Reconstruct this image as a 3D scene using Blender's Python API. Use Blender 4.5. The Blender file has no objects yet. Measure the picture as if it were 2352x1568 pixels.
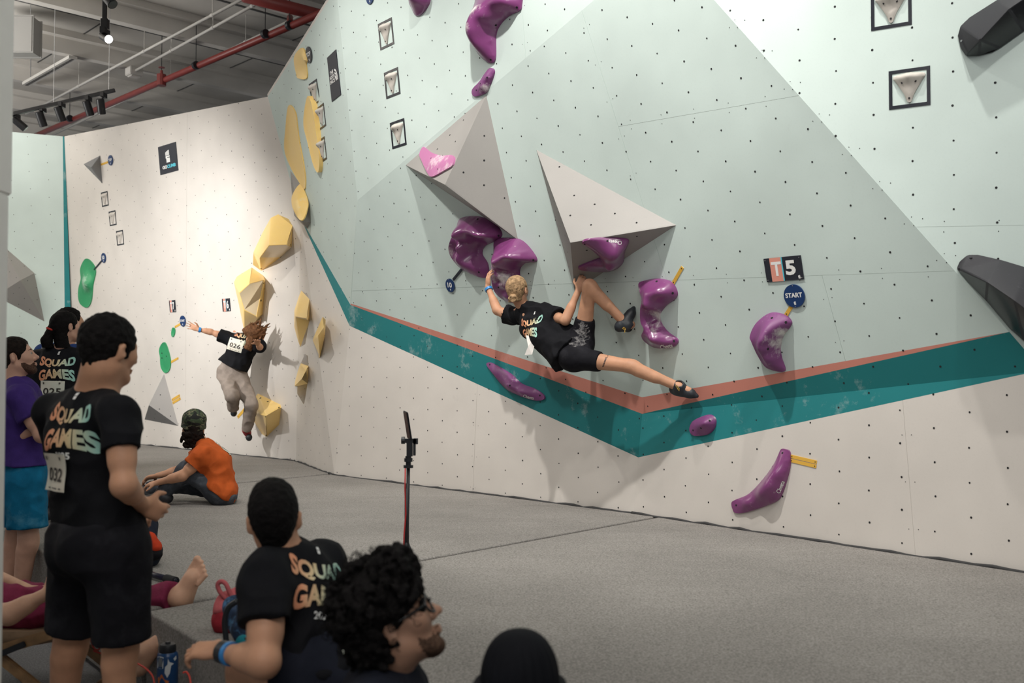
import bpy, bmesh, math, random
import numpy as np
from mathutils import Vector, Matrix, geometry
from mathutils.bvhtree import BVHTree

# ------------------------------------------------------------------ camera, world, lights
SC = bpy.context.scene
COL = SC.collection
FPX = 2290.0                       # focal length in pixels of the 2352 x 1568 frame
CAM_H = 1.55
PITCH = math.atan(66 / FPX)
MAT = 0.45                         # top of the crash mats
CEIL = 7.0
CAMP = Vector((0, 0, CAM_H))
FW = Vector((0, math.cos(PITCH), math.sin(PITCH)))
UP = Vector((0, -math.sin(PITCH), math.cos(PITCH)))
RT = Vector((1, 0, 0))

cam_data = bpy.data.cameras.new('camera')
cam_data.sensor_width = 36.0
cam_data.lens = 36.0 * FPX / 2352.0
cam_data.clip_start = 0.05
cam_data.dof.use_dof = True
cam_data.dof.focus_distance = 7.9
cam_data.dof.aperture_fstop = 2.8
cam = bpy.data.objects.new('camera', cam_data)
COL.objects.link(cam)
cam.location = CAMP
cam.rotation_euler = (math.pi / 2 + PITCH, 0, 0)
SC.camera = cam

SC.view_settings.view_transform = 'Standard'
SC.view_settings.look = 'None'
SC.view_settings.gamma = 1.0
SC.view_settings.use_curve_mapping = False
SC.view_settings.exposure = 0.0

world = bpy.data.worlds.new('world')
SC.world = world
world.use_nodes = True
wb = world.node_tree.nodes['Background']
wb.inputs[0].default_value = (0.93, 0.96, 1.0, 1)
wb.inputs[1].default_value = 0.235

def spot(loc, tgt, energy, angle=70, blend=0.6, radius=0.10, color=(1, 0.965, 0.91)):
    l = bpy.data.lights.new('track_spot_beam', 'SPOT')
    l.energy = energy; l.spot_size = math.radians(angle); l.spot_blend = blend
    l.shadow_soft_size = radius; l.color = color
    o = bpy.data.objects.new('track_spot_beam', l); COL.objects.link(o)
    o.location = loc
    o.rotation_euler = (Vector(tgt) - Vector(loc)).to_track_quat('-Z', 'Y').to_euler()
    return o

spot((-0.65, 5.0, 6.6), (0.6, 8.0, 1.6), 1000, 84, 0.9, 0.07)        # steep key lights close to the wall
spot((1.7, 4.3, 6.6), (2.1, 6.3, 1.5), 360, 84, 0.9, 0.07)
spot((2.2, 2.3, 6.6), (3.3, 5.2, 2.3), 330, 80, 0.9, 0.08)
spot((-3.2, 7.2, 6.4), (-1.2, 9.9, 2.4), 560, 74, 0.9, 0.08)
spot((-5.8, 8.8, 3.7), (-4.3, 13.4, 2.5), 1200, 70, 1.0, 0.10, (1, 0.985, 0.96))
spot((-8.2, 11.0, 5.0), (-7.6, 15.8, 2.8), 260, 70, 0.9, 0.10)
def area(loc, tgt, energy, sx, sy, color=(1, 0.97, 0.93)):
    l = bpy.data.lights.new('added_fill_light', 'AREA')
    l.shape = 'RECTANGLE'; l.size = sx; l.size_y = sy; l.energy = energy; l.color = color
    o = bpy.data.objects.new('added_fill_light', l); COL.objects.link(o)
    o.location = loc
    o.rotation_euler = (Vector(tgt) - Vector(loc)).to_track_quat('-Z', 'Y').to_euler()
    return o
area((0.0, -1.2, 5.6), (0.8, 7.0, 1.6), 140, 4, 2)                  # added frontal fill behind the camera, unseen source
area((-12.0, 11.0, 4.2), (-12.0, 11.01, 7.0), 1150, 4, 4)               # added up-light to brighten the hall roof, unseen source out of frame
area((-2.0, 2.5, 6.7), (-2.0, 2.5, 0), 90, 4, 2)  # overhead fill for the mats and people, unseen source

# ------------------------------------------------------------------ helpers
R = math.radians
def ray(u, v):
    return FW + RT * ((u - 1176) / FPX) - UP * ((v - 784) / FPX)
def at(u, v, Y):
    d = ray(u, v); return CAMP + d * (Y / d.y)
class Plane:
    def __init__(s, p, n):
        s.p = Vector(p); s.n = Vector(n).normalized()
        if s.n.dot(CAMP - s.p) < 0: s.n = -s.n
        up = Vector((0, 0, 1)); 
        if abs(s.n.z) > 0.95: up = Vector((0, 1, 0))
        s.ex = up.cross(s.n).normalized()      # to the right as seen from the front
        s.ey = s.n.cross(s.ex).normalized()
    def hit(s, u, v, h=0.0):
        d = ray(u, v); return CAMP + d * ((s.p + s.n * h - CAMP).dot(s.n) / d.dot(s.n))
    def to2(s, P):
        q = P - s.p; return Vector((q.dot(s.ex), q.dot(s.ey)))
    def p3(s, a, b, h=0.0):
        return s.p + s.ex * a + s.ey * b + s.n * h
    def img2(s, u, v, h=0.0): return s.to2(s.hit(u, v, h))
    def mat(s, P=None):
        m = Matrix((s.ex, s.ey, s.n)).transposed().to_4x4(); m.translation = P or s.p; return m
def plane3(a, b, c): return Plane(a, (b - a).cross(c - a))
def onz(u, v, z): return Plane((0, 0, z), (0, 0, 1)).hit(u, v)

_mats = {}
def mat(name, color, rough=0.6, metal=0.0, noise=0.0, scale=8.0, bump=0.0, bscale=60.0, coat=0.0, spec=0.5, col2=None, c2lo=0.45, c2hi=0.62, c2scale=4.0, detail=4.0, sss=0.0):
    if name in _mats: return _mats[name]
    m = bpy.data.materials.new(name); m.use_nodes = True
    nt = m.node_tree; b = nt.nodes['Principled BSDF']
    b.inputs['Roughness'].default_value = rough
    b.inputs['Metallic'].default_value = metal
    b.inputs['Specular IOR Level'].default_value = spec
    if coat:
        b.inputs['Coat Weight'].default_value = coat; b.inputs['Coat Roughness'].default_value = 0.12
    if sss:
        b.inputs['Subsurface Weight'].default_value = sss
        b.inputs['Subsurface Radius'].default_value = (0.02, 0.008, 0.005)
    tc = nt.nodes.new('ShaderNodeTexCoord')
    out = None
    c = (*color, 1)
    if noise or col2:
        n = nt.nodes.new('ShaderNodeTexNoise'); n.inputs['Scale'].default_value = scale; n.inputs['Detail'].default_value = detail
        nt.links.new(tc.outputs['Object'], n.inputs['Vector'])
        r = nt.nodes.new('ShaderNodeValToRGB')
        r.color_ramp.elements[0].position = 0.3; r.color_ramp.elements[1].position = 0.7
        r.color_ramp.elements[0].color = tuple(x * (1 - noise) for x in color) + (1,)
        r.color_ramp.elements[1].color = tuple(min(1, x * (1 + noise)) for x in color) + (1,)
        nt.links.new(n.outputs['Fac'], r.inputs['Fac'])
        out = r.outputs['Color']
        if col2:
            n2 = nt.nodes.new('ShaderNodeTexNoise'); n2.inputs['Scale'].default_value = c2scale; n2.inputs['Detail'].default_value = 6
            n2.inputs['Roughness'].default_value = 0.65
            nt.links.new(tc.outputs['Object'], n2.inputs['Vector'])
            r2 = nt.nodes.new('ShaderNodeMapRange'); r2.inputs['From Min'].default_value = c2lo; r2.inputs['From Max'].default_value = c2hi
            nt.links.new(n2.outputs['Fac'], r2.inputs['Value'])
            mx = nt.nodes.new('ShaderNodeMix'); mx.data_type = 'RGBA'
            nt.links.new(r2.outputs['Result'], mx.inputs['Factor'])
            nt.links.new(out, mx.inputs['A']); mx.inputs['B'].default_value = (*col2, 1)
            out = mx.outputs['Result']
        nt.links.new(out, b.inputs['Base Color'])
    else:
        b.inputs['Base Color'].default_value = c
    if bump:
        n = nt.nodes.new('ShaderNodeTexNoise'); n.inputs['Scale'].default_value = bscale; n.inputs['Detail'].default_value = 3
        nt.links.new(tc.outputs['Object'], n.inputs['Vector'])
        bp = nt.nodes.new('ShaderNodeBump'); bp.inputs['Strength'].default_value = bump; bp.inputs['Distance'].default_value = 0.01
        nt.links.new(n.outputs['Fac'], bp.inputs['Height']); nt.links.new(bp.outputs['Normal'], b.inputs['Normal'])
    _mats[name] = m
    return m
def emis(name, color, s):
    m = bpy.data.materials.new(name); m.use_nodes = True
    b = m.node_tree.nodes['Principled BSDF']
    b.inputs['Base Color'].default_value = (*color, 1)
    b.inputs['Emission Color'].default_value = (*color, 1); b.inputs['Emission Strength'].default_value = s
    return m

def link(name, me, m=None, parent=None, smooth=False):
    o = bpy.data.objects.new(name, me); COL.objects.link(o)
    if m and not me.materials: me.materials.append(m)
    if parent: o.parent = parent
    if smooth:
        me.polygons.foreach_set('use_smooth', [True] * len(me.polygons))
    return o
def mesh(name, verts, faces, m=None, parent=None, smooth=False):
    me = bpy.data.meshes.new(name)
    me.from_pydata([tuple(v) for v in verts], [], [tuple(f) for f in faces]); me.update()
    return link(name, me, m, parent, smooth)
def from_bm(name, bm, m=None, parent=None, smooth=False):
    bmesh.ops.recalc_face_normals(bm, faces=bm.faces[:])
    me = bpy.data.meshes.new(name); bm.to_mesh(me); bm.free()
    return link(name, me, m, parent, smooth)
def tag(o, label, cat, group=None):
    o['label'] = label; o['category'] = cat
    if group: o['group'] = group
    return o
def empty(name, loc=(0, 0, 0)):
    o = bpy.data.objects.new(name, None); COL.objects.link(o); o.location = loc; o.empty_display_size = 0.1; return o
def struct(o): o['kind'] = 'structure'; return o
def sharp(o, ang=35):
    me = o.data; me.polygons.foreach_set('use_smooth', [True] * len(me.polygons))
    try: me.set_sharp_from_angle(angle=R(ang))
    except Exception: pass
    return o
def reparent(o, root):            # keep world placement: roots carry only a translation
    o.parent = root
    o.matrix_parent_inverse = Matrix.Translation(-root.location)
    return o
# bmesh shapes
def bm_box(bm, c, s, rot=None):
    M = Matrix.Translation(Vector(c)) @ (rot.to_4x4() if rot is not None else Matrix.Identity(4)) @ Matrix.Diagonal((s[0], s[1], s[2], 1))
    return bmesh.ops.create_cube(bm, size=1, matrix=M)['verts']
def frame_z(d):
    return Vector(d).normalized().to_track_quat('Z', 'Y').to_matrix()
def bm_cyl(bm, a, b, r, r2=None, n=16, caps=True):
    a = Vector(a); b = Vector(b); d = b - a
    M = Matrix.Translation((a + b) / 2) @ frame_z(d).to_4x4()
    return bmesh.ops.create_cone(bm, cap_ends=caps, segments=n, radius1=r, radius2=r if r2 is None else r2, depth=d.length, matrix=M)['verts']
def bm_tube(bm, pts, r, n=8, closed=False):
    pts = [Vector(p) for p in pts]; rings = []
    N = len(pts); prev = None
    for i, p in enumerate(pts):
        if closed: t = pts[(i + 1) % N] - pts[i - 1]
        else: t = pts[min(i + 1, N - 1)] - pts[max(i - 1, 0)]
        t.normalize()
        if prev is None:
            x = t.orthogonal().normalized()
        else:
            x = (prev - t * prev.dot(t)).normalized()
        prev = x; y = t.cross(x)
        rr = r[i] if isinstance(r, (list, tuple)) else r
        rings.append([bm.verts.new(p + (x * math.cos(2 * math.pi * k / n) + y * math.sin(2 * math.pi * k / n)) * rr) for k in range(n)])
    for i in range(N if closed else N - 1):
        A = rings[i]; B = rings[(i + 1) % N]
        for k in range(n):
            bm.faces.new((A[k], A[(k + 1) % n], B[(k + 1) % n], B[k]))
    if not closed:
        bm.faces.new(rings[0][::-1]); bm.faces.new(rings[-1])
def bm_prism(bm, pts3, n, t):
    """polygon pts3 pushed back by t along -n"""
    a = [bm.verts.new(p) for p in pts3]; b = [bm.verts.new(Vector(p) - Vector(n) * t) for p in pts3]
    bm.faces.new(a); bm.faces.new(b[::-1])
    for i in range(len(a)):
        j = (i + 1) % len(a); bm.faces.new((a[j], a[i], b[i], b[j]))
def catmull(pts, n=6, closed=True):
    out = []; N = len(pts)
    for i in range(N if closed else N - 1):
        g = lambda k: pts[k % N] if closed else pts[max(0, min(N - 1, k))]
        p0, p1, p2, p3 = g(i - 1), g(i), g(i + 1), g(i + 2)
        for k in range(n):
            t = k / n
            out.append(tuple(0.5 * (2 * b + (c - a) * t + (2 * a - 5 * b + 4 * c - d) * t * t + (3 * b - a - 3 * c + d) * t ** 3) for a, b, c, d in zip(p0, p1, p2, p3)))
    if not closed: out.append(tuple(pts[-1]))
    return out
def inpoly(x, y, poly):
    c = False; j = len(poly) - 1
    for i in range(len(poly)):
        xi, yi = poly[i][0], poly[i][1]; xj, yj = poly[j][0], poly[j][1]
        if (yi > y) != (yj > y) and x < (xj - xi) * (y - yi) / (yj - yi) + xi: c = not c
        j = i
    return c
def clip(poly, a, b, off):
    """part of a convex outline on the left of the line a->b, off away from it"""
    dx, dy = b[0] - a[0], b[1] - a[1]; L = math.hypot(dx, dy)
    f = lambda p: (dx * (p[1] - a[1]) - dy * (p[0] - a[0])) / L - off
    out = []
    for i in range(len(poly)):
        p, q = poly[i], poly[(i + 1) % len(poly)]; fp, fq = f(p), f(q)
        if fp >= 0: out.append(p)
        if (fp >= 0) != (fq >= 0):
            t = fp / (fp - fq); out.append((p[0] + (q[0] - p[0]) * t, p[1] + (q[1] - p[1]) * t))
    return out
def cut(polys, a, b, gap=0.45):
    out = []
    for p in polys:
        for q in (clip(p, a, b, gap / 2), clip(p, b, a, gap / 2)):
            if len(q) >= 3: out.append(q)
    return out

# ------------------------------------------------------------------ materials of the place
def plywood(name, col, chalk=0.0):
    """painted plywood: faint grain, smudges of chalk and rubber"""
    m = bpy.data.materials.new(name); m.use_nodes = True; nt = m.node_tree; b = nt.nodes['Principled BSDF']
    b.inputs['Roughness'].default_value = 0.55; b.inputs['Specular IOR Level'].default_value = 0.35
    tc = nt.nodes.new('ShaderNodeTexCoord')
    def noise(scale, detail, rough=0.6):
        n = nt.nodes.new('ShaderNodeTexNoise'); n.inputs['Scale'].default_value = scale; n.inputs['Detail'].default_value = detail; n.inputs['Roughness'].default_value = rough
        nt.links.new(tc.outputs['Object'], n.inputs['Vector']); return n
    def rng(src, lo, hi, a, c):
        r = nt.nodes.new('ShaderNodeMapRange'); r.inputs['From Min'].default_value = lo; r.inputs['From Max'].default_value = hi
        r.inputs['To Min'].default_value = a; r.inputs['To Max'].default_value = c
        nt.links.new(src, r.inputs['Value']); return r.outputs['Result']
    def mix(f, A, B, mode='MIX'):
        x = nt.nodes.new('ShaderNodeMix'); x.data_type = 'RGBA'; x.blend_type = mode
        if isinstance(f, float): x.inputs['Factor'].default_value = f
        else: nt.links.new(f, x.inputs['Factor'])
        for s, k in ((A, 'A'), (B, 'B')):
            if isinstance(s, tuple): x.inputs[k].default_value = (*s, 1)
            else: nt.links.new(s, x.inputs[k])
        return x.outputs['Result']
    big = noise(0.9, 3); fine = noise(90, 3); smud = noise(3.2, 7, 0.72)
    dark = tuple(c * 0.93 for c in col); lite = tuple(min(1, c * 1.05) for c in col)
    c = mix(rng(big.outputs['Fac'], 0.35, 0.65, 0, 1), dark, lite)
    c = mix(rng(fine.outputs['Fac'], 0.55, 0.75, 0, 0.12), c, tuple(x * 0.7 for x in col))
    c = mix(rng(smud.outputs['Fac'], 0.66, 0.78, 0, 0.30), c, tuple(x * 0.62 + 0.05 for x in col))
    if chalk:
        ck = noise(2.1, 8, 0.75)
        c = mix(rng(ck.outputs['Fac'], 0.56, 0.78, 0, chalk), c, (0.75, 0.78, 0.76))
    nt.links.new(c, b.inputs['Base Color'])
    bp = nt.nodes.new('ShaderNodeBump'); bp.inputs['Strength'].default_value = 0.05; bp.inputs['Distance'].default_value = 0.004
    nt.links.new(fine.outputs['Fac'], bp.inputs['Height']); nt.links.new(bp.outputs['Normal'], b.inputs['Normal'])
    return m
M_MINT = plywood('mint_paint', (0.59, 0.69, 0.655))
M_WHITE = plywood('off_white_paint', (0.675, 0.635, 0.59))
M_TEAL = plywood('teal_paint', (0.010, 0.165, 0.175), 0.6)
M_TEAL_LIT = plywood('teal_paint_lit', (0.018, 0.215, 0.23), 0.6)  # same teal, lightened as if the face were better lit
M_CORAL = plywood('coral_paint', (0.61, 0.24, 0.185), 0.25)
M_VOL = plywood('grey_volume_paint', (0.315, 0.30, 0.285))
M_DVOL = plywood('dark_volume_and_shaded_face', (0.20, 0.20, 0.205))
M_HOLE = mat('dark_hole', (0.012, 0.012, 0.014), 0.9)
M_GAP = mat('dark_gap', (0.10, 0.10, 0.10), 0.9)
M_BLACK = mat('black_paint', (0.012, 0.014, 0.018), 0.45)
M_STEEL = mat('zinc_steel', (0.55, 0.56, 0.58), 0.35, 0.9)

def carpet(name, col):
    m = bpy.data.materials.new(name); m.use_nodes = True; nt = m.node_tree; b = nt.nodes['Principled BSDF']
    b.inputs['Roughness'].default_value = 0.95; b.inputs['Specular IOR Level'].default_value = 0.1
    tc = nt.nodes.new('ShaderNodeTexCoord')
    n1 = nt.nodes.new('ShaderNodeTexNoise'); n1.inputs['Scale'].default_value = 105; n1.inputs['Detail'].default_value = 5; n1.inputs['Roughness'].default_value = 0.8
    n2 = nt.nodes.new('ShaderNodeTexNoise'); n2.inputs['Scale'].default_value = 1.1; n2.inputs['Detail'].default_value = 5
    for n in (n1, n2): nt.links.new(tc.outputs['Object'], n.inputs['Vector'])
    r = nt.nodes.new('ShaderNodeValToRGB'); e = r.color_ramp.elements
    e[0].position = 0.36; e[1].position = 0.66
    e[0].color = (*[c * 0.55 for c in col], 1); e[1].color = (*[c * 1.45 for c in col], 1)
    nt.links.new(n1.outputs['Fac'], r.inputs['Fac'])
    mr = nt.nodes.new('ShaderNodeMapRange'); mr.inputs['From Min'].default_value = 0.3; mr.inputs['From Max'].default_value = 0.7
    mr.inputs['To Min'].default_value = 0.86; mr.inputs['To Max'].default_value = 1.1
    nt.links.new(n2.outputs['Fac'], mr.inputs['Value'])
    mx = nt.nodes.new('ShaderNodeMix'); mx.data_type = 'RGBA'; mx.blend_type = 'MULTIPLY'; mx.inputs['Factor'].default_value = 1
    nt.links.new(r.outputs['Color'], mx.inputs['A']); nt.links.new(mr.outputs['Result'], mx.inputs['B'])
    nt.links.new(mx.outputs['Result'], b.inputs['Base Color'])
    bp = nt.nodes.new('ShaderNodeBump'); bp.inputs['Strength'].default_value = 0.5; bp.inputs['Distance'].default_value = 0.006
    nt.links.new(n1.outputs['Fac'], bp.inputs['Height'])
    n3 = nt.nodes.new('ShaderNodeTexNoise'); n3.inputs['Scale'].default_value = 1.6; n3.inputs['Detail'].default_value = 2
    mp = nt.nodes.new('ShaderNodeMapping'); mp.inputs['Rotation'].default_value = (0, 0, R(10)); mp.inputs['Scale'].default_value = (0.5, 2.2, 1)
    nt.links.new(tc.outputs['Object'], mp.inputs['Vector']); nt.links.new(mp.outputs['Vector'], n3.inputs['Vector'])
    b2 = nt.nodes.new('ShaderNodeBump'); b2.inputs['Strength'].default_value = 0.35; b2.inputs['Distance'].default_value = 0.12
    nt.links.new(n3.outputs['Fac'], b2.inputs['Height']); nt.links.new(bp.outputs['Normal'], b2.inputs['Normal'])
    nt.links.new(b2.outputs['Normal'], b.inputs['Normal'])
    return m
M_CARPET = carpet('grey_carpet', (0.262, 0.248, 0.232))
M_FLOOR = carpet('dark_grey_carpet', (0.19, 0.19, 0.195))

# ------------------------------------------------------------------ the climbing walls
Zv = Vector((0, 0, 1))
G_E1 = onz(768, 1090, MAT); G_E2 = onz(1456, 1178, MAT); G_D2 = onz(2352, 1313, MAT)
G_B1 = onz(680, 1058, MAT); G_A1 = onz(320, 1020, MAT)
PE = plane3(G_E1, G_E2, G_E1 + Zv)
PD = plane3(G_E2, G_D2, G_E2 + Zv)
PC = plane3(PE.hit(805, 700), PE.hit(1475, 950), PD.hit(2395, 851))           # big overhang
_d1 = PC.hit(1522, -133); _d2 = PC.hit(2395, 851)
PG = plane3(_d1, _d2, _d1 + Zv)                                               # right upper, plumb
PA = plane3(G_A1, G_B1, at(615, 222, 11.8))                                   # back wall
B_a = PA.hit(690, 500); B_b = PE.hit(805, 700)
PB = plane3(B_a, B_b, PC.hit(821, 460))                                       # return, upper
PC1 = plane3(PC.hit(821, 460), PC.hit(1365, 0), PB.hit(775, 0))               # upper middle
PH = plane3(PA.hit(148, 313), PA.hit(168, 720), at(30, 303, 15.6))            # far left

def tnuts(name, P, poly3, parent, mt=None, du=0.21, dv=0.2, ph=(0.0, 0.0), margin=0.03, rad=0.0065, h=0.0015):
    p2 = [P.to2(Vector(q)) for q in poly3]
    x0 = min(p.x for p in p2); x1 = max(p.x for p in p2); y0 = min(p.y for p in p2); y1 = max(p.y for p in p2)
    vs, fs = [], []
    rnd = random.Random(len(name) + int(abs(x0) * 100))
    i0 = int(math.floor(x0 / du)); i1 = int(math.ceil(x1 / du)); j0 = int(math.floor(y0 / dv)); j1 = int(math.ceil(y1 / dv))
    for i in range(i0, i1 + 1):
        for j in range(j0, j1 + 1):
            x = i * du + ph[0]; y = (j + 0.5 * (i % 2)) * dv + ph[1]
            if not inpoly(x, y, p2): continue
            x += rnd.uniform(-.004, .004); y += rnd.uniform(-.004, .004)
            b = len(vs); r = rad * rnd.uniform(0.85, 1.12)
            for k in range(8): vs.append(P.p3(x + r * math.cos(k * math.pi / 4), y + r * math.sin(k * math.pi / 4), h))
            fs.append(tuple(range(b, b + 8)))
    if not vs: return None
    o = mesh(name, vs, fs, mt or M_HOLE, parent); o['kind'] = 'stuff'; return o

def facet(name, P, outline, pieces, holes=True, ph=(0, 0), du=0.21, dv=0.2):
    """outline and pieces in photo pixels, laid on the plane P; pieces = (name, [outline..], material)"""
    ow = [P.hit(*q) for q in outline]
    bm = bmesh.new(); bm_prism(bm, [p - P.n * 0.012 for p in ow], P.n, 0.05)
    root = from_bm(name, bm, M_GAP); struct(root)
    for nm, polys, mt in pieces:
        for poly in polys:
            bm = bmesh.new(); bm_prism(bm, [P.hit(*q) for q in poly], P.n, 0.0115)
            from_bm(nm, bm, mt, root)
    if holes: tnuts('bolt_holes', P, ow, root, ph=ph, du=du, dv=dv)
    return root

# lower left face (white with teal band) and lower right face
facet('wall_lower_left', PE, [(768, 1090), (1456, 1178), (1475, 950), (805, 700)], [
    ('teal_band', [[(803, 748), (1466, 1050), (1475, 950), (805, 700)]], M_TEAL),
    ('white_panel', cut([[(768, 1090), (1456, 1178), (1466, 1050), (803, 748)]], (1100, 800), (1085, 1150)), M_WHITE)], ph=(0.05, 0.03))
facet('wall_lower_right', PD, [(1456, 1178), (2900, 1396), (2900, 790), (2395, 851), (1475, 950)], [
    ('teal_band', [[(1466, 1050), (2365, 856), (2395, 851), (1475, 950)]], M_TEAL_LIT),
    ('white_panel', cut([[(1456, 1178), (2900, 1396), (2900, 790), (2395, 851), (2365, 856), (1466, 1050)]], (2070, 880), (2103, 1280)), M_WHITE)], ph=(0.1, 0.06))
# the big overhang
mint = [[(821, 460), (1522, -133), (2318, 762), (1475, 912), (806, 697)]]
s = cut(mint, (815, 668), (2190, 622))
top = [p for p in s if sum(q[1] for q in p) / len(p) < 560]; low = [p for p in s if p not in top]
top = cut(top, (1338, 30), (1480, 480)); low = cut(low, (1890, 640), (1945, 840))
t2 = []
for p in top:
    t2 += cut([p], (1425, 290), (1820, 222)) if sum(q[0] for q in p) / len(p) > 1420 else [p]
facet('wall_overhang', PC, [(821, 460), (1522, -133), (2395, 851), (1475, 950), (805, 700)], [
    ('mint_panel', t2 + low, M_MINT),
    ('coral_band', [[(806, 697), (1475, 912), (1475, 950), (805, 700)], [(1475, 912), (2318, 762), (1475, 950)]], M_CORAL),
    ('teal_wedge', [[(1475, 950), (2318, 762), (2395, 851)]], M_TEAL)], ph=(0.07, 0.02))  # darker teal carries the overhang's shade in its colour
g = [[(1522, -133), (1522, -900), (3000, -900), (3000, 780), (2500, 836), (2395, 851)]]
gl = cut(g, (2120, 521), (2352, 517))
gu = []
for p in gl: gu += [p]
facet('wall_upper_right', PG, g[0], [('mint_panel', gu, M_MINT)], ph=(0.02, 0.05), du=0.215, dv=0.195)
c1 = [(821, 460), (775, 0), (764, -14), (1200, -420), (1522, -133)]
facet('wall_upper_middle', PC1, c1, [('mint_panel', cut([c1], (1208, 140), (1198, 0)), M_MINT)], ph=(0.03, 0.08))
bp = {'a': B_a, 'f': B_b, 'g': PE.hit(803, 748), 'E1': G_E1, 'B1': G_B1}
bu = [(690, 500), (805, 700), (821, 460), (775, 0), (764, -14)]
rb = facet('wall_return', PB, bu, [('mint_panel', [bu], M_MINT)], ph=(0.04, 0.07), du=0.24, dv=0.22)
def tri_panel(nm, pts, mt, holes=True):
    P = plane3(*pts); bm = bmesh.new(); bm_prism(bm, pts, P.n, 0.03); o = from_bm(nm, bm, mt, rb)
    if holes: tnuts('bolt_holes', P, pts, rb)
    return P
tri_panel('teal_band', [bp['a'], bp['f'], bp['g']], M_TEAL_LIT, False)
PW1 = tri_panel('white_panel', [bp['a'], bp['g'], bp['E1']], M_WHITE)
PW2 = tri_panel('white_panel', [bp['a'], bp['E1'], bp['B1']], M_WHITE)

PB2 = tri_panel('mint_panel', [bp['a'], PB.hit(764, -14), PA.hit(615, 222)], M_MINT)
tri_panel('white_panel', [PA.hit(615, 222), PB.hit(764, -14), PA.hit(615, 222) + Vector((.3, .9, 0))], M_WHITE, False)
facet('wall_back', PA, [(170, 1030), (320, 1020), (680, 1058), (690, 500), (615, 222), (148, 313)], [
    ('white_panel', cut([[(170, 1005), (320, 1020), (680, 1058), (690, 500), (615, 222), (148, 313)]], (430, 250), (425, 1050), 0.25), M_WHITE)], ph=(0.02, 0.02), du=0.24, dv=0.22)
facet('wall_left', PH, [(-120, 290), (148, 313), (172, 1010), (-120, 1030)], [
    ('mint_panel', [[(-120, 290), (144, 313), (152, 1010), (-120, 1030)]], M_MINT),
    ('teal_band', [[(144, 313), (148, 313), (172, 1010), (152, 1010)]], M_TEAL_LIT)], du=0.3, dv=0.27)

def seam_screws(wall, P, a, b, step=0.28, off=0.03):
    p, q = P.img2(*a), P.img2(*b); d = (q - p); Ln = d.length; d /= Ln; e = Vector((-d.y, d.x)); vs, fs = [], []
    k = 0.1
    while k < Ln:
        for s_ in (-1, 1):
            c = p + d * k + e * off * s_; i0 = len(vs)
            for t in range(6): vs.append(P.p3(c.x + .0032 * math.cos(t * 1.047), c.y + .0032 * math.sin(t * 1.047), .0013))
            fs.append(tuple(range(i0, i0 + 6)))
        k += step
    o = mesh('panel_screws', vs, fs, M_HOLE, bpy.data.objects[wall]); o['kind'] = 'stuff'
for wl_, P_, a_, b_ in (('wall_overhang', PC, (821, 668), (2185, 622)), ('wall_overhang', PC, (1338, 30), (1470, 450)), ('wall_overhang', PC, (1425, 290), (1815, 223)), ('wall_overhang', PC, (1892, 650), (1940, 825)),
                        ('wall_upper_right', PG, (2125, 521), (2450, 516)), ('wall_lower_right', PD, (2080, 960), (2103, 1275)), ('wall_lower_left', PE, (1098, 880), (1086, 1125)), ('wall_upper_middle', PC1, (1208, 130), (1199, 5)),
                        ('wall_overhang', PC, (1660, 30), (2180, 612)), ('wall_upper_right', PG, (1680, 30), (2200, 612))):
    seam_screws(wl_, P_, a_, b_)

# ------------------------------------------------------------------ mats, floor, ceiling
def slab(name, pts, z0, z1, m, parent=None, bev=0.0):
    bm = bmesh.new()
    bm_prism(bm, [Vector((p[0], p[1], z1)) for p in pts], (0, 0, 1), z1 - z0)
    if bev:
        bmesh.ops.recalc_face_normals(bm, faces=bm.faces[:])
        es = [e for e in bm.edges if all(v.co.z > z1 - 1e-4 for v in e.verts)]
        bmesh.ops.bevel(bm, geom=es, offset=bev, segments=4, affect='EDGES', profile=0.5)
    return from_bm(name, bm, m, parent)
struct(slab('floor', [(-14, -3), (8, -3), (8, 30), (-14, 30)], -0.1, 0.0, M_FLOOR))
fe1 = onz(73, 1253, MAT); fe2 = onz(459, 1474, MAT); fd = (fe2 - fe1)
kY = (3.3 - fe1.y) / fd.y; corner = fe1 + fd * kY
far = fe1 - fd * 2.3
back = struct(mesh('floor_mat', [(corner.x, corner.y, 0.02), (7, 3.3, 0.02), (7, 12, 0.02), (-3, 18, 0.02), (far.x, far.y, 0.02)], [(0, 1, 2, 3, 4)], M_GAP))
# mats split where the photo shows the creases
cr1a = onz(1512, 1186, MAT); cr1b = onz(1003, 1279, MAT)       # crease from the wall fold towards the camera
cr2a = onz(745, 1089, MAT); cr2b = onz(540, 1109, MAT)
d1 = (cr1b - cr1a); d2 = (cr2b - cr2a)
def edge_hit(p, d):       # where a crease meets the front edge line of the mats
    den = d.x * fd.y - d.y * fd.x
    t = ((fe1.x - p.x) * fd.y - (fe1.y - p.y) * fd.x) / den
    return p + d * t
h1 = edge_hit(cr1a, d1); h2 = edge_hit(cr2a, d2)
w1 = cr1a - d1.normalized() * 0.6; w2 = cr2a - d2.normalized() * 0.6
def off(p, q, s):   # small gap so the crease reads as a joint
    n = Vector((q.y - p.y, p.x - q.x, 0)).normalized() * s
    return [p + n, q + n]
a = off(w1, h1, 0.022); b_ = off(w1, h1, -0.022); c_ = off(w2, h2, 0.04); d_ = off(w2, h2, -0.04)
slab('mat_section', [corner, (7, 3.3), (7, 6.0), a[0], a[1]] if (a[0] - w1).dot(Vector((1, -0.5, 0))) > 0 else [corner, (7, 3.3), (7, 6.0), b_[0], b_[1]], 0.03, MAT, M_CARPET, back, 0.012)
A_, B_ = (a, b_) if (a[0] - w1).dot(Vector((1, -0.5, 0))) < 0 else (b_, a)
C_, D_ = (c_, d_) if (c_[0] - w2).dot(Vector((1, -0.5, 0))) > 0 else (d_, c_)
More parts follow.
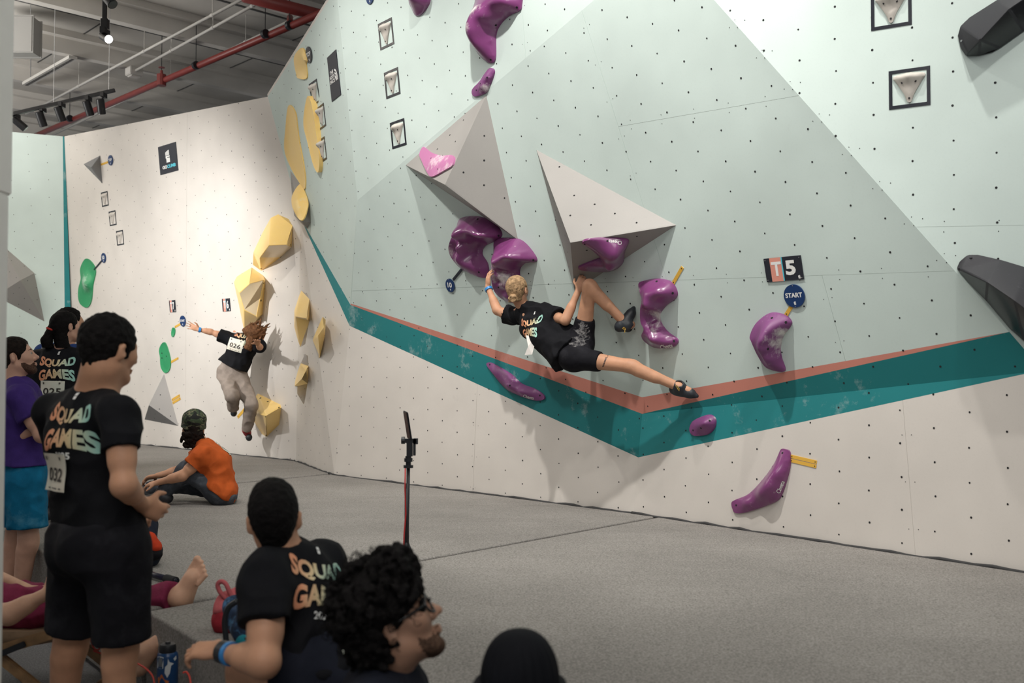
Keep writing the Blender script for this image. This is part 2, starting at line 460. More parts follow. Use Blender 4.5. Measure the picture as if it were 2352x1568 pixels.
slab('mat_section', [A_[1], A_[0], w2 + Vector((0.6, 0.2, 0)), C_[0], C_[1]], 0.03, MAT, M_CARPET, back, 0.012)
slab('mat_section', [D_[1], D_[0], (-2.2, 13.2), (-6, 17.5), (far.x, far.y)], 0.03, MAT, M_CARPET, back, 0.012)


# dark strip standing in for the dark gap between mats and wall
rnd = random.Random(2)
for a_, b_, nm_ in ((G_A1 - (G_B1 - G_A1) * 0.5, G_B1, 'trim_2'), (G_B1, G_E1, 'trim_3'), (G_E1, G_E2, 'trim_4'), (G_E2, G_D2 + (G_D2 - G_E2) * 0.4, 'trim_5')):
    d_ = b_ - a_; n_ = Vector((-d_.y, d_.x, 0)).normalized()
    if n_.dot(CAMP - a_) < 0: n_ = -n_
    pts = [a_ + d_ * (k / 40) + n_ * (0.012 + rnd.uniform(0, .012)) + Zv * rnd.uniform(-.006, .008) for k in range(41)]
    bm = bmesh.new(); bm_tube(bm, pts, 0.012, 6); struct(from_bm(nm_, bm, mat('dark_gap_strip', (0.035, 0.035, 0.036), 0.8), None, True))

# ------------------------------------------------------------------ ceiling and what hangs from it
M_CEIL = mat('ceiling_paint', (0.62, 0.595, 0.55), 0.8, noise=0.08, scale=1.5)
M_BEAM = mat('beam_paint', (0.74, 0.71, 0.66), 0.8, noise=0.06, scale=2)
M_PIPE = mat('red_pipe_paint', (0.24, 0.04, 0.035), 0.4, noise=0.1, scale=6)
M_COND = mat('conduit_paint', (0.62, 0.60, 0.56), 0.6)
def oc(u, v, z=CEIL): return Plane((0, 0, z), (0, 0, 1)).hit(u, v)
cu = (oc(612, 190) - oc(82, 70)).normalized(); cv = Vector((cu.y, -cu.x, 0))
ceil_o = struct(slab('ceiling', [(-30, -6), (14, -6), (14, 40), (-30, 40)], CEIL, CEIL + 0.1, M_CEIL))
rotc = Matrix((cu, cv, Zv)).transposed()
s_mid = [oc(392, 82, CEIL - 0.34).dot(cv), oc(265, 151, CEIL - 0.34).dot(cv)]
step = s_mid[0] - s_mid[1]
for k in range(-5, 7):
    sv = s_mid[0] + step * k
    bm = bmesh.new(); bm_box(bm, cv * sv + cu * 9 + Zv * (CEIL - 0.17), (44, 0.16, 0.34), rotc)
    for sgn in (-1, 1): bm_box(bm, cv * (sv + sgn * 0.15) + cu * 9 + Zv * (CEIL - 0.05), (44, 0.16, 0.1), rotc)
    from_bm('ceiling_beam', bm, M_BEAM, ceil_o)
    bm = bmesh.new(); bm_box(bm, cv * (sv + step * 0.5) + cu * 9 + Zv * (CEIL - 0.004), (44, 0.045, 0.012), rotc)
    from_bm('panel_joint', bm, M_GAP, ceil_o)
for k in range(-3, 12):
    bm = bmesh.new(); bm_box(bm, cu * (k * 2.6 + 1.0) + cv * (-6) + Zv * (CEIL - 0.003), (0.02, 44, 0.008), rotc)
    from_bm('panel_joint', bm, M_GAP, ceil_o)

def pipe_thing(name, pts, r, m, label, cat, n=12, extra=None, clamps=()):
    root = empty(name, pts[0])
    bm = bmesh.new(); bm_tube(bm, pts, r, n); o = from_bm('pipe_run', bm, m, None, True); reparent(o, root)
    for p in clamps:
        bm = bmesh.new(); bm_tube(bm, [Vector(p) + Zv * (CEIL - p[2]), Vector(p)], 0.006, 6)
        d = (Vector(pts[-1]) - Vector(pts[0])).normalized()
        bm_cyl(bm, Vector(p) - d * 0.03, Vector(p) + d * 0.03, r * 1.25, n=12)
        reparent(from_bm('hanger', bm, M_BLACK if m is M_PIPE else m), root)
    tag(root, label, cat); return root
def oz(u, v, z): return oc(u, v, z)
zp = CEIL - 0.75
P0 = oz(95, 306, zp); P1_ = oz(728, 34, zp)
ext = (P1_ - P0).normalized()
pipe_thing('sprinkler_pipe', [P0 - ext * 2, P1_ + ext * 3], 0.05, M_PIPE, 'long thin red sprinkler pipe running across below the ceiling beams', 'pipe',
           clamps=[tuple(oz(u, v, zp)) for u, v in ((160, 272), (371, 184), (450, 150), (609, 78), (665, 58))])
Pa = oz(560, -10, CEIL - 0.5); Pb = oz(738, 36, CEIL - 0.5)
r_ = pipe_thing('main_pipe', [Pa, Pb + (Pb - Pa) * 0.5], 0.085, M_PIPE, 'thick dark red pipe crossing above the tall wall corner', 'pipe', 16)
p_ = oz(664, 40, zp + 0.2)
bm = bmesh.new(); bm_tube(bm, [oz(666, 58, zp), oz(666, 40, zp + 0.25)], 0.045, 10); reparent(from_bm('riser', bm, M_PIPE, None, True), r_)
# sprinkler heads standing on the thin pipe
sp = empty('fire_sprinkler', oz(371, 184, zp)); b0 = sp.location
bm = bmesh.new(); bm_cyl(bm, b0, b0 + Zv * 0.16, 0.035, 0.02, 10); bm_cyl(bm, b0 + Zv * 0.2, b0 + Zv * 0.21, 0.05, 0.05, 10); reparent(from_bm('nozzle', bm, M_PIPE), sp)
bm = bmesh.new(); bm_cyl(bm, b0 - Zv * 0.09, b0 + Zv * 0.09, 0.075, n=12); reparent(from_bm('tee_fitting', bm, M_PIPE), sp)
tag(sp, 'small sprinkler head with round fitting on the red pipe', 'sprinkler')
for pts, lab in (([(60, 262), (299, 134), (401, 83), (600, -25)], 'upper white conduit running along the ceiling towards the wall'),
                 ([(310, 163), (425, 99), (640, -20)], 'short white conduit ending in a junction box under the ceiling'),
                 ([(100, 320), (218, 262), (367, 190), (690, 36)], 'thin white conduit directly below the red sprinkler pipe')):
    z = CEIL - 0.42
    pp = [oz(u, v, z) for u, v in pts]
    root = pipe_thing('conduit', [pp[0], pp[-1]], 0.022, M_COND, lab, 'conduit', 8, clamps=[tuple(pp[0] + (pp[-1] - pp[0]) * t) for t in (0.3, 0.6, 0.85)])
jb = oz(308, 165, CEIL - 0.42)
bm = bmesh.new(); bm_box(bm, jb, (0.22, 0.22, 0.14), rotc); bm_box(bm, jb - Zv * 0.08, (0.17, 0.17, 0.03), rotc)
bmesh.ops.bevel(bm, geom=bm.edges[:], offset=0.01, segments=2, affect='EDGES')
tag(from_bm('junction_box', bm, M_COND), 'square white junction box at the end of the short conduit', 'junction box')
# ventilation duct beside the pillar
dl = at(-30, 30, 14.6); dr = at(74, 36, 14.6); db = at(74, 118, 14.6)
dw = (dr - dl).length; dz = dr.z - db.z
duct = empty('air_duct', (dl.x, dl.y, db.z))
bm = bmesh.new(); bm_box(bm, ((dl.x + dr.x) / 2, dl.y + 0.15, (dr.z + db.z) / 2), (dw, 0.3, dz)); bmesh.ops.bevel(bm, geom=bm.edges[:], offset=0.008, segments=1, affect='EDGES')
reparent(from_bm('duct_body', bm, mat('duct_metal', (0.36, 0.355, 0.34), 0.6, 0.1)), duct)
for y in (0.02, 0.28):
    bm = bmesh.new(); bm_box(bm, ((dl.x + dr.x) / 2, dl.y + y, (dr.z + db.z) / 2), (dw + 0.03, 0.02, dz + 0.03)); reparent(from_bm('flange', bm, mat('duct_metal', (0.47, 0.46, 0.44))), duct)
for x in (0.15, 0.85):
    bm = bmesh.new(); bm_cyl(bm, (dl.x + dw * x, dl.y + 0.15, dr.z - 0.02), (dl.x + dw * x, dl.y + 0.15, CEIL), 0.005, n=6); reparent(from_bm('hanger_rod', bm, M_STEEL), duct)
tag(duct, 'pale grey sheet metal air duct hanging beside the left pillar', 'duct')
# perforated white cable channel
ca = oz(60, 193, CEIL - 0.4); cb = oz(168, 132, CEIL - 0.4); cd = (cb - ca).normalized(); cl = (cb - ca).length
ch = empty('cable_channel', ca)
rotd = Matrix((cd, Zv.cross(cd), Zv)).transposed()
bm = bmesh.new(); bm_box(bm, (ca + cb) / 2, (cl, 0.13, 0.05), rotd); reparent(from_bm('channel', bm, M_COND), ch)
bm = bmesh.new()
for k in range(30): bm_box(bm, ca + cd * cl * (k + 0.5) / 30 - Zv * 0.026, (cl / 30 * 0.55, 0.05, 0.006), rotd)
o = from_bm('slots', bm, M_HOLE); o['kind'] = 'stuff'; reparent(o, ch)
for t in (0.1, 0.9):
    bm = bmesh.new(); p = ca + (cb - ca) * t; bm_cyl(bm, p, p + Zv * 0.4, 0.008, n=6); reparent(from_bm('hanger_rod', bm, M_STEEL), ch)
tag(ch, 'white perforated cable channel hanging below the ceiling', 'cable channel')

# spot lamps
M_LAMP = mat('lamp_black', (0.012, 0.012, 0.014), 0.4, noise=0.05)
M_LENS = emis('lamp_lens', (1.0, 0.95, 0.86), 30)
M_OFF = mat('dark_lens', (0.05, 0.05, 0.05), 0.15)
def spot_head(root, base, centre, direction, length, r, lens=M_OFF):
    base = Vector(base); c = Vector(centre); d = Vector(direction).normalized()
    bm = bmesh.new(); bm_cyl(bm, c - d * length / 2, c + d * length / 2, r, n=20)
    bm_cyl(bm, c - d * length * 0.56, c - d * length / 2, r * 0.75, r, n=20)
    bmesh.ops.recalc_face_normals(bm, faces=bm.faces[:])
    o = sharp(from_bm('lamp_body', bm, M_LAMP)); reparent(o, root)
    bm = bmesh.new(); bm_cyl(bm, c + d * (length / 2 - 0.002), c + d * (length / 2 + 0.006), r * 0.86, n=20); reparent(from_bm('lens', bm, lens), root)
    bm = bmesh.new(); bm_box(bm, base - Zv * 0.03, (0.05, 0.14, 0.06)); reparent(from_bm('track_adapter', bm, M_LAMP), root)
    bm = bmesh.new(); bm_tube(bm, [base - Zv * 0.05, (base + c) / 2 + Zv * 0.02, c], 0.014, 8); reparent(from_bm('yoke', bm, M_LAMP), root)
Yp = 10.0
root = empty('pendant_spot', at(240, 0, Yp))
t0 = at(240, 0, Yp); t1 = at(241, 48, Yp)
bm = bmesh.new(); bm_box(bm, (t0 + t1) / 2 + Zv * ((CEIL - t0.z) / 2), (0.035, 0.035, (t0 - t1).length + CEIL - t0.z)); reparent(from_bm('drop_rod', bm, M_LAMP), root)
bm = bmesh.new(); bm_box(bm, at(241, 56, Yp), (0.075, 0.06, 0.11)); bmesh.ops.bevel(bm, geom=bm.edges[:], offset=0.006, segments=1, affect='EDGES'); reparent(from_bm('driver_box', bm, M_LAMP), root)
lc = at(243, 86, Yp); ld = at(255, 95, Yp - 0.10) - at(232, 79, Yp + 0.0)
spot_head(root, at(241, 70, Yp) + Zv * 0.02, lc, (0.72, -0.65, -0.5), 0.14, 0.045, M_LENS)
tag(root, 'lit black spot lamp hanging alone on a drop rod from the ceiling', 'lamp')
root = empty('ceiling_spot', at(252, 0, Yp - 0.4))
spot_head(root, at(250, -22, Yp - 0.4), at(252, 2, Yp - 0.4), (0.6, -0.3, -0.7), 0.12, 0.05)
bm = bmesh.new(); p = at(250, -22, Yp - 0.4); bm_cyl(bm, p, (p.x, p.y, CEIL), 0.015, n=8); reparent(from_bm('drop_rod', bm, M_LAMP), root)
tag(root, 'black spot lamp cut off by the top edge above the lit lamp', 'lamp')
# track rail with five heads
Yt = 14.2
ra = at(-20, 273, Yt - 0.25); rbb = at(264, 207, Yt)
root = empty('lamp_track', ra); dd = (rbb - ra).normalized(); rt_ = Matrix((dd, Zv.cross(dd).normalized(), dd.cross(Zv.cross(dd).normalized()))).transposed()
bm = bmesh.new(); bm_box(bm, (ra + rbb) / 2, ((rbb - ra).length, 0.05, 0.045), rt_); reparent(from_bm('rail', bm, M_LAMP), root)
for t in (0.15, 0.5, 0.95):
    p = ra + (rbb - ra) * t; bm = bmesh.new(); bm_cyl(bm, p, (p.x, p.y, CEIL), 0.004, n=6); reparent(from_bm('hanger_rod', bm, M_STEEL), root)
tag(root, 'black track rail hanging under the ceiling with five lamps', 'lamp track')
for (ub, vb, uc, vc, dx, dz_), lab in zip(((38, 262, 45, 284, 0.75, -0.7), (98, 247, 95, 274, 0.22, -1), (142, 236, 138, 262, 0.25, -1), (203, 222, 203, 249, 0.2, -1), (238, 214, 232, 245, 0.0, -1)),
        ('black spot lamp nearest the pillar, tilted most, on the track rail', 'second black spot lamp from the pillar on the track rail', 'middle black spot lamp of the five on the track rail',
         'black spot lamp second from the right end of the track rail', 'black spot lamp at the right end of the track rail, pointing straight down')):
    root = empty('track_lamp', at(ub, vb, Yt - 0.1))
    spot_head(root, at(ub, vb, Yt - 0.1), at(uc, vc, Yt - 0.1), (dx, 0.35, dz_), 0.2, 0.055)
    tag(root, lab, 'lamp', 'lamps on the track rail')

# pale pillar at the left edge
Yq = 2.7
x1 = at(18, 700, Yq + 0.4).x; x2 = at(32, 200, Yq + 0.42).x; zq = at(25, 448, Yq + 0.4).z
M_PIL = mat('pillar_paint', (0.84, 0.82, 0.78), 0.6, noise=0.03)
bm = bmesh.new(); bm_box(bm, (x1 - 0.25, Yq + 0.2, zq / 2), (0.5, 0.4, zq)); bm_box(bm, (x2 - 0.27, Yq + 0.2, (zq + CEIL) / 2), (0.54, 0.44, CEIL - zq))
bmesh.ops.bevel(bm, geom=bm.edges[:], offset=0.006, segments=2, affect='EDGES')
struct(from_bm('trim_1', bm, M_PIL))

# ------------------------------------------------------------------ climbing holds and volumes
def hold_mat(name, col, rough=0.28, coat=0.5, chalk_col=(0.72, 0.68, 0.66), trans=0.0):
    m = bpy.data.materials.new(name); m.use_nodes = True; nt = m.node_tree; b = nt.nodes['Principled BSDF']
    tc = nt.nodes.new('ShaderNodeTexCoord')
    at_ = nt.nodes.new('ShaderNodeAttribute'); at_.attribute_name = 'chalk'
    n = nt.nodes.new('ShaderNodeTexNoise'); n.inputs['Scale'].default_value = 22; n.inputs['Detail'].default_value = 6; n.inputs['Roughness'].default_value = 0.7
    nt.links.new(tc.outputs['Object'], n.inputs['Vector'])
    # a little chalk everywhere, a lot where hands go
    ad = nt.nodes.new('ShaderNodeMath'); ad.operation = 'MULTIPLY_ADD'; ad.inputs[1].default_value = 0.62
    nt.links.new(at_.outputs['Fac'], ad.inputs[0]); nt.links.new(n.outputs['Fac'], ad.inputs[2])
    r = nt.nodes.new('ShaderNodeMapRange'); r.inputs['From Min'].default_value = 0.62; r.inputs['From Max'].default_value = 1.0
    nt.links.new(ad.outputs[0], r.inputs['Value'])
    mx = nt.nodes.new('ShaderNodeMix'); mx.data_type = 'RGBA'; nt.links.new(r.outputs['Result'], mx.inputs['Factor'])
    mx.inputs['A'].default_value = (*col, 1); mx.inputs['B'].default_value = (*chalk_col, 1)
    nt.links.new(mx.outputs['Result'], b.inputs['Base Color'])
    rr = nt.nodes.new('ShaderNodeMapRange'); rr.inputs['To Min'].default_value = rough; rr.inputs['To Max'].default_value = 0.9
    nt.links.new(r.outputs['Result'], rr.inputs['Value']); nt.links.new(rr.outputs['Result'], b.inputs['Roughness'])
    b.inputs['Coat Weight'].default_value = coat; b.inputs['Coat Roughness'].default_value = 0.2
    if trans: b.inputs['Subsurface Weight'].default_value = trans; b.inputs['Subsurface Radius'].default_value = (0.05, 0.04, 0.01)
    return m
M_PUR = hold_mat('purple_fibreglass', (0.20, 0.046, 0.165), 0.30, 0.4)
M_PUR2 = hold_mat('violet_resin', (0.185, 0.05, 0.17), 0.5, 0.0)
M_PINK = hold_mat('chalky_pink_resin', (0.46, 0.16, 0.33), 0.6, 0.0)
M_YEL = hold_mat('yellow_fibreglass', (0.92, 0.64, 0.22), 0.4, 0.2, (0.80, 0.68, 0.48), 0.15)
M_GRN = hold_mat('green_resin', (0.03, 0.30, 0.12), 0.5, 0.1, (0.5, 0.66, 0.55))
M_BLKH = hold_mat('black_textured_resin', (0.028, 0.028, 0.034), 0.6, 0.0, (0.16, 0.16, 0.18))
M_BLKS = hold_mat('black_smooth_resin', (0.010, 0.011, 0.014), 0.3, 0.2, (0.05, 0.05, 0.06))
M_BONE = hold_mat('bone_resin', (0.56, 0.52, 0.47), 0.6, 0.0, (0.62, 0.58, 0.54))

def tps(ctrl, q):
    c = np.array([(a[0], a[1]) for a in ctrl]); z = np.array([a[2] for a in ctrl]); sc = max(np.ptp(c[:, 0]), np.ptp(c[:, 1]))
    mu = c.mean(0); c = (c - mu) / sc; qq = (np.array(q) - mu) / sc
    def U(r2): return np.where(r2 > 1e-14, r2 * np.log(np.maximum(r2, 1e-14)), 0)
    K = U(((c[:, None] - c[None]) ** 2).sum(-1)) + np.eye(len(c)) * 1e-3
    Pm = np.hstack([np.ones((len(c), 1)), c]); n = len(c)
    A = np.zeros((n + 3, n + 3)); A[:n, :n] = K; A[:n, n:] = Pm; A[n:, :n] = Pm.T
    w = np.linalg.solve(A, np.concatenate([z, np.zeros(3)]))
    return U(((qq[:, None] - c[None]) ** 2).sum(-1)) @ w[:n] + np.hstack([np.ones((len(qq), 1)), qq]) @ w[n:]

def hold_local(name, P, outline, ctrl, m, chalk=(), n=7, parent=None, back=0.0, cells=40, smoothed=True):
    """outline/ctrl: (x, y, h) in the plane's own coordinates"""
    cur = catmull(outline, n, True) if smoothed else [tuple(o) for o in outline]
    o2 = [Vector((c[0], c[1])) for c in cur]
    x0 = min(p.x for p in o2); x1 = max(p.x for p in o2); y0 = min(p.y for p in o2); y1 = max(p.y for p in o2)
    stp = max(x1 - x0, y1 - y0) / cells
    pts = list(o2); N = len(o2); oa = np.array([(p.x, p.y) for p in o2])
    j = 0; y = y0
    while y <= y1:
        x = x0 + (stp / 2 if j % 2 else 0)
        while x <= x1:
            if inpoly(x, y, o2) and np.min(((oa - (x, y)) ** 2).sum(1)) > (stp * 0.55) ** 2: pts.append(Vector((x, y)))
            x += stp
        y += stp * 0.87; j += 1
    vs, es, fs, *_ = geometry.delaunay_2d_cdt(pts, [(i, (i + 1) % N) for i in range(N)], [list(range(N))], 1, 1e-6)
    q = [(v.x, v.y) for v in vs]
    rim = [(c[0], c[1], c[2]) for c in cur[::max(1, n // 3)]]
    # an inner rim keeps the flank steep, so the body reads thick and rounded
    h = tps(rim + [tuple(c) for c in ctrl], q)
    hb = {}
    for i, c in enumerate(cur): hb[i] = c[2]
    h = np.maximum(h, 0.002)
    for i in range(min(N, len(vs))):
        if (vs[i] - o2[i]).length < 1e-5: h[i] = max(cur[i][2], 0.001)
    fa = np.array([f[:3] for f in fs]); ed = np.concatenate([fa[:, [0, 1]], fa[:, [1, 2]], fa[:, [2, 0]]]); ed = np.concatenate([ed, ed[:, ::-1]])
    cn = np.maximum(np.bincount(ed[:, 0], minlength=len(h)), 1)
    for _ in range(5):
        hn = np.bincount(ed[:, 0], weights=h[ed[:, 1]], minlength=len(h)) / cn
        hn[:N] = h[:N]; h = h + 0.6 * (hn - h)
    v3 = [P.p3(a[0], a[1], hh) for a, hh in zip(q, h)]
    base = len(v3); skirt = [P.p3(c[0], c[1], -back) for c in cur]
    faces = [tuple(f) for f in fs]
    # orient towards the front
    def area2(f): a, b, c = (vs[f[0]], vs[f[1]], vs[f[2]]); return (b.x - a.x) * (c.y - a.y) - (b.y - a.y) * (c.x - a.x)
    faces = [f if area2(f) > 0 else f[::-1] for f in faces]
    v3 += skirt
    ccw = sum(o2[i].x * o2[(i + 1) % N].y - o2[(i + 1) % N].x * o2[i].y for i in range(N)) > 0
    for i in range(N):
        k = (i + 1) % N
        f = (base + i, base + k, k, i); faces.append(f if ccw else f[::-1])
    ctr = P.p3((x0 + x1) / 2, (y0 + y1) / 2, 0)
    me = bpy.data.meshes.new(name); me.from_pydata([tuple(v - ctr) for v in v3], [], faces); me.update()
    a = me.attributes.new('chalk', 'FLOAT', 'POINT')
    val = np.zeros(len(v3), dtype=np.float32)
    if chalk:
        xy = np.array(q + [(c[0], c[1]) for c in cur])
        for cx, cy, rx, ry, s in chalk:
            val = np.maximum(val, s * np.exp(-(((xy[:, 0] - cx) / rx) ** 2 + ((xy[:, 1] - cy) / ry) ** 2)))
    a.data.foreach_set('value', val.astype(np.float32))
    o = link(name, me, m, None); o.location = ctr; sharp(o, 50)
    if parent: reparent(o, parent)
    return o
def hold_px(name, P, outline, ctrl, m, chalk=(), **kw):
    oo = []
    for q in outline:
        h = q[2] if len(q) > 2 else 0.015
        a = P.img2(q[0], q[1], h); oo.append((a.x, a.y, h))
    cc = []
    for u, v, h in ctrl: a = P.img2(u, v, h); cc.append((a.x, a.y, h))
    ck = []
    for u, v, ru, rv, s in chalk:
        a = P.img2(u, v, 0.08); sx = (P.img2(u + 1, v, 0.08) - a).length; sy = (P.img2(u, v + 1, 0.08) - a).length
        ck.append((a.x, a.y, ru * sx, rv * sy, s))
    return hold_local(name, P, oo, cc, m, ck, **kw)
def facet_px(name, P, verts, faces, m, chalk=None, bev=0.0, mats=None, fm=None, parent=None):
    """explicit corners (u, v, h) with flat faces; skirt not needed, base corners lie on the wall"""
    v = [P.hit(a[0], a[1], a[2]) for a in verts]
    ctr = sum(v, Vector()) / len(v)
    bm = bmesh.new(); bv = [bm.verts.new(p - ctr) for p in v]
    for k, f in enumerate(faces):
        ff = bm.faces.new([bv[i] for i in f])
        if fm: ff.material_index = fm[k]
        ff.normal_update()
        if ff.normal.dot(P.n) < 0 and abs(ff.normal.dot(P.n)) > 0.02: ff.normal_flip()
    if bev:
        es = [e for e in bm.edges if len(e.link_faces) == 2]
        bmesh.ops.bevel(bm, geom=es, offset=bev, segments=2, affect='EDGES', profile=0.5)
    me = bpy.data.meshes.new(name); bm.to_mesh(me); bm.free()
    for mm in (mats or [m]): me.materials.append(mm)
    a = me.attributes.new('chalk', 'FLOAT', 'POINT'); vals = [0.0] * len(me.vertices)
    if chalk:
        for u, vv, rad, s in chalk:
            c = P.hit(u, vv, 0.1) - ctr
            for i, x in enumerate(me.vertices): vals[i] = max(vals[i], s * math.exp(-((x.co - c).length / rad) ** 2))
    a.data.foreach_set('value', vals)
    o = link(name, me); o.location = ctr; sharp(o, 28)
    if parent: reparent(o, parent)
    return o
_bvh = {}
def bvh_of(o):
    if o.name not in _bvh:
        M = o.matrix_basis if o.parent is None else o.matrix_parent_inverse_world if hasattr(o, 'mw') else None
        T = Matrix.Translation(o.location) if o.parent is None else (Matrix.Translation(o.parent.location) @ o.matrix_parent_inverse @ o.matrix_basis)
        me = o.data
        _bvh[o.name] = BVHTree.FromPolygons([T @ v.co for v in me.vertices], [tuple(p.vertices) for p in me.polygons])
    return _bvh[o.name]
def pick(o, u, v):
    d = ray(u, v).normalized(); loc, n, i, t = bvh_of(o).ray_cast(CAMP, d)
    if loc is None: return None, None
    if n.dot(d) > 0: n = -n
    return loc, n
def bolts(o, pts, r=0.009, m=None, name='bolt_hole'):
    for u, v in pts:
        p, n = pick(o, u, v)
        if p is None: continue
        bm = bmesh.new(); bm_cyl(bm, p - n * 0.004, p + n * 0.0015, r, n=10); reparent(from_bm(name, bm, m or M_HOLE), o)

# text ------------------------------------------------------------------
_txt = {}
def text_geo(body, off=0.0, spacing=1.0):
    k = (body, off, spacing)
    if k not in _txt:
        c = bpy.data.curves.new('txt', 'FONT'); c.body = body; c.size = 1.0; c.align_x = 'CENTER'; c.align_y = 'CENTER'; c.offset = off; c.space_character = spacing
        c.resolution_u = 3
        o = bpy.data.objects.new('txt', c); COL.objects.link(o)
        bpy.context.view_layer.update()
        me = bpy.data.meshes.new_from_object(o.evaluated_get(bpy.context.evaluated_depsgraph_get()))
        vs = [v.co.copy() for v in me.vertices]; fs = [tuple(p.vertices) for p in me.polygons]
        bpy.data.meshes.remove(me); bpy.data.objects.remove(o); bpy.data.curves.remove(c)
        xs = [v.x for v in vs]; ys = [v.y for v in vs]
        cx = (min(xs) + max(xs)) / 2; cy = (min(ys) + max(ys)) / 2
        vs = [(v.x - cx, v.y - cy) for v in vs]
        _txt[k] = (vs, fs, max(xs) - min(xs), max(ys) - min(ys))
    return _txt[k]
def put_text(name, body, org, ex, ey, width, height, m, parent=None, target=None, lift=0.002, off=0.01, warp=None, spacing=1.0):
    """flat lettering; with a target it is laid onto that surface"""
    vs, fs, w, h = text_geo(body, off, spacing)
    ex = Vector(ex).normalized(); ey = Vector(ey).normalized(); n = ex.cross(ey).normalized()
    bm = bmesh.new(); bv = [bm.verts.new((x / w * width, y / h * height, 0)) for x, y in vs]
    for f in fs:
        try: bm.faces.new([bv[i] for i in f])
        except ValueError: pass
    bmesh.ops.triangulate(bm, faces=bm.faces[:])
    if target is not None:
        for _ in range(2):
            le = [e for e in bm.edges if e.calc_length() > max(width, height) * 0.06]
            if le: bmesh.ops.subdivide_edges(bm, edges=le, cuts=1); bmesh.ops.triangulate(bm, faces=bm.faces[:])
    tree = bvh_of(target) if target is not None else None
    for v in bm.verts:
        x, y = v.co.x, v.co.y
        if warp: x, y = warp(x / width, y / height); x *= width; y *= height
        p = Vector(org) + ex * x + ey * y
        if tree:
            loc, nn, i, t = tree.ray_cast(p + n * 0.35, -n, 0.8)
            p = (loc + n * lift) if loc is not None else p
        else: p = p + n * lift
        v.co = p
    me = bpy.data.meshes.new(name); bm.to_mesh(me); bm.free()
    o = link(name, me, m)
    if parent: reparent(o, parent)
    return o
M_WTXT = mat('white_print', (0.80, 0.80, 0.78), 0.6)

# volumes
def vol_px(name, P, base, apex, label, mt=None, ph=0.05, col=None, fmats=None):
    """hollow plywood pyramid: base corners on the wall, apex (u, v, h)"""
    b = [P.hit(u, v) for u, v in base]; a = P.hit(*apex)
    root = empty(name, sum(b, Vector()) / len(b))
    ps = []
    for i in range(len(b)):
        tri = [b[i], b[(i + 1) % len(b)], a]
        n = (tri[1] - tri[0]).cross(tri[2] - tri[0]).normalized(); out = sum(tri, Vector()) / 3 - root.location
        if n.dot(out + P.n * 0.2) < 0: n = -n
        bm = bmesh.new(); bm_prism(bm, tri, n, 0.012)
        bmesh.ops.recalc_face_normals(bm, faces=bm.faces[:])
        o = from_bm('volume_face', bm, (fmats or {}).get(i, mt or M_VOL)); reparent(o, root)
        Q = Plane(tri[0], n)
        if Q.n.dot(n) < 0: Q.n = n; Q.ex = Q.ex * -1
        ps.append((Q, tri, o))
        # bolt holes kept away from the edges
        c = sum(tri, Vector()) / 3; inner = [c + (t - c) * 0.82 for t in tri]
        t_ = tnuts('bolt_holes', Q, inner, None, du=0.17, dv=0.2, ph=(ph, 0.04), rad=0.0075)
        if t_: reparent(t_, root)
    tag(root, label, 'climbing volume'); return root, ps
v1, v1f = vol_px('climbing_volume', PC, [(1117, 219), (932, 379), (1190, 551)], (1022, 424, 0.42), 'large grey pyramid volume left of the climber with a pink hold on it')
v2, v2f = vol_px('climbing_volume', PC, [(1232, 344), (1320, 668), (1553, 517)], (1310, 557, 0.42), 'large grey pyramid volume above the climber with a purple hold beneath')
v3, v3f = vol_px('climbing_volume', PA, [(377, 858), (332, 963), (410, 978)], (342, 930, 0.22), 'grey pyramid volume low on the back wall behind the seated man', fmats={1: M_DVOL})  # lower face coloured darker to stand for underside shade
v4, v4f = vol_px('climbing_volume', PA, [(230, 357), (192, 377), (235, 421)], (210, 384, 0.16), 'small dark grey volume beside the far TOP marker', M_DVOL)
v5, v5f = vol_px('climbing_volume', PH, [(2, 560), (-10, 680), (102, 738), (79, 627)], (47, 643, 0.3), 'grey faceted volume on the mint wall at the far left')
v6, v6f = vol_px('climbing_volume', PB2, [(667, 392), (672, 492), (708, 529), (719, 513), (703, 440)], (690, 505, 0.16), 'narrow grey volume under a pale yellow hold on the mint return')

# purple holds on the overhang
def H(o, label, bolt=(), cheeta=None, group=None, r=0.009):
    tag(o, label, 'climbing hold', group)
    if bolt: bolts(o, bolt, r)
    return o
hs1 = H(hold_px('climbing_hold', PC, [(1058, 501), (1097, 497), (1135, 513), (1151, 539), (1137, 553), (1112, 566), (1106, 584), (1119, 608), (1114, 638, .03), (1065, 621, .05), (1040, 597, .09), (1030, 574, .12), (1034, 552, .12), (1046, 528, .06)],
    [(1049, 530, .20), (1065, 530, .21), (1085, 533, .21), (1105, 537, .19), (1125, 545, .12), (1036, 552, .235), (1033, 572, .22), (1042, 592, .18), (1065, 608, .12), (1095, 620, .07), (1052, 560, .11), (1068, 553, .07), (1088, 550, .055), (1108, 550, .045), (1060, 574, .06), (1080, 578, .04), (1100, 582, .03), (1068, 592, .085), (1092, 602, .05), (1080, 512, .10), (1115, 522, .08)], M_PUR, [(1050, 540, 14, 8, .5), (1040, 580, 8, 25, .45)]),
    'glossy purple swirl hold up left with the ten marker arm', [(1097, 503), (1145, 541), (1100, 625)])
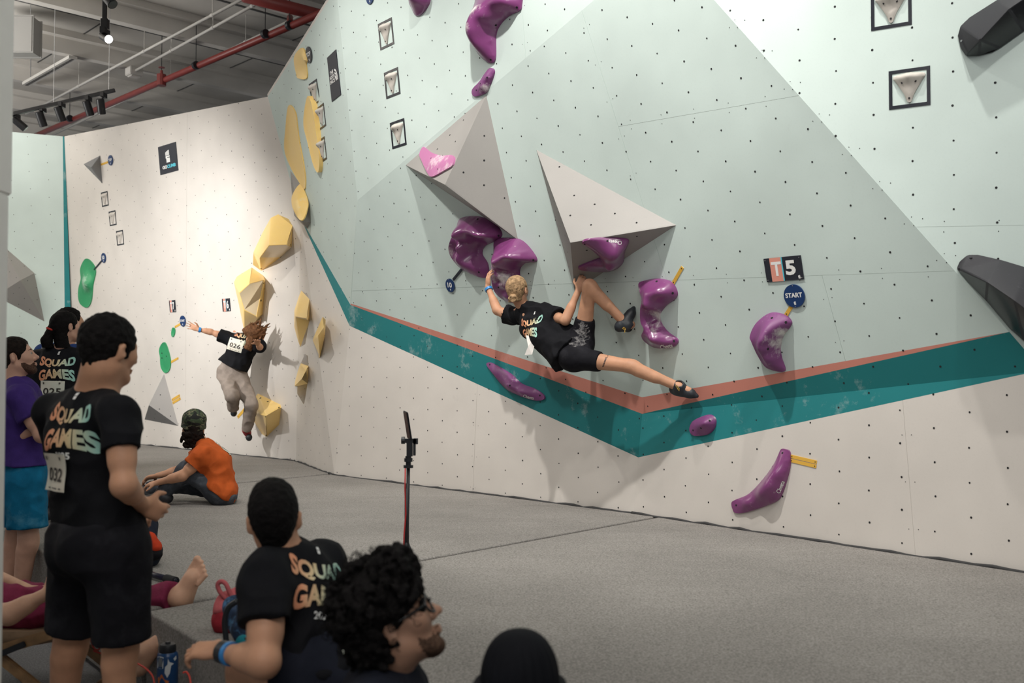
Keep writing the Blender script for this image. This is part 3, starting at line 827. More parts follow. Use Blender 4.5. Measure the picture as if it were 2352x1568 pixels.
hs2 = H(hold_px('climbing_hold', PC, [(1135, 553), (1152, 546), (1192, 550), (1220, 576), (1231, 600), (1206, 604), (1192, 620), (1196, 648), (1210, 672), (1196, 694), (1168, 694, .03), (1142, 678, .06), (1130, 654, .12), (1128, 610, .13), (1133, 580, .08)],
    [(1134, 614, .225), (1150, 606, .21), (1175, 599, .19), (1200, 597, .13), (1224, 598, .05), (1152, 632, .10), (1166, 622, .06), (1186, 616, .04), (1160, 642, .05), (1180, 640, .04), (1128, 592, .17), (1127, 640, .22), (1137, 662, .18), (1158, 682, .10), (1160, 660, .07), (1152, 575, .14), (1188, 573, .12)], M_PUR, [(1160, 640, 12, 16, .8), (1140, 620, 8, 30, .45)]),
    'glossy purple swirl hold gripped by the climber in her left hand', [(1225, 597), (1145, 660)])
hs3 = H(hold_px('climbing_hold', PC, [(1466, 654, .05), (1477, 645, .03), (1509, 640), (1539, 647), (1553, 668), (1551, 685), (1529, 702), (1515, 722), (1518, 743), (1533, 763), (1555, 780), (1551, 794), (1533, 800), (1502, 798), (1480, 784, .05), (1473, 771, .08), (1478, 756, .10), (1471, 739, .11), (1470, 712, .11), (1473, 688, .10)],
    [(1482, 665, .12), (1512, 660, .11), (1538, 670, .07), (1486, 690, .15), (1485, 712, .165), (1484, 735, .17), (1491, 756, .155), (1504, 774, .13), (1530, 786, .07), (1510, 690, .10), (1506, 715, .105), (1506, 742, .105), (1521, 764, .08)], M_PUR, [(1498, 726, 10, 14, .9), (1500, 755, 8, 12, .4)]),
    'purple S shaped hold right of the climber with a yellow tape strip', [(1508, 646), (1545, 673), (1548, 783)])
hs4 = H(hold_px('climbing_hold', PC, [(1722, 772, .07), (1734, 745, .05), (1757, 724, .02), (1776, 718), (1802, 724), (1816, 738), (1814, 750), (1798, 772), (1791, 799), (1794, 823), (1802, 847), (1797, 854), (1773, 850), (1755, 840, .03), (1738, 813, .06), (1726, 786, .08)],
    [(1800, 735, .045), (1784, 748, .09), (1771, 765, .125), (1764, 785, .145), (1762, 805, .145), (1767, 823, .12), (1777, 840, .07), (1796, 764, .045), (1787, 783, .075), (1783, 803, .08), (1786, 824, .055), (1743, 768, .11), (1738, 790, .105), (1751, 818, .10), (1768, 738, .09)], M_PUR2, [(1790, 772, 9, 18, .85), (1783, 800, 8, 26, .85)]),
    'purple crescent starting hold with a chalked white inner side', [(1773, 730), (1805, 740), (1764, 801)])
hs5 = H(hold_px('climbing_hold', PD, [(1583, 985), (1590, 968), (1610, 957), (1630, 952), (1642, 962), (1640, 982), (1625, 997), (1600, 1001), (1588, 997)],
    [(1605, 978, .07), (1622, 972, .08)], M_PUR2, [(1628, 960, 8, 6, .4)]), 'small round purple hold on the teal band', [(1630, 966), (1610, 983), (1592, 988)], r=.007)
hs6 = H(hold_px('climbing_hold', PE, [(1117, 836), (1124, 832), (1138, 838), (1172, 858), (1196, 880), (1226, 892), (1247, 906), (1248, 917), (1226, 919), (1192, 908), (1165, 895), (1145, 875, .02), (1124, 848, .02)],
    [(1135, 848, .06), (1168, 876, .12), (1190, 893, .12), (1205, 893, .08), (1232, 908, .03)], M_PUR2, [(1180, 870, 20, 8, .35)]), 'long violet wedge hold across the teal band below the climber', [(1125, 837), (1171, 885), (1240, 908)], r=.008)
hs7 = H(hold_px('climbing_hold', PD, [(1793, 1032), (1802, 1031), (1813, 1038), (1814, 1065), (1807, 1098), (1795, 1134), (1784, 1150), (1755, 1163), (1715, 1176), (1690, 1178), (1682, 1168), (1680, 1154), (1690, 1147), (1719, 1134), (1748, 1105), (1773, 1072), (1786, 1047)],
    [(1800, 1055, .04), (1785, 1090, .085), (1770, 1120, .1), (1745, 1138, .1), (1712, 1156, .06)], M_PUR, ()), 'purple boomerang hold low on the white wall at the right', [(1797, 1040), (1691, 1160)], r=.007)
hs8 = H(hold_px('climbing_hold', PC1, [(1080, 44, .06), (1074, 68, .08), (1083, 99, .08), (1102, 129, .04), (1123, 144), (1136, 136), (1137, 82), (1146, 58), (1166, 37), (1190, 25), (1196, 14), (1193, -27), (1142, -41), (1101, -20), (1086, 20, .04)],
    [(1188, 8, .07), (1160, 8, .12), (1132, 10, .155), (1110, 24, .17), (1098, 46, .175), (1096, 72, .165), (1104, 100, .125), (1119, 128, .06), (1122, 50, .125), (1126, 88, .09), (1150, 33, .10), (1160, -20, .09), (1112, -6, .10)], M_PUR, [(1105, 25, 16, 10, .8), (1100, 65, 8, 16, .5)]),
    'largest glossy purple hold cut off by the top edge', [(1187, 17), (1139, 58), (1127, 137)])
hs9 = H(hold_px('climbing_hold', PC1, [(938, -2), (945, 20), (955, 36), (970, 29), (986, 0), (978, -40), (945, -40)], [(960, 5, .1), (962, -20, .12)], M_PUR, ()), 'dark purple hold tip at the top edge above the framed holds')
hs10 = H(hold_px('climbing_hold', PC1, [(1125, 156), (1134, 165), (1123, 197), (1113, 214), (1088, 221), (1084, 206), (1101, 187), (1112, 170)], [(1105, 200, .05), (1120, 180, .045)], M_PUR2, [(1105, 200, 12, 12, .55)]), 'small chalky violet hold just above the grey pyramid tip', [(1119, 178), (1103, 192), (1094, 207)], r=.007)
Pv1 = v1f[0][0]
hs11 = H(hold_px('climbing_hold', Pv1, [(972, 337), (989, 349), (1013, 357), (1040, 357), (1039, 378), (1020, 391), (993, 405), (982, 398), (969, 371), (963, 354)], [(990, 375, .035), (1015, 372, .03)], M_PINK, [(990, 360, 20, 12, .5), (1010, 380, 20, 8, .4)]), 'flat chalky pink hold on the left face of a grey volume', [(990, 363), (1005, 388)], r=.006)
Pv2 = v2f[1][0]
hs12 = H(hold_px('climbing_hold', Pv2, [(1337, 559), (1352, 551), (1393, 549), (1441, 552), (1441, 566), (1435, 579), (1431, 606), (1417, 620), (1386, 625), (1342, 622), (1328, 617), (1339, 610), (1370, 598), (1380, 592), (1356, 572)],
    [(1415, 575, .10), (1415, 598, .13), (1390, 570, .07), (1385, 613, .09), (1355, 560, .03)], M_PUR, [(1410, 612, 6, 4, .6)]), 'dark purple hold on the underside of a grey volume', [(1343, 561), (1395, 553)], r=.007)
# the right hand's small grip
Pv2b = v2f[1][0]
# yellow holds
PB3 = Plane(B_a + (PB.n + PB2.n).normalized() * 0.05, PB.n + PB2.n)
Y = [
 (PB2, [(694, 110), (675, 131), (680, 170), (685, 180), (704, 179), (702, 146), (706, 139)], [(690, 140, .09), (693, 165, .08)], 'topmost small yellow hold near the black TOP marker'),
 (PB2, [(662, 243), (677, 257), (682, 289), (687, 327), (696, 374), (701, 415), (699, 434), (689, 422), (667, 384), (653, 344), (655, 299)], [(667, 280, .14), (669, 330, .2), (680, 380, .13)], 'long yellow banana hold nearest the back wall'),
 (PB3, [(706, 221), (714, 235), (721, 272), (728, 323), (733, 367), (730, 396), (719, 378), (706, 327), (697, 289), (699, 252)], [(708, 265, .1), (713, 310, .13), (724, 360, .09)], 'long slim yellow hold beside the framed white holds'),
 (v6f[4][0], [(690, 422), (701, 443), (707, 467), (701, 494), (692, 506), (680, 494), (670, 470), (672, 446)], [(688, 455, .05), (688, 478, .05)], 'pale yellow leaf shaped hold on a narrow grey volume'),
]
for P, ol, ct, lab in Y:
    H(hold_px('climbing_hold', P, ol, ct, M_YEL, [(ct[0][0], ct[0][1], 10, 20, .25)], back=0.13 if P is PB3 else 0.0), lab)
# faceted yellow shells: outline on the wall, ridge line standing out
def shell(P, outline, ridge, faces, label, fm=None, chalk=None):
    vs = [(u, v, 0.0) for u, v in outline] + list(ridge)
    o = facet_px('climbing_hold', P, vs, faces, M_YEL, chalk, 0.012, [M_YEL, M_BONEY], fm)
    tag(o, label, 'climbing hold'); return o
M_BONEY = hold_mat('pale_smooth_fibreglass', (0.80, 0.65, 0.43), 0.3, 0.3, (0.74, 0.66, 0.54))
ys5 = shell(PA, [(639, 492), (663, 503), (672, 518), (670, 567), (643, 592), (600, 622), (581, 608), (582, 579), (602, 536), (622, 500)],
    [(596, 592, .26), (617, 563, .34), (660, 562, .20)],
    [(7, 8, 9, 11, 10), (9, 0, 1, 2, 12, 11), (2, 3, 12), (3, 4, 10, 11, 12), (4, 5, 10), (5, 6, 7, 10)], 'upper of the two big yellow shell holds above the jumping climber', [0, 0, 0, 1, 0, 0])
ys6 = shell(PA, [(544, 635), (578, 614), (604, 632), (610, 644), (603, 722), (579, 748), (560, 757), (549, 701), (537, 648)],
    [(549, 672, .28), (575, 650, .34), (604, 645, .12), (560, 712, .24), (590, 728, .14)],
    [(8, 0, 9), (0, 1, 10, 9), (1, 2, 3, 11, 10), (9, 10, 11, 13, 12), (3, 4, 13, 11), (4, 5, 6, 12, 13), (6, 7, 8, 9, 12)], 'lower of the two big yellow shell holds behind the jumping climber', [0, 0, 0, 1, 0, 0, 0])
ys7 = shell(PW2, [(692, 667), (707, 676), (712, 691), (711, 735), (701, 790), (690, 797), (675, 759), (675, 708)], [(678, 726, .13), (705, 731, .13)],
    [(7, 0, 1, 2, 9, 8), (2, 3, 9), (3, 4, 5, 6, 8, 9), (6, 7, 8)], 'upper left yellow angular hold of the three on the return wall')
ys8 = shell(PW2, [(741, 727), (748, 734), (747, 766), (735, 820), (731, 824), (718, 780)], [(733, 770, .1), (743, 752, .08)],
    [(5, 0, 7, 6), (0, 1, 2, 7), (2, 3, 6, 7), (3, 4, 5, 6)], 'slim yellow angular hold furthest right of the three on the return wall')
ys9 = shell(PW2, [(701, 812), (707, 817), (709, 843), (707, 877), (699, 926), (697, 928), (673, 887), (675, 877), (690, 836)], [(694, 868, .13), (704, 850, .08)],
    [(6, 7, 8, 10, 9), (8, 0, 1, 2, 10), (2, 3, 10), (3, 4, 5, 6, 9, 10)], 'lowest yellow angular hold of the three on the return wall')
ys10 = shell(PA, [(592, 903), (644, 929), (646, 936), (641, 975), (612, 1003), (601, 996), (572, 950), (578, 925)], [(596, 952, .26), (612, 955, .30), (640, 938, .12)],
    [(7, 0, 9, 8), (0, 1, 2, 10, 9), (2, 3, 4, 9, 10), (4, 5, 6, 8, 9), (6, 7, 8)], 'yellow shell hold lowest on the back wall by the jumping climber')
bolts(ys10, [(598, 914), (615, 922), (640, 935), (610, 957), (636, 985), (612, 999)], 0.012)
bolts(ys5, [(645, 590), (667, 562), (600, 617)], 0.012); bolts(ys6, [(600, 690), (606, 650)], 0.012)
# green holds
H(hold_px('climbing_hold', PA, [(196, 594), (211, 603), (219, 623), (213, 654), (209, 691), (199, 706), (184, 698), (179, 681), (180, 661), (185, 640), (184, 616)], [(200, 612, .15), (203, 630, .2), (196, 655, .1), (194, 680, .17)], M_GRN, [(190, 650, 8, 18, .7)]), 'big green peanut shaped hold with a ten marker')
H(hold_px('climbing_hold', PA, [(397, 752), (401, 757), (400, 768), (396, 774), (393, 768), (394, 757)], [(397, 763, .06)], M_GRN, ()), 'tiny green hold just under the far START marker')
H(hold_px('climbing_hold', PA, [(377, 786), (384, 799), (391, 829), (388, 850), (378, 856), (369, 843), (367, 819), (365, 805), (369, 792)], [(376, 808, .12), (379, 835, .14)], M_GRN, ()), 'green potato shaped hold right above a grey pyramid', [(372, 811), (382, 818), (372, 822)], r=.01)
# black holds
o = facet_px('climbing_hold', PG, [(2200, 82, .01), (2206, 60, .01), (2227, 40, .01), (2290, 0, .01), (2402, -68, .01), (2470, -40, .01), (2440, 20, .01), (2352, 71, .01), (2297, 110, .01), (2279, 120, .01), (2249, 128, .01), (2220, 129, .01), (2207, 112, .01), (2222, 124, .05), (2251, 92, .17), (2317, 20, .2), (2420, -50, .15)],
    [(12, 0, 1, 14, 13), (1, 2, 3, 15, 14), (3, 4, 16, 15), (4, 5, 16), (5, 6, 16), (6, 7, 15, 16), (7, 8, 14, 15), (8, 9, 10, 14), (10, 11, 13, 14), (11, 12, 13)], M_BLKH, None, 0.008, [M_BLKH, M_BLKS], [0, 0, 0, 0, 1, 1, 1, 1, 1, 0])
tag(o, 'black pointed hold cut by the top right corner', 'climbing hold')
bolts(o, [(2208, 94)], 0.006, M_STEEL, 'bolt'); bolts(o, [(2300, 77)], 0.02, M_STEEL, 'washer')
o = facet_px('climbing_hold', PG, [(2197, 617, .01), (2204, 601, .01), (2222, 585, .01), (2246, 585, .01), (2300, 597, .01), (2360, 615, .01), (2500, 690, .01), (2500, 890, .01), (2352, 783, .01), (2320, 755, .01), (2265, 690, .01), (2225, 650, .01), (2206, 618, .05), (2268, 648, .25), (2330, 690, .32), (2450, 780, .3)],
    [(0, 1, 2, 12), (2, 3, 4, 13, 12), (4, 5, 14, 13), (5, 6, 15, 14), (6, 7, 15), (7, 8, 14, 15), (8, 9, 10, 13, 14), (10, 11, 0, 12, 13)], M_BLKH, None, 0.01, [M_BLKH, M_BLKS], [0, 0, 0, 0, 0, 1, 1, 1])
tag(o, 'big black wedge hold at the right edge over the teal band', 'climbing hold')
bolts(o, [(2230, 592), (2203, 618)], 0.008)

# brand lettering on the holds
def txt_on(o, body, u, v, u2, v2, P, hgt, m=M_WTXT, flip=False):
    a, n = pick(o, u, v); b, _ = pick(o, u2, v2)
    if a is None or b is None: return
    ex = (b - a).normalized(); n = P.n; ey = n.cross(ex).normalized()
    if flip: ey = -ey
    vs, fs, w, h = text_geo(body, 0.02)
    n = -ray((u + u2) / 2, (v + v2) / 2).normalized(); ex = (ex - n * ex.dot(n)).normalized()
    put_text('lettering', body, (a + b) / 2, ex, n.cross(ex), (b - a).length, hgt, m, o, o, 0.003, 0.012)
txt_on(hs12, 'Cheeta', 1428, 558, 1398, 554, Pv2, 0.028)
txt_on(hs3, 'Cheeta', 1518, 797, 1543, 793, PC, 0.03)
txt_on(hs6, 'Cheeta', 1203, 909, 1225, 914, PE, 0.026)
txt_on(hs7, 'Cheeta', 1787, 1131, 1798, 1105, PD, 0.028)

# framed bone-coloured zone holds
def zone(P, u, v, size, label, sc=1.0, rot=0.0):
    c = P.img2(u, v); root = empty('framed_hold', P.p3(c.x, c.y))
    cr, sr = math.cos(rot), math.sin(rot)
    def L(x, y, h=0): return P.p3(c.x + x * cr - y * sr, c.y + x * sr + y * cr, h)
    s = size / 2; w = size * 0.085
    for k, (x0, y0, x1, y1) in enumerate(((-s, s - w, s, s), (-s, -s, s, -s + w), (-s, -s + w, -s + w, s - w), (s - w, -s + w, s, s - w))):
        bm = bmesh.new(); bm_prism(bm, [L(x0, y0, .004), L(x1, y0, .004), L(x1, y1, .004), L(x0, y1, .004)], P.n, 0.004); reparent(from_bm('tape_border', bm, M_TAPE), root)
    k = size * 0.39
    ol = [(-1, .72), (-.85, .88), (0, .98), (.85, .88), (1, .72), (.8, .4), (.35, -.35), (.15, -.85), (0, -.98), (-.15, -.85), (-.35, -.35), (-.8, .4)]
    ct = [(-.7, .68, .05), (0, .78, .075), (.7, .68, .05), (0, .2, .04), (0, -.5, .035), (-.4, .35, .03), (.4, .35, .03)]
    tr = lambda q, h: (c.x + q[0] * k * cr - q[1] * k * sr, c.y + q[0] * k * sr + q[1] * k * cr, h)
    o = hold_local('hold_body', P, [tr(q, .012) for q in ol], [tr(q, q[2] * size / 0.23) for q in ct], M_BONE, cells=18, n=4)
    reparent(o, root)
    for x, y in ((-.42, .32), (.42, .32), (0, -.72)):
        q = tr((x, y), 0); p0 = P.p3(q[0], q[1], 0.0); T = bvh_of_w(o)
        loc, n, i, t = T.ray_cast(p0 + P.n * 0.3, -P.n)
        if loc is not None:
            bm = bmesh.new(); bm_cyl(bm, loc - P.n * 0.003, loc + P.n * 0.002, 0.006, n=8); reparent(from_bm('bolt_hole', bm, M_HOLE), root)
    tag(root, label, 'climbing hold', 'framed zone holds'); return root
def bvh_of_w(o):
    T = Matrix.Translation(o.location) if o.parent is None else Matrix.Translation(o.parent.location) @ o.matrix_parent_inverse @ Matrix.Translation(o.location)
    return BVHTree.FromPolygons([T @ v.co for v in o.data.vertices], [tuple(p.vertices) for p in o.data.polygons])
M_TAPE = mat('black_tape', (0.012, 0.014, 0.022), 0.25)
for P, sz, lst in ((PC1, 0.24, ((887, 78, 'top one of three black framed bone holds on the mint wall'), (901, 191, 'middle one of three black framed bone holds on the mint wall'), (915, 307, 'bottom one of three black framed bone holds on the mint wall'))),
                   (PB2, 0.24, ((723, 213, 'top framed bone hold beside the long yellow holds'),)), (PB, 0.24, ((739, 268, 'middle framed bone hold beside the long yellow holds'), (741, 344, 'bottom framed bone hold beside the long yellow holds'))),
                   (PA, 0.215, ((241, 457, 'top framed bone hold on the white back wall'), (259, 501, 'middle framed bone hold on the white back wall'), (276, 546, 'bottom framed bone hold on the white back wall'))),
                   (PG, 0.225, ((2047, 20, 'black framed bone hold cut off by the top edge at the right'), (2089, 202, 'black framed bone hold whole at the upper right')))):
    for u, v, lab in lst: zone(P, u, v, sz, lab)

# ------------------------------------------------------------------ people: soft-union distance fields turned into one surface
from mathutils import noise as mnoise
def V3(x): return np.array((x[0], x[1], x[2]), dtype=np.float64)
def nrm(x): x = V3(x); return x / np.linalg.norm(x)
class Sdf:
    def __init__(s, pts, pad, res):
        p = np.array([V3(q) for q in pts]); s.lo = p.min(0) - pad; s.res = res
        s.n = np.ceil((p.max(0) + pad - s.lo) / res).astype(int) + 1
        s.d = np.full(s.n, 0.2, np.float32)
    def _box(s, lo, hi):
        a = np.maximum(np.floor((lo - s.lo) / s.res).astype(int), 0); b = np.minimum(np.ceil((hi - s.lo) / s.res).astype(int) + 1, s.n)
        if np.any(b <= a): return None
        ax = [(s.lo[i] + np.arange(a[i], b[i]) * s.res).astype(np.float32) for i in range(3)]
        return tuple(slice(a[i], b[i]) for i in range(3)), ax[0][:, None, None], ax[1][None, :, None], ax[2][None, None, :]
    def _put(s, sl, nd, k, op):
        d = s.d[sl]
        if op == 'u':
            if k > 0:
                h = np.clip(0.5 + 0.5 * (d - nd) / k, 0, 1); s.d[sl] = d + (nd - d) * h - k * h * (1 - h)
            else: s.d[sl] = np.minimum(d, nd)
        else:
            if k > 0:
                h = np.clip(0.5 - 0.5 * (d + nd) / k, 0, 1); s.d[sl] = d + (-nd - d) * h + k * h * (1 - h)
            else: s.d[sl] = np.maximum(d, -nd)
    def cone(s, a, b, ra, rb=None, k=0.02, op='u', flat=None, cut=False, cuta=False):
        a = V3(a); b = V3(b); rb = ra if rb is None else rb; pad = max(ra, rb) * (1.0 if not flat else max(1, 1 / flat[1])) + max(k, 0.01) + s.res * 2
        bx = s._box(np.minimum(a, b) - pad, np.maximum(a, b) + pad)
        if bx is None: return
        sl, X, Yy, Z = bx; ba = b - a; L2 = float(ba @ ba) + 1e-9
        px, py, pz = X - a[0], Yy - a[1], Z - a[2]
        dt = (px * ba[0] + py * ba[1] + pz * ba[2]) / L2
        t = np.clip(dt, 0, 1)
        qx, qy, qz = px - t * ba[0], py - t * ba[1], pz - t * ba[2]
        if flat:
            n = nrm(flat[0]); c = (qx * n[0] + qy * n[1] + qz * n[2]) * (flat[1] - 1)
            qx, qy, qz = qx + c * n[0], qy + c * n[1], qz + c * n[2]
        nd = np.sqrt(qx * qx + qy * qy + qz * qz) - (ra + (rb - ra) * t)
        L = math.sqrt(L2)
        if cut: nd = np.maximum(nd, (dt - 1) * L)
        if cuta: nd = np.maximum(nd, -dt * L)
        s._put(sl, nd.astype(np.float32), k, op)
    def ell(s, c, r, ax=None, k=0.02, op='u'):
        c = V3(c); r = np.array(r, float); A = np.eye(3) if ax is None else np.array([nrm(q) for q in ax])
        pad = max(r) + max(k, 0.01) + s.res * 2
        bx = s._box(c - pad, c + pad)
        if bx is None: return
        sl, X, Yy, Z = bx; px, py, pz = X - c[0], Yy - c[1], Z - c[2]
        k0 = 0; k1 = 0
        for i in range(3):
            q = (px * A[i][0] + py * A[i][1] + pz * A[i][2]); k0 = k0 + (q / r[i]) ** 2; k1 = k1 + (q / r[i] ** 2) ** 2
        k0 = np.sqrt(k0); k1 = np.sqrt(k1) + 1e-6
        s._put(sl, (k0 * (k0 - 1) / k1).astype(np.float32), k, op)
    def plane(s, p, n, keep=1):
        """keep the side the normal points to"""
        n = nrm(n) * keep; p = V3(p)
        ax = [(s.lo[i] + np.arange(s.n[i]) * s.res).astype(np.float32) for i in range(3)]
        nd = -((ax[0] - p[0])[:, None, None] * n[0] + (ax[1] - p[1])[None, :, None] * n[1] + (ax[2] - p[2])[None, None, :] * n[2])
        s.d = np.maximum(s.d, nd.astype(np.float32))
    def mesh(s):
        d = s.d; sg = d < 0
        c = np.zeros(tuple(x - 1 for x in d.shape), np.int8)
        for i in (0, 1):
            for j in (0, 1):
                for k in (0, 1): c += sg[i:d.shape[0] - 1 + i, j:d.shape[1] - 1 + j, k:d.shape[2] - 1 + k]
        act = (c > 0) & (c < 8)
        ijk = np.argwhere(act); idx = np.full(act.shape, -1, np.int32); idx[act] = np.arange(len(ijk))
        off = np.array([(i, j, k) for i in (0, 1) for j in (0, 1) for k in (0, 1)])
        D = np.stack([d[ijk[:, 0] + o[0], ijk[:, 1] + o[1], ijk[:, 2] + o[2]] for o in off], 1)
        acc = np.zeros((len(ijk), 3)); cnt = np.zeros(len(ijk))
        for a in range(8):
            for b in range(a + 1, 8):
                if np.abs(off[a] - off[b]).sum() != 1: continue
                m = (D[:, a] < 0) != (D[:, b] < 0); t = np.zeros(len(ijk)); t[m] = D[m, a] / (D[m, a] - D[m, b])
                acc[m] += off[a] + t[m, None] * (off[b] - off[a]); cnt[m] += 1
        v = s.lo + (ijk + acc / cnt[:, None]) * s.res
        quads = []
        for ax in range(3):
            sh = [slice(None)] * 3; sh2 = [slice(None)] * 3; sh[ax] = slice(0, -1); sh2[ax] = slice(1, None)
            A = sg[tuple(sh)]; B = sg[tuple(sh2)]
            e = np.argwhere(A != B); o1, o2 = [(1, 2), (2, 0), (0, 1)][ax]
            e = e[(e[:, o1] > 0) & (e[:, o2] > 0) & (e[:, o1] < d.shape[o1] - 1) & (e[:, o2] < d.shape[o2] - 1)]
            fl = A[e[:, 0], e[:, 1], e[:, 2]]
            def cell(x, y):
                q = e.copy(); q[:, o1] += x; q[:, o2] += y; return idx[q[:, 0], q[:, 1], q[:, 2]]
            Q = np.stack([cell(-1, -1), cell(0, -1), cell(0, 0), cell(-1, 0)], 1)
            Q[~fl] = Q[~fl][:, ::-1]; quads.append(Q)
        Q = np.concatenate(quads); Q = Q[(Q >= 0).all(1)]
        return v, Q
def np_mesh(name, v, Q, m, origin=None):
    me = bpy.data.meshes.new(name); o_ = V3(origin) if origin is not None else np.zeros(3)
    me.vertices.add(len(v)); me.vertices.foreach_set('co', (v - o_).astype(np.float32).ravel())
    me.loops.add(Q.size); me.loops.foreach_set('vertex_index', Q.astype(np.int32).ravel())
    me.polygons.add(len(Q)); me.polygons.foreach_set('loop_start', np.arange(0, Q.size, 4, dtype=np.int32)); me.polygons.foreach_set('loop_total', np.full(len(Q), 4, np.int32))
    me.polygons.foreach_set('use_smooth', np.ones(len(Q), dtype=bool))
    me.update(); me.validate()
    me.materials.append(m); return me
def relax(v, Q, it=2, lam=0.5):
    """light smoothing of the grid steps"""
    n = len(v)
    E = np.concatenate([Q[:, [0, 1]], Q[:, [1, 2]], Q[:, [2, 3]], Q[:, [3, 0]]]); E = np.concatenate([E, E[:, ::-1]])
    cnt = np.bincount(E[:, 0], minlength=n)[:, None]
    for _ in range(it):
        s_ = np.stack([np.bincount(E[:, 0], weights=v[E[:, 1], i], minlength=n) for i in range(3)], 1)
        v = v + lam * (s_ / np.maximum(cnt, 1) - v)
    return v
def vnormals(v, Q):
    n = np.cross(v[Q[:, 2]] - v[Q[:, 0]], v[Q[:, 3]] - v[Q[:, 1]]); out = np.zeros_like(v)
    for i in range(4):
        for a in range(3): out[:, a] += np.bincount(Q[:, i], weights=n[:, a], minlength=len(v))
    return out / (np.linalg.norm(out, axis=1)[:, None] + 1e-9)
def finish(s, name, m, root, wr=0.0, wscale=9.0, wdir=None, it=2, fine=0.0, fscale=60, bias=0.0):
    v, Q = s.mesh()
    if len(v) == 0: return None
    v = relax(v, Q, it)
    if wr or fine:
        n = vnormals(v, Q); a = np.zeros(len(v))
        if wr:
            w = v * wscale
            if wdir is not None:
                d = nrm(wdir[0]); w = w + np.outer(v @ d, d) * wscale * (wdir[1] - 1)
            a += wr * np.array([(1 - abs(mnoise.noise(q)) * 2.2) * 0.9 + 0.3 * mnoise.noise(q * 2.3) for q in map(Vector, w)]) - wr * 0.45
        if fine:
            a += fine * np.array([mnoise.noise(q) for q in map(Vector, v * fscale)])
        v = v + n * (a + bias)[:, None]
    me = np_mesh(name, v, Q, m, root.location)
    o = bpy.data.objects.new(name, me); COL.objects.link(o); o.parent = root
    return o
def bvh_obj(o):
    T = o.parent.location if o.parent else Vector()
    return BVHTree.FromPolygons([v.co + T for v in o.data.vertices], [tuple(p.vertices) for p in o.data.polygons])

# body pieces ------------------------------------------------------------
def frame_fu(f, u):
    f = nrm(f); u = V3(u); u = u - f * (u @ f); u /= np.linalg.norm(u); r = np.cross(f, u); return r, f, u
def head_on(s, C, f, u, sc=1.0, k=0.02, neck=None, fem=False):
    r, f, u = frame_fu(f, u); C = V3(C); P = lambda x, y, z: C + (r * x + f * y + u * z) * sc; ax = (r, f, u)
    e = lambda c, rr, kk, op='u': s.ell(P(*c), [q * sc for q in rr], ax, kk, op)
    c = lambda a, b, ra, rb, kk: s.cone(P(*a), P(*b), ra * sc, rb * sc, kk)
    e((0, -.012, .03), (.074, .095, .083), .02)
    e((0, .034, -.005), (.060, .053, .078), .03)
    c((0, .01, -.055), (0, .052, -.092), .046, .026, .03)
    for q in (-1, 1):
        c((q * .048, -.005, -.045), (q * .020, .058, -.090), .018, .016, .02)
        e((q * .038, .055, -.018), (.023, .024, .022), .03)
    e((0, .068, -.098), (.021, .017, .015), .015)
    c((-.030, .076, .022), (.030, .076, .022), .012, .012, .02)
    for q in (-1, 1):
        e((q * .031, .093, .004), (.017, .013, .009), .010, 's')
        e((q * .031, .075, .004), (.0125, .0125, .0125), .004)
    c((0, .084, .014), (0, .110, -.028), .008, .0115, .012)
    c((-.012, .092, -.034), (.012, .092, -.034), .009, .009, .008)
    e((0, .087, -.059), (.022, .011, .006), .006); e((0, .085, -.070), (.019, .011, .007), .006)
    for q in (-1, 1):
        a2 = (r, nrm(f - u * .25), nrm(u + f * .25))
        s.ell(P(q * .081, -.013, -.002), [.0105 * sc, .018 * sc, .031 * sc], (nrm(r - f * .45 * q), nrm(f - u * .25 + r * .45 * q), nrm(u + f * .25)), .006)
        s.ell(P(q * .090, -.006, .002), [.007 * sc, .010 * sc, .017 * sc], a2, .003, 's')
    if neck is not None:
        s.cone(P(0, -.028, -.05), neck, (.050 if fem else .060) * sc, (.054 if fem else .068) * sc, .03)
    return P, ax
def hair_short(root, P, ax, res, m, sc=1.0, thick=0.010, fine=0.005, top=0.012, name='hair', nape=-.072, fs=70, extra=None):
    pts = [P(x, y, z) for x in (-.12, .12) for y in (-.15, .13) for z in (-.12, .16)]
    s = Sdf(pts, 0.01, res)
    s.ell(P(0, -.014, .034 + top * .4), [(.0745 + thick) * sc, (.0965 + thick) * sc, (.083 + thick + top * .6) * sc], ax, .02)
    s.cone(P(0, -.050, -.010), P(0, -.045, nape), .058 * sc, .048 * sc, .02)
    for q in (-1, 1):
        s.cone(P(q * .060, .010, .03), P(q * .066, .016, -.012), .020 * sc, .010 * sc, .01)
    if extra: extra(s)
    # face opening, ears free
    r, f, u = ax
    s.ell(P(0, .105, -.005), [.068 * sc, .062 * sc, .088 * sc], ax, .012, 's')
    s.ell(P(0, .045, -.085), [.10 * sc, .075 * sc, .085 * sc], ax, .012, 's')
    for q in (-1, 1): s.ell(P(q * .088, -.008, -.004), [.028 * sc, .024 * sc, .038 * sc], ax, .008, 's')
    s.plane(P(0, 0, nape), u)
    return finish(s, name, m, root, fine=fine, fscale=fs, it=1)
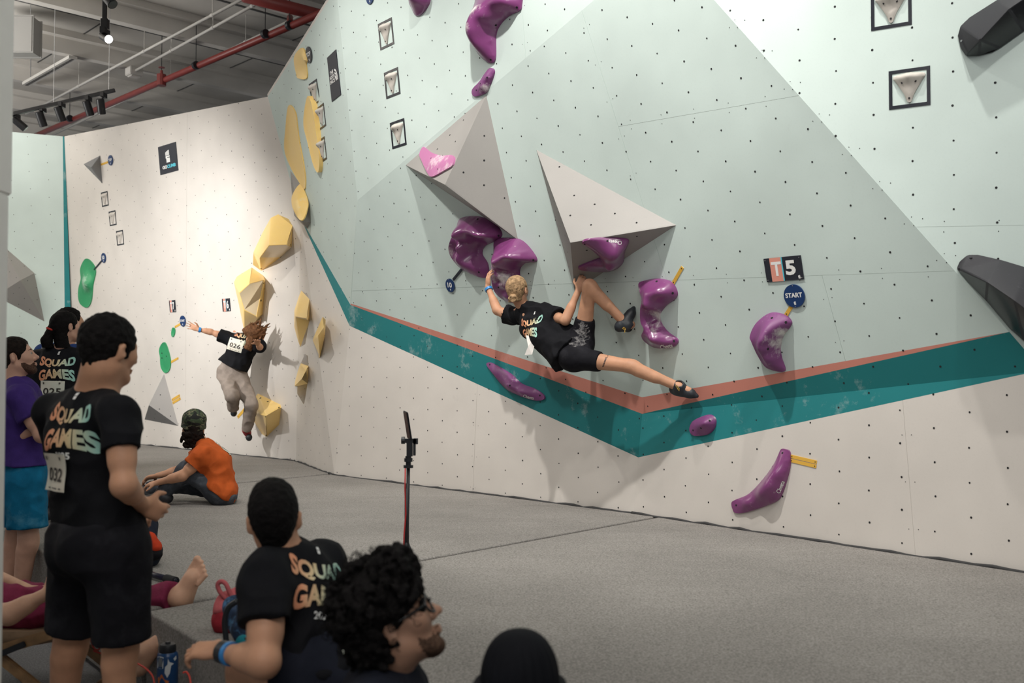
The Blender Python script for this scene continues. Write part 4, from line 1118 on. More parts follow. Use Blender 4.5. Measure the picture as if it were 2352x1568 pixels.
def hand_on(s, w, d, n, thumb, curl=(25, 25, 20), sc=1.0, spread=0.05, tcurl=0.4, rad=0.0088):
    """w wrist, d finger direction, n the way the palm faces, thumb = +1/-1 side of d x n"""
    w = V3(w); d = nrm(d); n = V3(n); n = nrm(n - d * (n @ d)); t = np.cross(d, n) * thumb
    s.cone(w, w + d * .05 * sc, .027 * sc, .036 * sc, .015, flat=(n, 1.9))
    s.cone(w + d * .04 * sc + t * .018 * sc, w + d * .085 * sc + t * .016 * sc, .019 * sc, .019 * sc, .012, flat=(n, 1.3))
    s.cone(w + d * .04 * sc - t * .018 * sc, w + d * .078 * sc - t * .018 * sc, .019 * sc, .018 * sc, .012, flat=(n, 1.3))
    for i, (o_, L, base) in enumerate(((.029, .072, .086), (.010, .080, .090), (-.010, .074, .086), (-.029, .058, .078))):
        p = w + d * base * sc + t * o_ * sc; ang = 0
        dd0 = nrm(d + t * (o_ / .029) * spread)
        for j, (fr, cu) in enumerate(((.45, curl[0]), (.30, curl[1]), (.25, curl[2]))):
            ang += R(cu * (1 + .08 * i)); dd = dd0 * math.cos(ang) + n * math.sin(ang)
            q = p + dd * L * fr * sc * 1.08
            s.cone(p, q, rad * sc * (1 - .08 * j), rad * sc * (.94 - .08 * j), .004); p = q
    p = w + d * .022 * sc + t * .026 * sc
    d1_ = nrm(d * .55 + t * .75 + n * .25 * (1 + tcurl)); q = p + d1_ * .045 * sc; s.cone(p - d1_ * .02 * sc, q, .015 * sc, .0115 * sc, .012)
    d2_ = nrm(d * .9 + t * .25 + n * tcurl); q2 = q + d2_ * .034 * sc; s.cone(q, q2, .0112 * sc, .0095 * sc, .004)
def arm_on(s, sh, el, wr, sc=1.0, k=0.02, m=1.0):
    sh, el, wr = V3(sh), V3(el), V3(wr); a = el - sh; b = wr - el
    s.cone(sh, el, .049 * sc * m, .039 * sc * m, k); s.cone(sh + a * .25, sh + a * .65, .050 * sc * m, .047 * sc * m, .03)
    s.cone(el, wr, .040 * sc * m, .0265 * sc, k); s.cone(el + b * .08, el + b * .42, .043 * sc * m, .037 * sc * m, .03)
def leg_on(s, hp, kn, an, back, sc=1.0, m=1.0, k=0.025):
    hp, kn, an = V3(hp), V3(kn), V3(an); a = kn - hp; b = an - kn; bk = nrm(back)
    s.cone(hp, kn, .086 * sc * m, .055 * sc * m, k); s.cone(kn - a * .06, kn + b * .06, .056 * sc * m, .053 * sc * m, k)
    s.cone(kn, an, .052 * sc * m, .036 * sc, k); s.cone(kn + b * .14 + bk * .018 * sc, kn + b * .48 + bk * .014 * sc, .047 * sc * m, .040 * sc * m, .03)
def foot_on(s, an, toe, up, sc=1.0, bare=True, side=1, toe_curl=0):
    an, toe = V3(an), V3(toe); d = nrm(toe - an); u = V3(up); u = nrm(u - d * (u @ d)); t = np.cross(d, u) * side
    L = np.linalg.norm(toe - an)
    heel = an - u * .055 * sc - d * .045 * sc
    s.cone(an, heel, .036 * sc, .032 * sc, .02)
    s.cone(an - u * .01, toe - d * .07 * sc - u * .012 * sc, .036 * sc, .026 * sc, .03)
    s.cone(heel, toe - d * .055 * sc - u * .025 * sc, .030 * sc, .028 * sc, .03)
    if bare:
        for i, (o_, r_, l_) in enumerate(((.030, .0130, .012), (.008, .0095, .012), (-.011, .009, .004), (-.028, .0085, -.006), (-.043, .008, -.016))):
            a = toe - d * .07 * sc + t * o_ * sc * .85 - u * .022 * sc; b = toe + d * (l_ - .012) * sc + t * o_ * sc - u * .030 * sc
            s.cone(a, b, r_ * 1.1 * sc, r_ * sc, .003); s.ell(b, [r_ * 1.15 * sc] * 3, None, .002)
def torso_on(s, J, front, sc=1.0, grow=0.0, k=0.05, fl=1.45, belly=0.0):
    """ribcage, waist and pelvis as flattened soft cones"""
    f = nrm(front); pe, ch, nk = V3(J['pelvis']), V3(J['chest']), V3(J['neck']); ls, rs = V3(J['ls']), V3(J['rs']); lh, rh = V3(J['lh']), V3(J['rh'])
    wa = pe * .55 + ch * .45; side = nrm(rs - ls)
    g = grow
    hs_ = nrm(rh - lh)
    for q in (-1, 1):
        s.cone(pe + hs_ * q * .065 * sc, wa + side * q * .055 * sc, .112 * sc + g, .092 * sc + g, k, flat=(f, 1.05))
        s.cone(wa + side * q * .055 * sc, ch + side * q * .065 * sc, .092 * sc + g, .112 * sc + g, k, flat=(f, 1.05))
    s.cone(ch, (ls + rs) / 2 * .75 + nk * .25, .11 * sc + g, .085 * sc + g, k)
    s.cone(ls, rs, .055 * sc + g * .8, .055 * sc + g * .8, k)
    for a in (ls, rs): s.cone(a * .97 + nk * .03, nk * .8 + a * .2, .048 * sc + g * .6, .050 * sc + g * .4, .04)
def spread(J): return [J[k] for k in J]

def wloc(o):
    if o.parent is None: return o.location.copy()
    return wloc(o.parent) + o.matrix_parent_inverse.translation + o.location
def reparent(o, root):
    o.parent = root; o.matrix_parent_inverse = Matrix.Translation(-wloc(root)); return o
def bvh_of(o):
    if o.name not in _bvh:
        T = wloc(o); _bvh[o.name] = BVHTree.FromPolygons([v.co + T for v in o.data.vertices], [tuple(p.vertices) for p in o.data.polygons])
    return _bvh[o.name]
SKIN = lambda n, c: mat('skin_' + n, c, 0.55, noise=0.10, scale=14, bump=0.08, bscale=180, spec=0.35, sss=0.06)
SK_LIGHT = SKIN('light', (0.60, 0.355, 0.24)); SK_TAN = SKIN('tan', (0.53, 0.28, 0.17)); SK_PINK = SKIN('rosy', (0.56, 0.325, 0.235)); SK_OLIVE = SKIN('olive', (0.42, 0.235, 0.155))
def hairmat(n, c, sc=(120, 120, 14)):
    m = mat('hair_' + n, c, 0.75, noise=0.45, scale=40, bump=0.5, bscale=140, detail=6, spec=0.12); return m
HR_BLACK = hairmat('black', (0.0065, 0.0055, 0.0055)); HR_DARK = hairmat('dark_brown', (0.012, 0.008, 0.0065)); HR_BLOND = hairmat('blonde', (0.36, 0.235, 0.13)); HR_BROWN = hairmat('brown', (0.13, 0.06, 0.028))
def cloth(n, c, noise=0.12, col2=None, **kw): return mat('cloth_' + n, c, 0.82, noise=noise, scale=18, bump=0.12, bscale=160, spec=0.14, col2=col2, **kw)
CL_BLACK = cloth('black', (0.0075, 0.0078, 0.010), 0.15)
CL_BLACKC = cloth('black_chalky', (0.009, 0.009, 0.012), 0.15, (0.035, 0.035, 0.042), c2lo=0.54, c2hi=0.80, c2scale=3.5)
CL_BLACKCC = cloth('black_chalk_print', (0.010, 0.010, 0.012), 0.15, (0.22, 0.22, 0.22), c2lo=0.47, c2hi=0.70, c2scale=7)
CL_NAVY = cloth('dark_navy', (0.011, 0.013, 0.022)); CL_PURPLE = cloth('purple', (0.050, 0.026, 0.16)); CL_TEALB = cloth('teal_blue', (0.006, 0.13, 0.25), 0.15, (0.10, 0.30, 0.42), c2lo=0.56, c2hi=0.8, c2scale=5)
CL_ORANGE = cloth('orange', (0.46, 0.088, 0.018)); CL_JEAN = cloth('grey_denim', (0.055, 0.062, 0.075), 0.2, (0.14, 0.15, 0.17), c2lo=0.5, c2hi=0.75, c2scale=6)
CL_BEIGE = cloth('beige', (0.30, 0.25, 0.215)); CL_BLUE = cloth('royal_blue', (0.02, 0.055, 0.20)); CL_PINK = cloth('raspberry', (0.20, 0.025, 0.065), 0.2); CL_GREYTR = cloth('grey', (0.10, 0.10, 0.115))
M_SHOE = mat('shoe_rubber', (0.018, 0.022, 0.028), 0.5, noise=0.2, scale=30); M_SHOER = mat('shoe_red', (0.32, 0.022, 0.03), 0.55, noise=0.2, scale=30)
M_BLUEB = mat('blue_wristband', (0.03, 0.22, 0.55), 0.4)
def grad_print(name):
    m = bpy.data.materials.new(name); m.use_nodes = True; nt = m.node_tree; b = nt.nodes['Principled BSDF']; b.inputs['Roughness'].default_value = 0.7
    tc = nt.nodes.new('ShaderNodeTexCoord'); sx = nt.nodes.new('ShaderNodeSeparateXYZ'); nt.links.new(tc.outputs['Generated'], sx.inputs[0])
    r = nt.nodes.new('ShaderNodeValToRGB'); e = r.color_ramp.elements
    e[0].position = 0.1; e[0].color = (0.72, 0.30, 0.16, 1); e[1].position = 0.9; e[1].color = (0.34, 0.62, 0.54, 1)
    k = e.new(0.5); k.color = (0.66, 0.52, 0.30, 1)
    nt.links.new(sx.outputs[0], r.inputs['Fac']); nt.links.new(r.outputs['Color'], b.inputs['Base Color']); return m
M_GRAD = grad_print('gradient_print'); M_BIB = mat('bib_paper', (0.72, 0.66, 0.56), 0.6, noise=0.04, scale=5, col2=(0.62, 0.68, 0.58), c2lo=0.4, c2hi=0.65, c2scale=3)
M_BIBT = mat('bib_number', (0.03, 0.022, 0.016), 0.6)

def tee(root, J, front, sc, res, m, sl=0.62, sr=0.62, hem=None, hemdir=None, grow=0.018, wr=0.010, wscale=8, wdir=None, flare=0.02, neck_r=0.066, name='t_shirt', extra=None, hemw=None, sleeve=1.0):
    ls, rs, le, re = (V3(J[k]) for k in ('ls', 'rs', 'le', 're')); pe, ch, nk = V3(J['pelvis']), V3(J['chest']), V3(J['neck'])
    hp = V3(hem) if hem is not None else pe
    s = Sdf([ls, rs, ls + (le - ls) * sl, rs + (re - rs) * sr, pe, nk, hp], 0.24, res)
    torso_on(s, J, front, sc, grow)
    side = nrm(rs - ls); wa = pe * .5 + ch * .5
    hw = hemw if hemw is not None else 0.075
    for q in (-1, 1): s.cone(wa + side * q * .06 * sc, hp + side * q * hw * sc + nrm(hp - wa) * 0.05, .10 * sc + grow, .112 * sc + grow + flare, .05, flat=(front, 1.05))
    if extra: extra(s)
    hd = nrm(hemdir) if hemdir is not None else nrm(ch - pe)
    s.plane(hp, hd)
    for sh, el, fr in ((ls, le, sl), (rs, re, sr)):
        if fr <= 0: continue
        b = sh + (el - sh) * fr
        s.cone(sh, b, (.060 * sc + grow) * sleeve, (.056 * sc + grow + .008) * sleeve, .04, cut=True)
    up_ = nrm(V3(J['head']) - nk)
    s.cone(nk + up_ * .004, nk + up_ * .14, neck_r * sc, neck_r * 1.15 * sc, .01, 's')
    return finish(s, name, m, root, wr, wscale, wdir, fine=0.0015, fscale=30)
def legs_cloth(root, J, front, sc, res, m, fl=0.7, fr=0.7, grow=0.016, top=None, topdir=None, full=False, wr=0.008, wscale=8, name='shorts', flare=0.012, wdir=None, extra=None, seat=0.0, k=0.05):
    pe = V3(J['pelvis']); lh, rh, lk, rk, la, ra = (V3(J[k_]) for k_ in ('lh', 'rh', 'lk', 'rk', 'la', 'ra'))
    pts = [pe, lh, rh, lh + (lk - lh) * min(fl, 1), rh + (rk - rh) * min(fr, 1)] + ([lk, rk, la, ra] if full else [])
    s = Sdf(pts, 0.24, res); side = nrm(rh - lh); f = nrm(front)
    up_ = nrm(V3(J['chest']) - pe)
    for q in (-1, 1):
        s.cone(pe + side * q * .062 * sc + up_ * .10, pe + side * q * .062 * sc - up_ * .02, .098 * sc + grow, .112 * sc + grow, k, flat=(f, 1.05))
        s.ell(pe + side * q * .06 * sc - f * .045 * sc - up_ * .045 * sc, [.085 * sc + grow + seat] * 3, None, .04)
    if top is not None: s.plane(top, -np.array(nrm(topdir if topdir is not None else up_)))
    if extra: extra(s)
    for h, kn, an, fr_ in ((lh, lk, la, fl), (rh, rk, ra, fr)):
        b = h + (kn - h) * min(fr_, 1)
        s.cone(h, b, .090 * sc + grow, (.090 + (.060 - .090) * min(fr_, 1)) * sc + grow + flare, .05, cut=not full)
        if full:
            e = kn + (an - kn) * (fr_ - 1 if fr_ > 1 else 1)
            s.cone(kn, e, .058 * sc + grow + flare, .046 * sc + grow + flare, .04, cut=True)
    return finish(s, name, m, root, wr, wscale, wdir, fine=0.0012, fscale=30)
def band(root, a, b, t, r, w, m, name='wristband'):
    a, b = Vector(a), Vector(b); c = a + (b - a) * t; d = (b - a).normalized()
    bm = bmesh.new(); bm_cyl(bm, c - d * w / 2, c + d * w / 2, r, n=20, caps=True); o = sharp(from_bm(name, bm, m)); return reparent(o, root)
def shirt_print(shirt, u, v, ex, ey, w, lean=None, rows=True, year='2025', org=None):
    p = Vector(org) if org is not None else pick(shirt, u, v)[0]
    if p is None: return
    ex = Vector(ex).normalized(); ey = Vector(ey); ey = (ey - ex * ey.dot(ex)).normalized()
    arch = lambda x, y: (x, y * (0.78 + 1.5 * x * x) + 0.9 * x * x - 0.1)
    smile = lambda x, y: (x * (1 - .06 * y), y * (0.9 + 1.2 * x * x) - 1.0 * x * x + 0.12)
    put_text('shirt_print', 'SQUAD', p + ey * w * 0.20, ex, ey, w, w * 0.30, M_GRAD, shirt, shirt, 0.0045, 0.045, arch, 1.0)
    put_text('shirt_print', 'GAMES', p - ey * w * 0.16, ex, ey, w * 0.96, w * 0.30, M_GRAD, shirt, shirt, 0.0045, 0.045, smile, 1.0)
    if year: put_text('shirt_print', year, p - ey * w * 0.38, ex, ey, w * 0.30, w * 0.10, M_WTXT, shirt, shirt, 0.0045, 0.03)
    # small fist logo at the collar
    n = ex.cross(ey)
    tree = bvh_of(shirt)
    for pts in ([(-.4, .5), (.4, .6), (.4, .1), (-.4, .1)], [(-.4, 0), (.4, 0), (.4, -.5), (-.3, -.5)]):
        q = []
        for x, y in pts:
            s_ = p + ey * w * 0.47 + ex * x * w * .07 + ey * y * w * .09; h, _, _, _ = tree.ray_cast(s_ + n * .35, -n, .8); q.append((h if h else s_) + n * .005)
        o = mesh('shirt_print', q, [tuple(range(len(q)))], M_WTXT); reparent(o, shirt)
def bib(root, shirt, u, v, ex, ey, w, h, num, droop=0.0, lift=0.008, org=None):
    p = Vector(org) if org is not None else pick(shirt, u, v)[0]
    if p is None: return None
    ex = Vector(ex).normalized(); ey = Vector(ey); ey = (ey - ex * ey.dot(ex)).normalized(); n = ex.cross(ey)
    tree = bvh_of(shirt); N, Mm = 9, 9; vs = []
    last = None
    for j in range(Mm):
        for i in range(N):
            x = (i / (N - 1) - .5) * w; y = (.5 - j / (Mm - 1)) * h
            s_ = p + ex * x + ey * y; hh, _, _, _ = tree.ray_cast(s_ + n * .35, -n, .8)
            q = hh if hh is not None else (s_ + (last if last is not None else n * 0))
            if hh is not None: last = hh - s_
            vs.append(q + n * (lift + droop * (j / (Mm - 1)) ** 2 + .004 * math.sin(i * 1.3 + j)))
    # straighten: paper does not follow every fold
    g = np.array([tuple(q) for q in vs]).reshape(Mm, N, 3)
    nn_ = V3(n); dep = g @ nn_; sm = dep.copy()
    for _ in range(6):
        pd = np.pad(sm, 1, mode='edge'); sm = np.maximum((pd[:-2, 1:-1] + pd[2:, 1:-1] + pd[1:-1, :-2] + pd[1:-1, 2:]) / 4, dep - .004)
    g = g + (sm - dep)[..., None] * nn_
    vs = [Vector(q) for q in g.reshape(-1, 3)]
    fs = [(j * N + i, j * N + i + 1, (j + 1) * N + i + 1, (j + 1) * N + i) for j in range(Mm - 1) for i in range(N - 1)]
    o = mesh('race_bib', vs, [f[::-1] for f in fs], M_BIB, None, True); reparent(o, root)
    pos = Vector(g.mean(axis=(0, 1)))
    put_text('bib_number', num, pos - ey * h * .06, ex, ey, w * .74, h * .36, M_BIBT, o, o, 0.0035, 0.02, None, 1.05)
    for x in (-.36, .3): put_text('bib_logo', 'E' if x < 0 else 'F', pos + ex * x * w + ey * h * .37, ex, ey, w * .07, h * .10, M_BIBT, o, o, 0.0035, 0.05)
    for x, ww in ((-.25, .10), (.05, .28), (.33, .08)): put_text('bib_logo', '-' if ww < .2 else '---', pos + ex * x * w - ey * h * .42, ex, ey, w * ww, h * .035, M_BIBT, o, o, 0.0035, 0.0)
    return o
def A(u, v, Y): return V3(at(u, v, Y))
def person(label, base): r = empty('person', Vector(base)); return tag(r, label, 'person')
def shoe(root, an, toe, up, m, sc=1.0, res=0.006, pointed=True, name='shoe', sole=None):
    an, toe = V3(an), V3(toe); d = nrm(toe - an); u = V3(up); u = nrm(u - d * (u @ d))
    s = Sdf([an, toe, an - d * .06], 0.09, res)
    heel = an - u * .045 * sc - d * .04 * sc
    s.cone(an + u * .015, an - u * .02, .044 * sc, .046 * sc, .02); s.cone(an, heel, .046 * sc, .040 * sc, .03)
    t = np.cross(d, u)
    s.cone(an - u * .02, toe - d * .05 * sc - u * .02, .044 * sc, .030 * sc, .03)
    s.cone(heel, toe - d * .06 * sc - u * .035 * sc, .040 * sc, .038 * sc, .03, flat=(u, 1.2))
    s.cone(toe - d * .07 * sc - u * .03 * sc, toe - u * .035 * sc, .036 * sc, .018 * sc if pointed else .030 * sc, .02)
    s.cone(an + u * .03, an + u * .12, .027 * sc, .034 * sc, .004, 's')
    return finish(s, name, m, root, fine=0.001)

def beard(root, C, f, u, sc, m, res=0.005, inflate=0.0016, name='beard'):
    """a thin shell over the jaw, lip and chin of the same head"""
    r, f, u = frame_fu(f, u); C = V3(C); P = lambda x, y, z: C + (r * x + f * y + u * z) * sc
    s = Sdf([P(x, y, z) for x in (-.1, .1) for y in (-.05, .13) for z in (-.14, .03)], 0.015, res)
    head_on(s, C, f, u, sc); s.d -= np.float32(inflate * (1 if res < .0052 else .7))
    # upper limit: from the sideburn down to the moustache; lower limit under the chin
    s.plane(P(0, .0, -.034), nrm(-u * 1.0 - f * .22)); s.plane(P(0, .012, 0), f)
    s.ell(P(0, .105, -.0655), [.024 * sc, .03 * sc, .0105 * sc], (r, f, u), .004, 's')
    for q in (-1, 1): s.ell(P(q * .044, .080, -.032), [.030 * sc, .04 * sc, .032 * sc], (r, f, u), .008, 's')
    s.ell(P(0, .12, -.03), [.016 * sc, .035 * sc, .017 * sc], (r, f, u), .004, 's')
    return finish(s, name, m, root, fine=0.0008, fscale=220, it=1)

ST_BLACK = mat('beard_black', (0.095, 0.056, 0.038), 0.8, noise=0.5, scale=160, spec=0.1)
ST_DARK = mat('beard_brown', (0.075, 0.042, 0.030), 0.8, noise=0.5, scale=160, spec=0.1)

# ------------------------------------------------------------------ signs, markers, tape strips
M_NAVY = mat('navy_sign', (0.006, 0.035, 0.13), 0.45)
M_SIGN = mat('black_sign', (0.016, 0.018, 0.028), 0.5)
M_SALM = mat('salmon_sign', (0.72, 0.30, 0.23), 0.5)
M_CYAN = mat('cyan_print', (0.10, 0.55, 0.66), 0.5)
M_YTAPE = mat('yellow_tape', (0.72, 0.42, 0.06), 0.5)
def loc_frame(P, u, v):
    c = P.img2(u, v); return c, (lambda x, y, h=0.0: P.p3(c.x + x, c.y + y, h))
def plate(name, L, n, poly, m, root, h=0.006, t=0.006):
    bm = bmesh.new(); bm_prism(bm, [L(x, y, h) for x, y in poly], n, t); o = from_bm(name, bm, m); reparent(o, root); return o
def fist(L, P, root, s, m, h, cx=0, cy=0):
    """raised fist logo: four fingers, a thumb and the palm"""
    q = lambda pts: [(cx + x * s, cy + y * s) for x, y in pts]
    for pts in ([(-.34, .1), (-.20, .1), (-.20, .42), (-.34, .36)], [(-.17, .1), (-.04, .1), (-.04, .46), (-.17, .43)], [(-.01, .1), (.12, .1), (.12, .5), (-.01, .47)], [(.15, .1), (.28, .1), (.28, .53), (.15, .51)],
                [(-.34, .06), (.34, .06), (.34, -.06), (-.10, -.06), (-.10, -.12), (.34, -.12), (.34, -.5), (-.24, -.5), (-.24, -.14), (-.34, -.14)]):
        plate('logo', L, P.n, q(pts), m, root, h, 0.001)
def disc_sign(P, u, v, r, word, label, tape=None, tape_col=None, dark=None, rot=0.0, th=0.45):
    c, L = loc_frame(P, u, v); root = empty('marker_disc', L(0, 0))
    plate('disc', L, P.n, [(r * math.cos(k * math.pi / 16), r * math.sin(k * math.pi / 16)) for k in range(32)], dark or M_NAVY, root, 0.012, 0.008)
    cr, sr = math.cos(rot), math.sin(rot)
    ex = P.ex * cr + P.ey * sr; ey = P.ey * cr - P.ex * sr
    vs, fs, w, h = text_geo(word, 0.03)
    W = r * (1.62 if len(word) > 3 else 1.35 if len(word) == 3 else 1.0)
    Hh = min(W * h / w, r * 0.75)
    put_text('lettering', word, L(0, r * 0.08, 0.0), ex, ey, W, Hh, M_WTXT, root, None, 0.0135, 0.03)
    fist(L, P, root, r * 0.28, M_WTXT, 0.0135, 0, -r * 0.6)
    for k in (0.9, -0.9):
        plate('rivet', L, P.n, [(r * 0.05 * math.cos(a * math.pi / 4), r * k + r * 0.05 * math.sin(a * math.pi / 4)) for a in range(8)], M_STEEL, root, 0.0135, 0.001)
    tag(root, label, 'marker'); return root
def strip(P, u0, v0, u1, v1, w, m, label, n=1, arm=False):
    a = P.img2(u0, v0); b = P.img2(u1, v1); d = (b - a); Ln = d.length; d = d / Ln; e = Vector((-d.y, d.x))
    root = None
    for k in range(n):
        o_ = (k - (n - 1) / 2) * w * 1.25
        pts = [a + e * (o_ - w / 2), b + e * (o_ - w / 2), b + e * (o_ + w / 2), a + e * (o_ + w / 2)]
        bm = bmesh.new(); bm_prism(bm, [P.p3(p.x, p.y, 0.004 if not arm else 0.010) for p in pts], P.n, 0.004 if not arm else 0.008)
        if root is None: root = from_bm('tape_strip', bm, m)
        else:
            o = from_bm('tape_strip', bm, m); tag(o, label + ', the lower of a pair', 'tape')
        tgt = root if k == 0 else o
        for q in (a + e * o_ + d * w * 0.5, b + e * o_ - d * w * 0.5):
            bm = bmesh.new(); bm_cyl(bm, P.p3(q.x, q.y, 0.002), P.p3(q.x, q.y, 0.0055 if not arm else 0.0115), w * 0.16, n=8); from_bm('screw', bm, M_HOLE, tgt)
    tag(root, label + (', the upper of a pair' if n > 1 else ''), 'tape'); return root
disc_sign(PC, 1826, 679, 0.076, 'START', 'blue round START marker above the crescent hold')
disc_sign(PC, 1035.5, 655, 0.062, '10', 'blue round ten marker below the purple swirl hold', rot=-0.1)
disc_sign(PC1, 851, -6, 0.062, 'TOP', 'blue round marker cut off by the top edge')
disc_sign(PB2, 711, 126, 0.085, 'TOP', 'dark round TOP marker beside the topmost yellow hold', dark=M_SIGN)
disc_sign(PA, 255, 368, 0.075, 'TOP', 'small blue TOP marker on the back wall')
disc_sign(PA, 239, 592, 0.075, '10', 'small blue ten marker beside the green peanut hold')
disc_sign(PA, 421, 737, 0.075, 'START', 'small blue START marker on the back wall left of the jumper')
strip(PC, 1042, 642, 1063, 616, 0.022, M_SIGN, 'black tape strip joining the ten marker to the swirl hold', arm=True)
strip(PA, 236, 597, 217, 619, 0.024, M_SIGN, 'black tape strip joining the ten marker to the green hold', arm=True)
strip(PC, 1821, 699, 1805, 724, 0.026, M_YTAPE, 'yellow tape strip between START marker and crescent hold')
strip(PC, 1568, 613, 1546, 651, 0.026, M_YTAPE, 'yellow tape strip rising from the S shaped purple hold')
strip(PD, 1816, 1052, 1876, 1066, 0.022, M_YTAPE, 'yellow tape strip beside the purple boomerang hold', n=2)
strip(PA, 232, 378, 249, 372, 0.03, M_YTAPE, 'yellow tape strip between dark volume and TOP marker')
strip(PA, 402, 751, 416, 743, 0.03, M_YTAPE, 'yellow tape strip from tiny green hold to START marker')
strip(PA, 392, 832, 410, 822, 0.03, M_YTAPE, 'yellow tape strip beside the green potato hold')
strip(PA, 396, 922, 414, 911, 0.035, M_YTAPE, 'yellow tape strip beside the grey pyramid on the back wall', n=2)
strip(PA, 546, 958, 562, 940, 0.04, M_YTAPE, 'yellow tape strip behind the legs of the jumper')
def route_sign(P, u, v, w, h, num, label):
    c, L = loc_frame(P, u, v); root = empty('route_sign', L(0, 0))
    box = lambda x0, y0, x1, y1: [(x0, y0), (x1, y0), (x1, y1), (x0, y1)]
    plate('board', L, P.n, box(-w / 2, -h / 2, w / 2, h / 2), M_SIGN, root, 0.008, 0.008)
    plate('salmon_stripe', L, P.n, box(-w * 0.34, -h / 2, -w * 0.03, h / 2), M_SALM, root, 0.0088, 0.0012)
    plate('cyan_line', L, P.n, box(-w * 0.03, -h / 2, 0, h / 2), M_CYAN, root, 0.0088, 0.0012)
    put_text('lettering', 'T', L(-w * 0.175, h * 0.03), P.ex, P.ey, w * 0.27, h * 0.6, M_WTXT, root, None, 0.0098, 0.03)
    put_text('lettering', num, L(w * 0.2, h * 0.03), P.ex, P.ey, w * 0.27, h * 0.62, M_WTXT, root, None, 0.0098, 0.04)
    fist(L, P, root, h * 0.14, M_WTXT, 0.0098, w * 0.4, -h * 0.38)
    for x in (-.46, .46):
        for y in (-.42, .42): plate('rivet', L, P.n, [(w * x + .004 * math.cos(a * math.pi / 3), h * y + .004 * math.sin(a * math.pi / 3)) for a in range(6)], M_STEEL, root, 0.0098, 0.001)
    tag(root, label, 'sign')
route_sign(PC, 1800.5, 617, 0.275, 0.155, '5', 'black and salmon T5 route sign near the START marker')
route_sign(PA, 397, 703, 0.165, 0.165, '7', 'black and salmon T7 route sign on the back wall')
route_sign(PA, 520.5, 700, 0.185, 0.165, '6', 'black and salmon T6 route sign above the jumper')
# posters
def quad_frame(P, quad):
    q = [P.img2(*p) for p in quad]; c = sum(q, Vector((0, 0))) / 4
    w = ((q[1] - q[0]).length + (q[2] - q[3]).length) / 2; h = ((q[3] - q[0]).length + (q[2] - q[1]).length) / 2
    return c, w, h
c, w, h = quad_frame(PA, [(367, 335), (408, 328), (407, 394), (366, 400)])
L = lambda x, y, hh=0.0, c=c, P=PA: P.p3(c.x + x, c.y + y, hh)
root = empty('gym_poster', L(0, 0))
plate('board', L, PA.n, [(-w / 2, -h / 2), (w / 2, -h / 2), (w / 2, h / 2), (-w / 2, h / 2)], M_SIGN, root, 0.008, 0.008)
fist(L, PA, root, h * 0.42, M_WTXT, 0.0095, 0, h * 0.08)
put_text('lettering', 'GO', L(-w * 0.2, -h * 0.27), PA.ex, PA.ey, w * 0.27, h * 0.12, M_WTXT, root, None, 0.0095, 0.05)
put_text('lettering', 'CLIMB', L(w * 0.17, -h * 0.27), PA.ex, PA.ey, w * 0.48, h * 0.12, M_CYAN, root, None, 0.0095, 0.05)
tag(root, 'black poster with a white fist logo on the back wall', 'poster')
c, w, h = quad_frame(PB, [(752, 134), (773, 113), (784, 218), (764, 232)])
L = lambda x, y, hh=0.0, c=c, P=PB: P.p3(c.x + x, c.y + y, hh)
root = empty('sponsor_poster', L(0, 0))
plate('board', L, PB.n, [(-w / 2, -h / 2), (w / 2, -h / 2), (w / 2, h / 2), (-w / 2, h / 2)], M_SIGN, root, 0.008, 0.008)
for k, wd in enumerate(('THE', 'NORTH', 'FACE')):
    put_text('lettering', wd, L(-w * 0.16, h * (0.105 - 0.10 * k)), PB.ex, PB.ey, w * (0.34 if k == 0 else 0.50), h * 0.082, M_WTXT, root, None, 0.0095, 0.03)
# half dome: quarter arcs beside the words
for r0, r1 in ((0.27, 0.225), (0.195, 0.155), (0.125, 0.06)):
    arc = [(math.cos(t * math.pi / 16), math.sin(t * math.pi / 16)) for t in range(9)]
    # arcs open to the lower left
    pts = [(w * 0.14 + x * r0 * w, -h * 0.14 + y * r0 * h) for x, y in arc] + [(w * 0.14 + x * r1 * w, -h * 0.14 + y * r1 * h) for x, y in arc[::-1]]
    plate('dome_arc', L, PB.n, pts, M_WTXT, root, 0.0095, 0.001)
tag(root, 'tall black sponsor poster with white lettering on the mint return', 'poster')

# ---- the climber on the overhang
J = dict(head=A(1189, 668, 7.93), neck=A(1204, 708, 7.98), chest=A(1240, 745, 7.84), pelvis=A(1318, 802, 7.58),
         ls=A(1181, 727, 8.08), rs=A(1258, 719, 7.80), le=A(1143, 714, 8.16), re=A(1298, 737, 7.56), lw=A(1121, 660, 8.27), rw=A(1330, 664, 7.60),
         lh=A(1318, 822, 7.50), rh=A(1337, 786, 7.58), lk=A(1452, 841, 7.26), rk=A(1354, 655, 7.42), la=A(1560, 889, 7.20), ra=A(1440, 747, 7.42))
cf = (.55, .80, .12)
root = person('climber with a blonde bun in black t-shirt spread across the overhang', J['pelvis'])
res = 0.0065
s = Sdf(spread(J) + [A(1118, 612, 8.3), A(1345, 628, 7.6)], 0.16, res)
torso_on(s, J, cf, 0.86)
P, ax = head_on(s, J['head'], (.42, .88, .22), (-.10, -.1, 1), 0.98, neck=J['neck'], fem=True)
for a in ('l', 'r'): arm_on(s, J[a + 's'], J[a + 'e'], J[a + 'w'], 0.92, m=0.88)
hand_on(s, J['lw'], A(1121, 628, 8.26) - J['lw'], (.9, .35, .1), 1, (18, 22, 18), 0.95)
hand_on(s, J['rw'], A(1337, 640, 7.60) - J['rw'], (.35, .9, .1), 1, (42, 60, 40), 0.95)
leg_on(s, J['lh'], J['lk'], J['la'], (-.1, -.3, -1), 0.92, 0.92); leg_on(s, J['rh'], J['rk'], J['ra'], (-.7, -.3, -.6), 0.92, 0.92)
